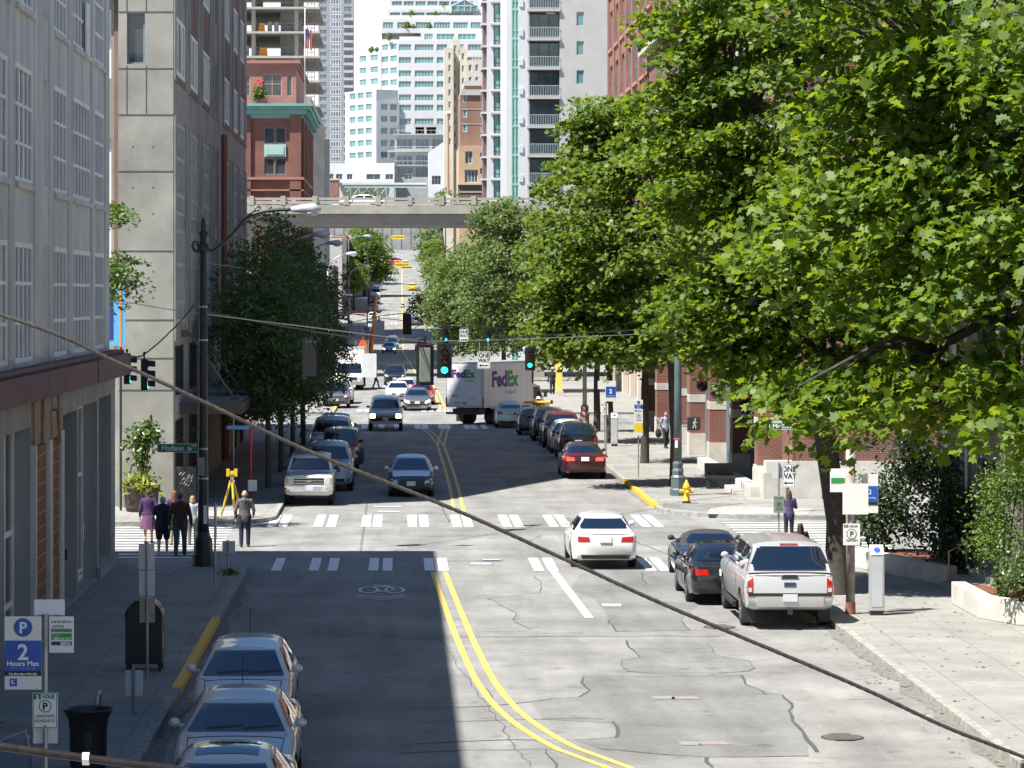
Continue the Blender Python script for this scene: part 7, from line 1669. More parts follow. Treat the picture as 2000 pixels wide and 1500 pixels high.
t=thing('lamp_post','pale lamp post with rusty pink fluted base beside the parked cars','lamp post',((1142-780)*166/6000,166,.14)); m=MB(); m.lathe([(.30,0),(.30,.3),(.24,.4),(.24,.8),(.28,.85),(.2,1.0),(.22,1.3),(.15,1.4)],8); m.build('base',mat('rusty_pink_iron',(.27,.15,.115),.7,.25,5),t); m=MB(); m.lathe([(.12,1.35),(.10,5),(.08,8)],12); m.build('pole',mat('pale_pole',(.42,.38,.36),.6,.15,2),t,True)
# ---------------------------------------------------------------- traffic signals on span wires
M_sig=mat('signal_black',(.010,.012,.012),.5,.2,6); M_sigb=mat('signal_olive',(.17,.19,.145),.55,.2,5); M_grnl=mat('signal_green_lit',(.05,.8,.6),.3,0,1,emit=(.02,.95,.68,1.5)); M_redl=mat('signal_red_off',(.16,.025,.015),.3,.1,9); M_ambl=mat('signal_amber_off',(.15,.055,.012),.3,.1,9)
def signal(label,loc,rz=0,s=1.0,back=M_sig,plate=True,hang=.3):
    """loc = bottom centre; faces -y at rz 0"""
    t=thing('traffic_signal',label,'traffic signal',loc,rz); t.scale=(s,s,s)
    m=MB(); m.box(-.17,.17,-.02,.20,0,1.05); m.build('housing',back,t,bevel=.02)
    if plate: m=MB(); m.box(-.27,.27,-.035,-.022,-.10,1.15); m.build('backplate',M_sig,t)
    for i,(z,lm) in enumerate(((.19,M_grnl),(.525,M_ambl),(.86,M_redl))):
        m=MB(); m.ball((0,-.035,z),(.125,.03,.125),16,10); m.build('lens',lm,t,True)
        v=MB(); n=14
        for j in range(n):
            a0,a1=-.35+(PI+.7)*j/n,-.35+(PI+.7)*(j+1)/n; r=.15
            v.quad((r*math.cos(a0),-.03,z+r*math.sin(a0)),(r*math.cos(a1),-.03,z+r*math.sin(a1)),(r*math.cos(a1),-.27,z+r*math.sin(a1)-.02),(r*math.cos(a0),-.27,z+r*math.sin(a0)-.02))
        vo=v.build('visor',M_sig,t); sd=vo.modifiers.new('t','SOLIDIFY'); sd.thickness=.008
    if hang: m=MB(); m.tube([(0,.09,1.04),(0,.09,1.05+hang)],.025,6); m.cbox((0,.09,1.05+hang),(.1,.08,.1)); m.tube([(-.05,.1,1.05+hang),(-.2,.1,1.2),(-.15,.1,1.0)],.012,5); m.build('hanger',M_sig,t)
    return t
def sg(px,pyb,d): p=W(px,pyb,d); return (p.x,p.y,p.z)
signal('green lit traffic signal with backplate left of the ONE WAY sign',sg(868,733,98),0,.88)
signal('green lit traffic signal in front of the maple leaves, right of the delivery truck',sg(1035,720,103),0,.62,hang=.5)
signal('traffic signal seen from behind with an olive housing above the queue of cars',sg(830,746,96),PI,1.02,M_sigb)
signal('black traffic signal seen from behind against the shaded left trees',sg(608,735,90),PI,.98)
signal('side on black traffic signal mounted at the stucco building corner',(-6.98,85.0,4.85),PI/2,.82,plate=False,hang=.2)
signal('pedestrian side traffic signal partly hidden behind the stucco corner',(-7.52,85.6,5.0),PI/2,.75,plate=False,hang=.2)
signal('small green lit traffic signal at the further junction, left of the faint ONE WAY sign',sg(870,668,186),0,.80)
signal('dark traffic signal seen from behind at the further junction',sg(795,650,170),PI,.92)
signal('green lit traffic signal half hidden by olive leaves at the further junction',sg(953,668,190),0,.75)
def panel_sign(name,label,loc,w,h,rz=0,m_=M_sw,border=None,rx=0):
    t=thing(name,label,'sign',loc,rz); t.rotation_euler.x=rx; m=MB(); m.prismv([(x*(w/2-.02)+.02*cx,-.008,z) for x,cx,z in ((-1,0,0),(1,0,0),(1,1,.02),(1,1,h-.02),(1,0,h),(-1,0,h),(-1,-1,h-.02),(-1,-1,.02))],(0,.012,0)); m.build('panel',m_,t)
    if border:
        m=MB(); e=.012
        for a in ((-w/2+.02,w/2-.02,.018,.018+e),(-w/2+.02,w/2-.02,h-.018-e,h-.018),(-w/2+.015,-w/2+.015+e,.02,h-.02),(w/2-.015-e,w/2-.015,.02,h-.02)): m.box(a[0],a[1],-.011,-.009,a[2],a[3])
        m.build('border',border,t)
    return t
def one_way(label,loc,w,h,left=True,hang=False):
    t=panel_sign('one_way_sign',label,loc,w,h,0,M_sw,M_sblk); sz=h*.34
    text('ONE',sz,M_sblk,t,(0,-.012,h*.67),0,sz*.025,sx=.88); text('WAY',sz,M_sblk,t,(0,-.012,h*.37),0,sz*.025,sx=.82)
    s=1 if left else -1; z=h*.19; m=MB(); m.prismv([(-s*w*.38,-.013,z),(-s*w*.2,-.013,z+h*.08),(-s*w*.2,-.013,z+h*.025),(s*w*.34,-.013,z+h*.025),(s*w*.34,-.013,z-h*.025),(-s*w*.2,-.013,z-h*.025),(-s*w*.2,-.013,z-h*.08)],(0,.003,0)); m.build('arrow',M_sblk,t)
    if hang:
        for x in (-w*.33,w*.33): m=MB(); m.tube([(x,.01,h*.9),(x,.01,h+.32)],.012,6); m.build('hanger',M_galv,t)
    return t
one_way('white ONE WAY sign with left arrow hanging from the span wire above the delivery truck',sg(945,720,101),.43,.56,True,True)
one_way('faint ONE WAY sign with right arrow among the olive leaves at the further junction',sg(906,668,190),.56,.80,False,True)
t=panel_sign('hanging_sign','blank aluminium back of a tilted sign hanging over the oncoming lane',sg(721,737,90),.46,.70,-.35,M_back); m=MB(); m.tube([(-.1,.01,.68),(-.1,.01,1.1)],.012,6); m.build('hanger',M_galv,t)
t=panel_sign('hanging_sign','small blank grey sign back hanging over the further junction',sg(740,653,170),.62,.75,0,M_back); m=MB(); m.tube([(0,.01,.74),(0,.01,1.05)],.03,6); m.build('hanger',M_sig,t)
def wire(name,label,pts,r=.012,m_=M_sig,n=6,cat='cable',sag=0,nn=18):
    P=[Vector(p) for p in pts]; out=[]
    for a,b in zip(P,P[1:]):
        for k in range(nn): u=k/nn; q=a.lerp(b,u); q.z-=sag*4*u*(1-u); out.append(q)
    out.append(P[-1]); m=MB(); m.tube(out,r,n); o=m.build(name,m_,None,True); return tag(o,label,cat)
M_wire=mat('wire_dark',(.03,.032,.034),.5,.2,5); M_wirel=mat('wire_pale',(.40,.41,.42),.4,.1,5,metal=.5)
wire('span_wire','dark span wire carrying the signals diagonally across Madison',[W(388,606,83.3),W(608,647,90),W(720,664,93),W(830,671,96),W(868,672,98),W(1035,656,103),W(1326,640,112.4)],.022,M_wire)
wire('span_wire','pale tensioned wire from the black lamp post to the hanging signals',[W(388,612,83.3),W(830,667,96.3),W(1000,663,102),W(1326,650,112.4)],.014,M_wirel)
wire('span_wire','pale wire from behind the stucco corner to the black lamp post',[W(222,586,86.5),W(340,606,84),W(388,612,83.3)],.014,M_wirel)
wire('signal_cable','drooping dark cable from the black lamp post to the stucco corner signal',[W(378,596,83.3),W(330,650,84.5),W(275,696,85.5),W(243,690,86.0)],.022,M_wire,sag=.04)
wire('span_wire','thin wire over the further junction rising to the right',[W(640,640,168),W(742,617,170),W(795,611,171),W(985,585,176)],.022,M_wire)
wire('span_wire','thin wire over the further junction falling to the right',[W(640,606,166),W(720,618,172),W(870,636,186),W(1010,642,192)],.022,M_wire)
wire('span_wire','thin upper wire from the black lamp post into the olive trees',[W(388,512,83.3),W(503,528,120),W(682,548,160),W(985,566,200)],.016,M_wire)
# thick twisted cable across the view
t=thing('twisted_cable','thick twisted steel cable slanting across the whole view, close to the camera','cable',(0,14,0))
cp=[(-3500,-640),(-1600,140),(-700,420),(0,615),(240,713),(400,786),(600,880),(880,992),(1100,1091),(1300,1182),(1560,1291),(1700,1351),(1850,1421),(2000,1479),(2400,1640),(3600,2080),(6000,2900)]
ax=[((px-VX)*14/6000,H-(py-VY)*14/6000) for px,py in cp]; ax=smooth_line(ax,.02)
for s in range(4):
    m=MB(); pts=[]; L=0
    for i,(x,z) in enumerate(ax):
        if i: L+=math.hypot(x-ax[i-1][0],z-ax[i-1][1])
        a=2*PI*(L/.16+s/4); pts.append((x,.0052*math.cos(a),z+.0052*math.sin(a)))
    m.tube(pts,.0052,6); m.build('strand',mat('weathered_steel',(.052,.042,.036),.6,.4,30,metal=.2),t,True)
t=thing('handrail_cable','dark steel cable with a white tie crossing the bottom left corner','cable',(0,10,0)); ax=[W(-900,1330,10),W(-60,1450,10),W(120,1475,10),W(320,1500,10),W(900,1590,10),W(2600,1800,10)]; m=MB(); m.tube([(p.x,0,p.z) for p in ax],.0135,10); m.build('cable_sheath',mat('oiled_steel',(.035,.028,.024),.35,.4,40,metal=.6),t,True); p=W(168,1482,10); m=MB(); m.lathe([(.021,-.011),(.021,.011)],10); m.v=[(v[2]+p.x,v[0],v[1]+p.z) for v in m.v]; m.build('tie',M_sw,t)
# ---------------------------------------------------------------- sign posts
def post(t,h,r=.028,m_=M_galv): m=MB(); m.tube([(0,.03,0),(0,.03,h)],r,8); return m.build('post',m_,t)
def plate(t,name,w,h,z,m_,x=0,y=0): m=MB(); m.box(x-w/2,x+w/2,y-.006,y+.006,z,z+h); return m.build(name,m_,t,bevel=.004)
def disc(t,name,r,x,y,z,m_):
    m=MB(); m.lathe([(r,-.002),(r,.002)],26); m.v=[(v[0]+x,v[2]+y,v[1]+z) for v in m.v]; return m.build(name,m_,t)
# foreground pay parking post
d=38; s=6000/d; t=thing('parking_sign_post','post with a blue 2 Hours Max sign and phone panel at the lower left','parking sign',((88-VX)/s,d,.14))
zz=lambda py:H-(py-VY)/s-.14; xx=lambda px:(px-88)/s
post(t,zz(1200),.03)
w=72/s; x=xx(46); z0,z1=zz(1346),zz(1203); y=-.05
plate(t,'parking_panel',w,z1-z0,z0,M_sw,x,y); e=y-.008
m=MB(); m.box(x-w/2+.001,x+w/2-.001,e-.001,e+.001,zz(1309),zz(1250)); m.build('blue_field',M_sblue,t); m=MB(); m.box(x-w/2+.001,x+w/2-.001,e-.001,e+.001,zz(1319),zz(1309.2)); m.build('black_field',M_sblk,t)
disc(t,'green_ring',.116,x,e,zz(1224.5),M_sgreen); disc(t,'blue_disc',.102,x,e-.004,zz(1224.5),M_sblue); text('P',.19,M_ltr,t,(x,e-.008,zz(1235)),0,.004); text('2',.27,M_ltr,t,(x,e-.003,zz(1287)),0,.006); text('Hours Max',.088,M_ltr,t,(x,e-.003,zz(1299.5)),0,.002); text('3 Hours Max After 5pm',.034,mat('pale_blue_lettering',(.25,.38,.7),.5,0,1),t,(x,e-.003,zz(1306))); text('Pay 8am-8pm Mon-Sat',.038,M_ltr,t,(x,e-.003,zz(1317)),0,.001)
m=MB(); m.box(x-w*.36,x-w*.16,e-.001,e+.001,zz(1339),zz(1324)); m.build('blue_square',M_sblue,t); m=MB(); m.prismv([(x-w*.26+.028*math.cos(a),e-.003,zz(1331)+.028*math.sin(a)) for a in [.6+i*.25 for i in range(21)]]+[(x-w*.26+.010+.020*math.cos(a),e-.003,zz(1331)+.004+.020*math.sin(a)) for a in [5.2-i*.25 for i in range(17)]],(0,.001,0)); m.build('moon_symbol',M_ltr,t)
x=xx(121); w=48/s; z0,z1=zz(1274),zz(1203); plate(t,'phone_panel',w,z1-z0,z0,M_sw,x,y)
text('pay by phone',.046,M_dltr,t,(x,e-.003,zz(1215))); text('parking',.046,M_dltr,t,(x-.04,e-.003,zz(1224))); m=MB(); m.box(x-w*.42,x+w*.42,e-.001,e+.001,zz(1249),zz(1227)); m.build('green_field',M_sgrn2,t); text('paybyphone.com',.036,M_ltr,t,(x,e-.003,zz(1236)),0,.001); text('or call',.026,M_ltr,t,(x-.07,e-.003,zz(1241.5))); text('1-888-515-7275',.036,M_ltr,t,(x,e-.003,zz(1248)),0,.001); m=MB(); m.box(x-w*.42,x+w*.42,e-.001,e+.001,zz(1259.5),zz(1252)); m.build('navy_field',mat('sign_navy',(.02,.03,.08),.5,0,1),t); text('86915',.048,M_ltr,t,(x+.05,e-.003,zz(1258.5)),0,.002)
plate(t,'blank_panel',60/s,31/s,zz(1203),mat('panel_pale',(.70,.72,.76),.5,.05,2),xx(95),.08)
x=xx(89); w=50/s; z0,z1=zz(1422),zz(1352); plate(t,'hour_panel',w,z1-z0,z0,M_sw,x,y)
m=MB(); 
for a in ((-w/2+.008,w/2-.008,z0+.008,z0+.018),(-w/2+.008,w/2-.008,z1-.018,z1-.008),(-w/2+.008,-w/2+.018,z0+.008,z1-.008),(w/2-.018,w/2-.008,z0+.008,z1-.008)): m.box(x+a[0],x+a[1],e-.001,e+.001,a[2],a[3])
m.build('green_border',M_sgreen,t); m=MB(); m.box(x-w*.44,x-w*.16,e-.001,e+.001,zz(1365),zz(1354)); m.build('green_square',M_sgreen,t); text('2',.07,M_ltr,t,(x-w*.3,e-.003,zz(1364)),0,.003); text('HOUR',.062,M_sgreen,t,(x+w*.14,e-.003,zz(1363)),0,.002,sx=.85); disc(t,'green_ring',.078,x,e,zz(1378),M_sgreen); disc(t,'white_disc',.066,x,e-.004,zz(1378),M_sw); text('P',.125,M_sblk,t,(x,e-.008,zz(1385)),0,.004); text('10AM-6PM',.052,M_sgreen,t,(x,e-.003,zz(1400)),0,0); text('SUNDAYS',.055,M_sgreen,t,(x,e-.003,zz(1409.5)),0,0); m=MB(); m.box(x-w*.06,x+w*.06,e-.002,e,zz(1418),zz(1416)); m.build('arrow_mark',M_sgreen,t)
plate(t,'lower_blank_panel',48/s,30/s,zz(1454),M_back,xx(87),.08)
def sign_back_post(label,pxb,pyb,panels,hpy,r=.028):
    p=G(pxb,pyb); d=p.y; s=6000/d; t=thing('sign_post',label,'sign post',(p.x,d,.14)); h=H-(hpy-VY)/s-.14; post(t,h,r)
    for (a,b,c,e,m_) in panels: plate(t,'sign_panel',(b-a)/s,(e-c)/s,H-(e-VY)/s-.14,m_,((a+b)/2-pxb)/s,-.04 if m_ is not M_back else .07)
    return t
M_tanb=mat('tan_sign_back',(.42,.36,.25),.6,.2,4)
t=sign_back_post('tall post with four blank sign backs in front of the mailbox',287,1341,[(270,284,1062,1113,M_back),(287,301,1062,1113,M_back),(271,285,1115,1165,M_back),(288,302,1115,1165,M_back)],1058)
m=MB(); plate(t,'tan_panel',30/102,48/102,H-(1216-VY)/102-.14,M_tanb,0,.07)
sign_back_post('short post with one pale blank sign back behind the black bin',260,1413,[(244,279,1310,1361,M_back)],1304,.03)
sign_back_post('slim post with an edge on sign between the lamp post and the kerb corner',420,1156,[(419,423,985,1055,M_back)],982)
sign_back_post('short post with one square sign back standing in green weeds',445,1131,[(434,459,1057,1081,M_back)],1055)
# right hand posts
def p_sign(t,x,z,w=.3,h=.45,y=-.04,m_=M_sw):
    plate(t,'parking_panel',w,h,z,m_,x,y); e=y-.008; m=MB(); m.box(x-w*.46,x-w*.2,e-.001,e+.001,z+h*.83,z+h*.96); m.build('green_square',M_sgreen,t); disc(t,'black_ring',w*.30,x,e,z+h*.52,M_sblk); disc(t,'white_disc',w*.26,x,e-.004,z+h*.52,m_); text('P',w*.42,M_sblk,t,(x,e-.008,z+h*.42),0,.004); text('10AM-6PM',w*.15,M_sgreen,t,(x,e-.003,z+h*.2)); text('2',w*.2,M_ltr,t,(x-w*.33,e-.003,z+h*.85)); text('HOUR',w*.17,M_sgreen,t,(x+w*.1,e-.003,z+h*.85))
p=G(1661,1211); d=p.y; s=6000/d; t=thing('sign_pole','thick weathered pole with rusty foot holding parking signs beside the pay station','sign pole',(p.x,d,.14))
m=MB(); m.tube([(0,0,.25),(0,0,3.9)],.105,14); m.build('pole',mat('weathered_pole',(.34,.35,.33),.8,.0,5,col2=(.24,.15,.11)),t,True); m=MB(); m.tube([(0,0,0),(0,0,.27)],[.125,.112],14); m.build('rusty_foot',mat('rust_foot',(.22,.085,.05),.85,.4,6),t); m=MB(); m.tube([(0,0,2.3),(0,0,2.75)],.11,14); m.build('rusty_band',MATS['rust_foot'],t)
zz=lambda py:H-(py-VY)/s-.14; xx=lambda px:(px-1661)/s
p_sign(t,xx(1661.5),zz(1064),33/s,42/s,-.14); plate(t,'white_panel',50/s,60/s,zz(1004),M_sw,xx(1669),-.15); plate(t,'phone_panel',30/s,46/s,zz(962),M_sw,xx(1638),.14); m=MB(); m.box(xx(1625),xx(1651),.125,.13,zz(944),zz(934)); m.build('green_field',M_sgrn2,t)
plate(t,'hours_panel',32/s,76/s,zz(1003),M_sw,xx(1701),.14); m=MB(); m.box(xx(1686),xx(1716),.125,.13,zz(981),zz(950)); m.build('blue_field',M_sblue,t); m=MB(); m.box(xx(1686),xx(1716),.125,.13,zz(987),zz(981.3)); m.build('black_field',M_sblk,t); text('2',.16,M_ltr,t,(xx(1701),.12,zz(966))); text('Hours Max',.06,M_ltr,t,(xx(1701),.12,zz(975)))
def pay_station(label,loc):
    t=thing('pay_station',label,'pay station',loc); m=MB(); m.prismv([(-.165,-.13,.1),(-.165,.13,.1),(-.165,.13,1.58),(-.165,.02,1.62),(-.165,-.13,1.40)],(.33,0,0)); m.build('cabinet',mat('meter_grey',(.43,.45,.47),.45,.08,3,metal=.2),t,bevel=.02); m=MB(); m.box(-.15,.15,-.11,.11,0,.1); m.build('plinth',M_trim,t)
    m=MB(); m.prismv([(-.14,-.135,1.39),(.14,-.135,1.39),(.14,-.0,1.605),(-.14,-.0,1.605)],(0,-.006,.004)); m.build('top_panel',M_sw,t); q=disc(t,'blue_disc',.075,0,0,0,M_sblue); q.location=(0,-.078,1.50); q.rotation_euler.x=-.6; q=text('P',.12,M_ltr,t,(0,-.108,1.455),0,.004); q.rotation_euler.x=-.6; m=MB(); m.box(-.12,.12,-.137,-.13,.2,1.32); m.build('door_panel',mat('meter_panel',(.52,.54,.56),.4,.05,2,metal=.2),t); return t
p=G(1712,1213); pay_station('grey parking pay station with a blue P on the sunny pavement at right',(p.x,p.y,.14))
p=G(1200,877); pay_station('grey parking pay station between the far parked cars and the right hand trees',(p.x,p.y,.14))
p=G(1247,939); d=p.y; s=6000/d; t=thing('sign_post','sign post with stacked Pay to Park, parking and yellow panels on the right pavement','sign post',(p.x,d,.14)); zz=lambda py:H-(py-VY)/s-.14; post(t,zz(782))
plate(t,'pay_panel',17/s,17/s,zz(798),M_sw,0,-.04); m=MB(); m.box(-.17,.17,-.05,-.048,zz(798),zz(790)); m.build('blue_field',M_sblue,t); disc(t,'blue_disc',.06,0,-.05,zz(785.5),M_sblue); text('Pay to',.07,M_ltr,t,(0,-.052,zz(794))); text('Park',.07,M_ltr,t,(0,-.052,zz(797.6))); p_sign(t,0,zz(827),17/s,28/s); plate(t,'yellow_panel',17/s,17/s,zz(844.5),M_syel,0,-.04); plate(t,'lower_panel',17/s,6/s,zz(851),M_sw,0,-.04)
d=147; s=6000/d; t=thing('sign_post','slim post with a small parking sign left of the far pay station','sign post',((1181-VX)/s,d,.14)); zz=lambda py:H-(py-VY)/s-.14; post(t,zz(786)); p_sign(t,0,zz(810),13/s,22/s)
d=139; s=6000/d; t=thing('parking_sign_post','post with a distant blue 2 hours parking sign under the right hand maples','parking sign',((1184-VX)/s,d,.14)); zz=lambda py:H-(py-VY)/s-.14; post(t,zz(740)); plate(t,'hours_panel',21/s,40/s,zz(784),M_sw,.2,-.04); m=MB(); m.box(-.02,.43,-.05,-.048,zz(776),zz(755)); m.build('blue_field',M_sblue,t); text('2',.26,M_ltr,t,(.2,-.053,zz(768)),0,.01); text('Hours Max',.075,M_ltr,t,(.2,-.053,zz(774))); plate(t,'phone_panel',14/s,16/s,zz(760),M_sw,-.22,-.04)
d=88; s=6000/d; t=thing('sign_post','slim post with a parking sign coloured as in shade left of the violet top','sign post',((1521-VX)/s,d,.02)); zz=lambda py:H-(py-VY)/s; post(t,zz(905),.03); p_sign(t,0,zz(1003),21/s,33/s,-.04,mat('shaded_sign',(.22,.25,.22),.6,.1,3)); plate(t,'dark_panel',22/s,31/s,zz(936),M_back,0,.07)  # shade on this parking sign is put into its darker panel colour
d=104; s=6000/d; t=thing('sign_post','rusty slim post by the white wall of the arcade corner','sign post',((1540-VX)/s,d,.14)); post(t,3.45,.03,M_rust); one_way('white ONE WAY sign with left arrow half hidden by hanging maple leaves',((1540-VX)/s,d-.04,H-(952-VY)/s),25/s,46/s,True)
street_sign('green Madison street sign mostly covered by the foreground maple',((1562-VX)/s,d-.02,H-(839-VY)/s),1.02); o=[x for x in bpy.data.objects if x.name.startswith('street_name_sign')][-1]; text('Madison',.2,M_ltr,o,(-.58,-.018,.05),0,.003)
# hydrant
p=G(1341,991); t=thing('fire_hydrant','yellow fire hydrant in front of the grey green lamp post','fire hydrant',(p.x,p.y,.14)); M_hy=mat('hydrant_yellow',(.80,.42,.015),.4,.15,5)
m=MB(); m.lathe([(.15,.08),(.15,.12),(.105,.14),(.10,.50),(.135,.52),(.135,.57),(.12,.62),(.08,.72),(.045,.76),(.04,.82),(.02,.83)],16); m.build('barrel',M_hy,t,True)
for a in (0,PI): m=MB(); m.lathe([(.06,0),(.06,.09),(.075,.09),(.075,.14),(.03,.16)],12); m.v=[((v[2]+.09)*(1 if a==0 else -1),v[0],v[1]+.43) for v in m.v]; m.build('outlet_cap',M_hy,t)
m=MB(); m.lathe([(.07,0),(.07,.08),(.09,.08),(.09,.14),(.03,.17)],12); m.v=[(v[0],-(v[2]+.09),v[1]+.40) for v in m.v]; m.build('outlet_cap',M_hy,t); m=MB(); m.lathe([(.16,0),(.16,.04),(.10,.08)],12); m.build('flange',M_trim,t)
# mailbox
p=G(283,1322); t=thing('mailbox','big dark rounded collection mailbox on legs on the left pavement','mailbox',(p.x,p.y,.14)); M_mb=mat('mailbox_dark',(.020,.028,.028),.35,.2,4); n=14; w=.72
pr=[(-.36,.14),(-.36,1.05)]+[(-.36*math.cos(PI*i/n),1.05+.34*math.sin(PI*i/n)) for i in range(1,n)]+[(.36,1.05),(.36,.14)]
m=MB(); m.prismv([(x,-.30,z) for x,z in pr],(0,.66,0)); m.build('box',M_mb,t,bevel=.02)
m=MB(); 
for i in range(n): a0,a1=PI*i/n,PI*(i+1)/n; m.quad((-.37*math.cos(a0),-.31,1.05+.35*math.sin(a0)),(-.37*math.cos(a1),-.31,1.05+.35*math.sin(a1)),(-.37*math.cos(a1),.37,1.05+.35*math.sin(a1)),(-.37*math.cos(a0),.37,1.05+.35*math.sin(a0)))
m.build('hood',mat('mailbox_blue',(.03,.055,.095),.3,.1,4),t,True)
for x in (-.31,.31):
    for y in (-.26,.30): m=MB(); m.box(x-.03,x+.03,y-.03,y+.03,0,.15); m.build('leg',M_mb,t)
m=MB(); m.box(.362,.372,-.2,-.06,.45,.75); m.build('label_plate',M_syel,t)
# bin, rack, news box
t=thing('litter_bin','black flared litter bin at the lower left beside the kerb','bin',(-4.82,47.6,.14)); m=MB(); n=30; vs=[];fs=[]; pr=[(.27,.02),(.285,.1),(.29,.6),(.31,.78),(.37,.9),(.385,.93),(.375,.95),(.33,.93),(.29,.80),(.27,.5)]
for r,z in pr:
    for j in range(n): a=2*PI*j/n; rr=r*(1-(.035 if (j%2 and .05<z<.75) else 0)); vs.append((rr*math.cos(a),rr*math.sin(a),z))
for i in range(len(pr)-1):
    for j in range(n): fs.append((i*n+j,i*n+(j+1)%n,(i+1)*n+(j+1)%n,(i+1)*n+j))
m.add(vs,fs); m.build('bin_body',M_black,t); m=MB(); m.lathe([(.28,0),(.28,.03)],24); m.build('bin_base',M_black,t); m=MB(); m.lathe([(.28,.72),(.1,.75)],20); m.build('liner',mat('bin_liner',(.30,.33,.36),.4,.2,9),t)
t=thing('bicycle_rack','steel inverted U bicycle rack seen edge on behind the litter bin','bicycle rack',(-4.92,50.3,.14)); m=MB(); m.tube([(0,-.3,0),(0,-.3,.72),(.0,-.22,.82),(0,.22,.82),(0,.3,.72),(0,.3,0)],.03,8); m.build('hoop',M_galv,t,True)
t=thing('news_box','small grey blue box with a rounded top in the lower left corner','news box',(-5.55,44.2,.14)); m=MB(); m.box(-.25,.25,-.2,.2,.15,1.0); m.build('cabinet',mat('news_blue',(.12,.17,.22),.5,.15,4),t,bevel=.05); m=MB(); m.tube([(-.3,-.22,.9),(-.1,-.22,1.0),(.2,-.22,1.12),(.26,-.22,.8)],.02,6); m.build('rim',M_galv,t)
for x in (-.18,.18): m=MB(); m.box(x-.03,x+.03,-.1,.1,0,.16); m.build('leg',M_trim,t)
t=thing('utility_cabinet','black utility cabinet with white graffiti behind the black lamp post','cabinet',(-6.95,99.9,.14)); m=MB(); m.box(-.32,.32,-.2,.2,0,1.75); m.build('cabinet_body',M_black,t,bevel=.03); m=MB(); 
for q in range(7): a=rnd.uniform(-.22,.1); z=1.15+q*.06; m.tube([(a,-.21,z),(a+.06,-.21,z+.08),(a+.1,-.21,z-.02),(a+.17,-.21,z+.07)],.007,4)
m.build('graffiti',M_sw,t)
# red post with blue blade sign, survey tripod
d=109.5; s=6000/d; t=thing('sign_post','red post with a slim blue blade sign beside the survey tripod','sign post',((490-VX)/s,d,.14)); m=MB(); m.tube([(0,0,0),(0,0,2.85)],.05,10); m.build('post',mat('post_red',(.38,.02,.025),.5,.15,4),t); m=MB(); m.box(-.86,.02,-.03,.03,2.55,2.68); m.build('blade',mat('blade_blue',(.10,.30,.55),.5,.1,4),t); m=MB(); m.box(-.10,.22,-.08,-.06,.35,.75); m.build('notice',M_sw,t); m=MB(); m.ball((0,0,2.88),.06,8,6); m.build('finial',MATS['post_red'],t)
d=101; t=thing('survey_tripod','yellow survey tripod with instrument set up on the sunlit left corner','tripod',((453-VX)*d/6000,d,.14))
M_ty=mat('tripod_yellow',(.72,.46,.02),.5,.15,6)
for a in (-2.6,-1.3,.6): m=MB(); m.tube([(.05*math.cos(a),.05*math.sin(a),1.22),(.24*math.cos(a),.24*math.sin(a),.62),(.42*math.cos(a),.42*math.sin(a),.0)],[.035,.042,.018],8); m.build('leg',M_ty,t)
m=MB(); m.lathe([(.10,1.2),(.10,1.25),(.05,1.27),(.05,1.36)],12); m.build('head',M_chrome,t); m=MB(); m.cbox((0,0,1.50),(.34,.18,.10)); m.cbox((-.13,0,1.5),(.1,.2,.24)); m.cbox((.13,0,1.5),(.1,.2,.24)); m.ball((0,-.02,1.43),.07,10,8); m.build('instrument',M_ty,t)
t=thing('slim_pole','slim grey pole behind the survey tripod on the left pavement','pole',((456-VX)*112/6000,112,.14)); m=MB(); m.tube([(0,0,0),(0,0,3.2)],.035,8); m.lathe([(.07,0),(.07,.1)],10); m.build('shaft',M_galv,t)
# hanging baskets on the arcade
def basket(label,loc,red):
    t=thing('hanging_basket',label,'flower basket',loc); m=MB(); m.lathe([(.12,-.45),(.26,-.3),(.30,0),(.27,.0)],16); m.build('pot',M_black,t,True); m=MB(); m.tube([(.05,.3,.5),(-.1,.1,.62),(0,0,.5),(0,0,.0)],.014,6); m.tube([(.05,.3,-.4),(0,.05,.45)],.012,6); m.build('bracket',M_black,t)
    P_,N_,C_=sprays([(0,0,.05,.34,.34,.2,26)],(0,0),12,.16,.7,2.0,.4); obj('foliage',leaves_mesh('foliage',P_,N_,.10*NP.uniform(.7,1.2,len(P_)),'oval',L_fresh),t)
    if red:
        m=MB()
        for i in range(18): m.ball((rnd.uniform(-.2,.38),rnd.uniform(-.34,.1),rnd.uniform(.0,.34)),rnd.uniform(.03,.06),6,5)
        tag(m.build('flowers',mat('geranium_red',(.65,.03,.025),.6,.2,9),t),kind='stuff')
basket('black hanging basket with little in bloom on a brick pier of the arcade',W(1400,757,129)[:],False); basket('hanging basket full of red geraniums on the nearer brick pier',W(1455,786,120.5)[:],True); basket('small flower basket half hidden by the maple left of the arcade',W(1372,745,138)[:],True)
t=thing('planter_bench','low dark planter bench in the tree shade by the arcade steps','bench',(12.15,116.5,.14)); m=MB(); m.box(-.55,.55,-.3,.3,.40,.50); m.build('seat',M_trim,t)
for x in (-.45,.45): m=MB(); m.box(x-.06,x+.06,-.25,.25,0,.40); m.build('leg',M_trim,t)
m=MB(); m.box(-.55,.55,.26,.32,.5,.95); m.build('backrest',M_trim,t)
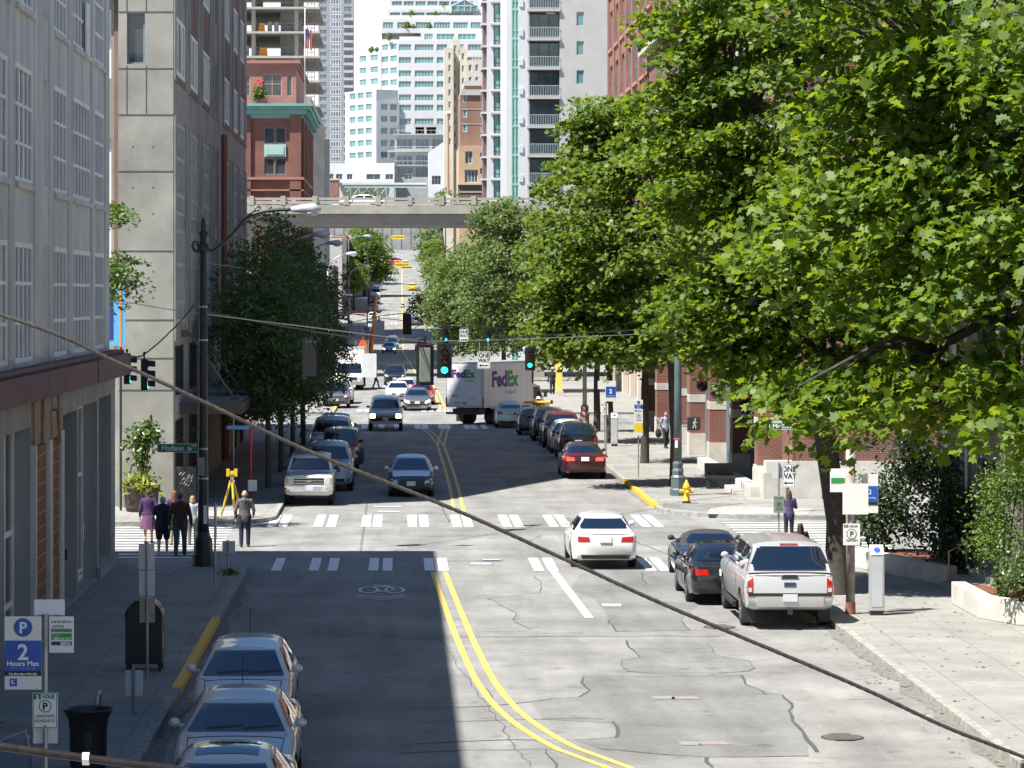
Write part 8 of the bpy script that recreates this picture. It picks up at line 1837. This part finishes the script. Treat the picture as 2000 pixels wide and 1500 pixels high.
# far street: yellow crosswalk signs, construction gear
for d,px,py,w,l in ((612,785,517,2.9,'yellow CROSSWALK sign hung over the far street beside the white van'),(690,777,463,2.8,'shaded yellow CROSSWALK sign hung over the end of the far street')):
    p=W(px,py,d); t=thing('crosswalk_sign',l,'sign',(p.x,d,p.z)); m=MB(); m.box(-w/2,w/2,-.05,.05,-.45,.45); m.build('panel',M_syel,t); text('CROSSWALK',.52,M_sblk,t,(0,-.06,-.19),0,.01,sx=.86); m=MB(); m.tube([(-7,0,1.0),(0,0,.6),(7,0,1.0)],.03,5); m.build('hanging_wire',M_wire,t)
    for x in (-7,7): m=MB(); m.tube([(x,0,1.0),(x,0,prof(d)-p.z)],.09,6); m.build('pole',M_galv,t)
d=345; t=thing('construction_hoist','red and orange construction hoist with a yellow boom at the left kerb beyond the ramp','hoist',(-4.5,d,.0)); M_hr=mat('hoist_red',(.40,.05,.03),.6,.25,3); M_ho=mat('hoist_orange',(.72,.17,.03),.6,.2,3)
for x in (-1.2,.9):
    for y in (-1,1): m=MB(); m.tube([(x,y,0),(x,y,6.4)],.07,6); m.build('mast',M_hr,t)
for z in (1.2,2.6,4.2,5.4): m=MB(); m.box(-1.3,1.0,-1.1,1.1,z,z+.14); m.build('platform',M_hr if z!=4.2 else M_galv,t)
m=MB(); m.tube([(-1.2,-1.05,1.3),(.9,-1.05,2.6),(-1.2,-1.05,4.2)],.05,5); m.build('brace',M_galv,t); m=MB(); m.tube([(1.2,0,.6),(1.5,0,3.0),(1.9,0,7.4)],[.28,.22,.14],8); m.build('boom',M_ho,t); m=MB(); m.cbox((1.7,-.2,4.5),(.55,.5,1.2)); m.build('cab',mat('hoist_yellow',(.78,.42,.02),.5,.15,3),t); m=MB(); m.box(.7,1.9,-1.3,1.3,.35,1.0); m.build('base',M_hr,t)
for y in (-1.0,1.0): m=MB(); m.lathe([(.4,-.15),(.4,.15)],16); m.v=[(v[2]+1.3,v[0]+y,v[1]+.4) for v in m.v]; m.build('wheel',M_tyre,t)
d=300; t=thing('barrier_panel','orange netting barrier standing at the left kerb beneath the ramp','barrier',(-3.6,d,.0)); m=MB(); m.prismv([(-.6,0,.2),(.5,0,.2),(.45,0,2.6),(.05,0,3.4),(-.5,0,2.4)],(0,.08,0)); m.build('netting',mat('net_orange',(.75,.14,.03),.8,.2,6),t); m=MB(); m.tube([(-.62,0,0),(-.62,0,3.0)],.05,6); m.tube([(.55,0,0),(.55,0,3.0)],.05,6); m.build('frame',M_galv,t)
t=thing('shop_sign','brown shop sign ending in LES behind the box truck','sign',(-5.4,284,.14)); m=MB(); m.box(-1.4,1.0,-.1,.1,1.6,2.7); m.build('panel',mat('sign_brown',(.12,.04,.025),.6,.1,3),t); text('LES',.75,mat('sign_orange_letter',(.75,.28,.08),.6,0,1),t,(.0,-.12,1.85),0,.02)
for x in (-1.2,.9): m=MB(); m.tube([(x,0,0),(x,0,1.65)],.06,6); m.build('post',M_galv,t)
for (xo,yo,l) in ((-5.0,205,'yellow post on the sunlit left corner of the further junction'),):
    t=thing('bollard_post',l,'post',(xo,yo,.14)); m=MB(); m.lathe([(.08,0),(.08,1.0),(.05,1.06)],10); m.build('shaft',M_syel,t); m=MB(); m.lathe([(.083,.7),(.083,.8)],10); m.build('band',M_sw,t)
t=thing('yellow_column','tall yellow painted column at the sunny far right shopfront','column',((1092-VX)*222/6000,222,.14)); m=MB(); m.box(-.22,.22,-.2,.2,0,4.2); m.build('shaft',mat('column_yellow',(.75,.58,.12),.6,.1,3),t); m=MB(); m.box(-.3,.3,-.28,.28,0,.4); m.build('plinth',M_stone,t)
# ---------------------------------------------------------------- light, sky, camera
w = bpy.data.worlds.new('World'); SC.world = w; w.use_nodes = True
nt = w.node_tree; bg = nt.nodes['Background']
sky = nt.nodes.new('ShaderNodeTexSky'); sky.sky_type = 'NISHITA'; sky.sun_disc = False
SUN = Vector((-.517,-.310,1.0)).normalized()     # towards the sun
el = math.asin(SUN.z); sky.sun_elevation = el; sky.sun_rotation = math.atan2(SUN.x, SUN.y)
sky.air_density = 1.0; sky.dust_density = .6; sky.ozone_density = 3.0
tc = nt.nodes.new('ShaderNodeTexCoord'); sx = nt.nodes.new('ShaderNodeSeparateXYZ'); nt.links.new(tc.outputs['Generated'], sx.inputs[0])
hz = nt.nodes.new('ShaderNodeMapRange'); hz.inputs['From Min'].default_value=.10; hz.inputs['From Max'].default_value=.24; hz.inputs['To Min'].default_value=.95; hz.inputs['To Max'].default_value=0; nt.links.new(sx.outputs[2], hz.inputs['Value'])
cn = nt.nodes.new('ShaderNodeTexNoise'); cn.inputs['Scale'].default_value=3.2; cn.inputs['Detail'].default_value=8; nt.links.new(tc.outputs['Generated'], cn.inputs['Vector'])
cr_ = nt.nodes.new('ShaderNodeMapRange'); cr_.inputs['From Min'].default_value=.64; cr_.inputs['From Max'].default_value=.78; cr_.inputs['To Max'].default_value=.8; nt.links.new(cn.outputs['Fac'], cr_.inputs['Value'])
mxx = nt.nodes.new('ShaderNodeMath'); mxx.operation='MAXIMUM'; nt.links.new(hz.outputs[0], mxx.inputs[0]); nt.links.new(cr_.outputs[0], mxx.inputs[1])
mc = nt.nodes.new('ShaderNodeMix'); mc.data_type='RGBA'; nt.links.new(mxx.outputs[0], mc.inputs[0]); hs_ = nt.nodes.new('ShaderNodeHueSaturation'); hs_.inputs['Saturation'].default_value=1.2; nt.links.new(sky.outputs[0], hs_.inputs['Color']); nt.links.new(hs_.outputs[0], mc.inputs[6]); mc.inputs[7].default_value=(9.2,9.3,9.4,1)
nt.links.new(mc.outputs[2], bg.inputs[0]); bg.inputs[1].default_value = .062
ld = bpy.data.lights.new('sun','SUN'); ld.energy = 5.0; ld.angle = math.radians(.5); ld.color = (1,.965,.90)
lo = bpy.data.objects.new('sun', ld); COL.objects.link(lo); lo.rotation_euler = SUN.to_track_quat('Z','Y').to_euler(); lo.location = (-40,-20,90)
cd = bpy.data.cameras.new('camera'); cam = bpy.data.objects.new('camera', cd); COL.objects.link(cam)
cd.sensor_width = 36; cd.lens = 108; cd.shift_x = .11; cd.shift_y = -.0875; cd.clip_start = .5; cd.clip_end = 8000
cam.location = (0,0,H); cam.rotation_euler = (PI/2,0,0); SC.camera = cam
vs = SC.view_settings; vs.view_transform = 'Standard'; vs.look = 'None'; vs.exposure = 1.15; vs.gamma = 1
SC.cycles.use_denoising = True; SC.cycles.max_bounces = 8; SC.cycles.diffuse_bounces = 4; SC.cycles.glossy_bounces = 3; SC.cycles.transmission_bounces = 4; SC.cycles.sample_clamp_indirect = 6
bpy.data.scenes.remove(TS)
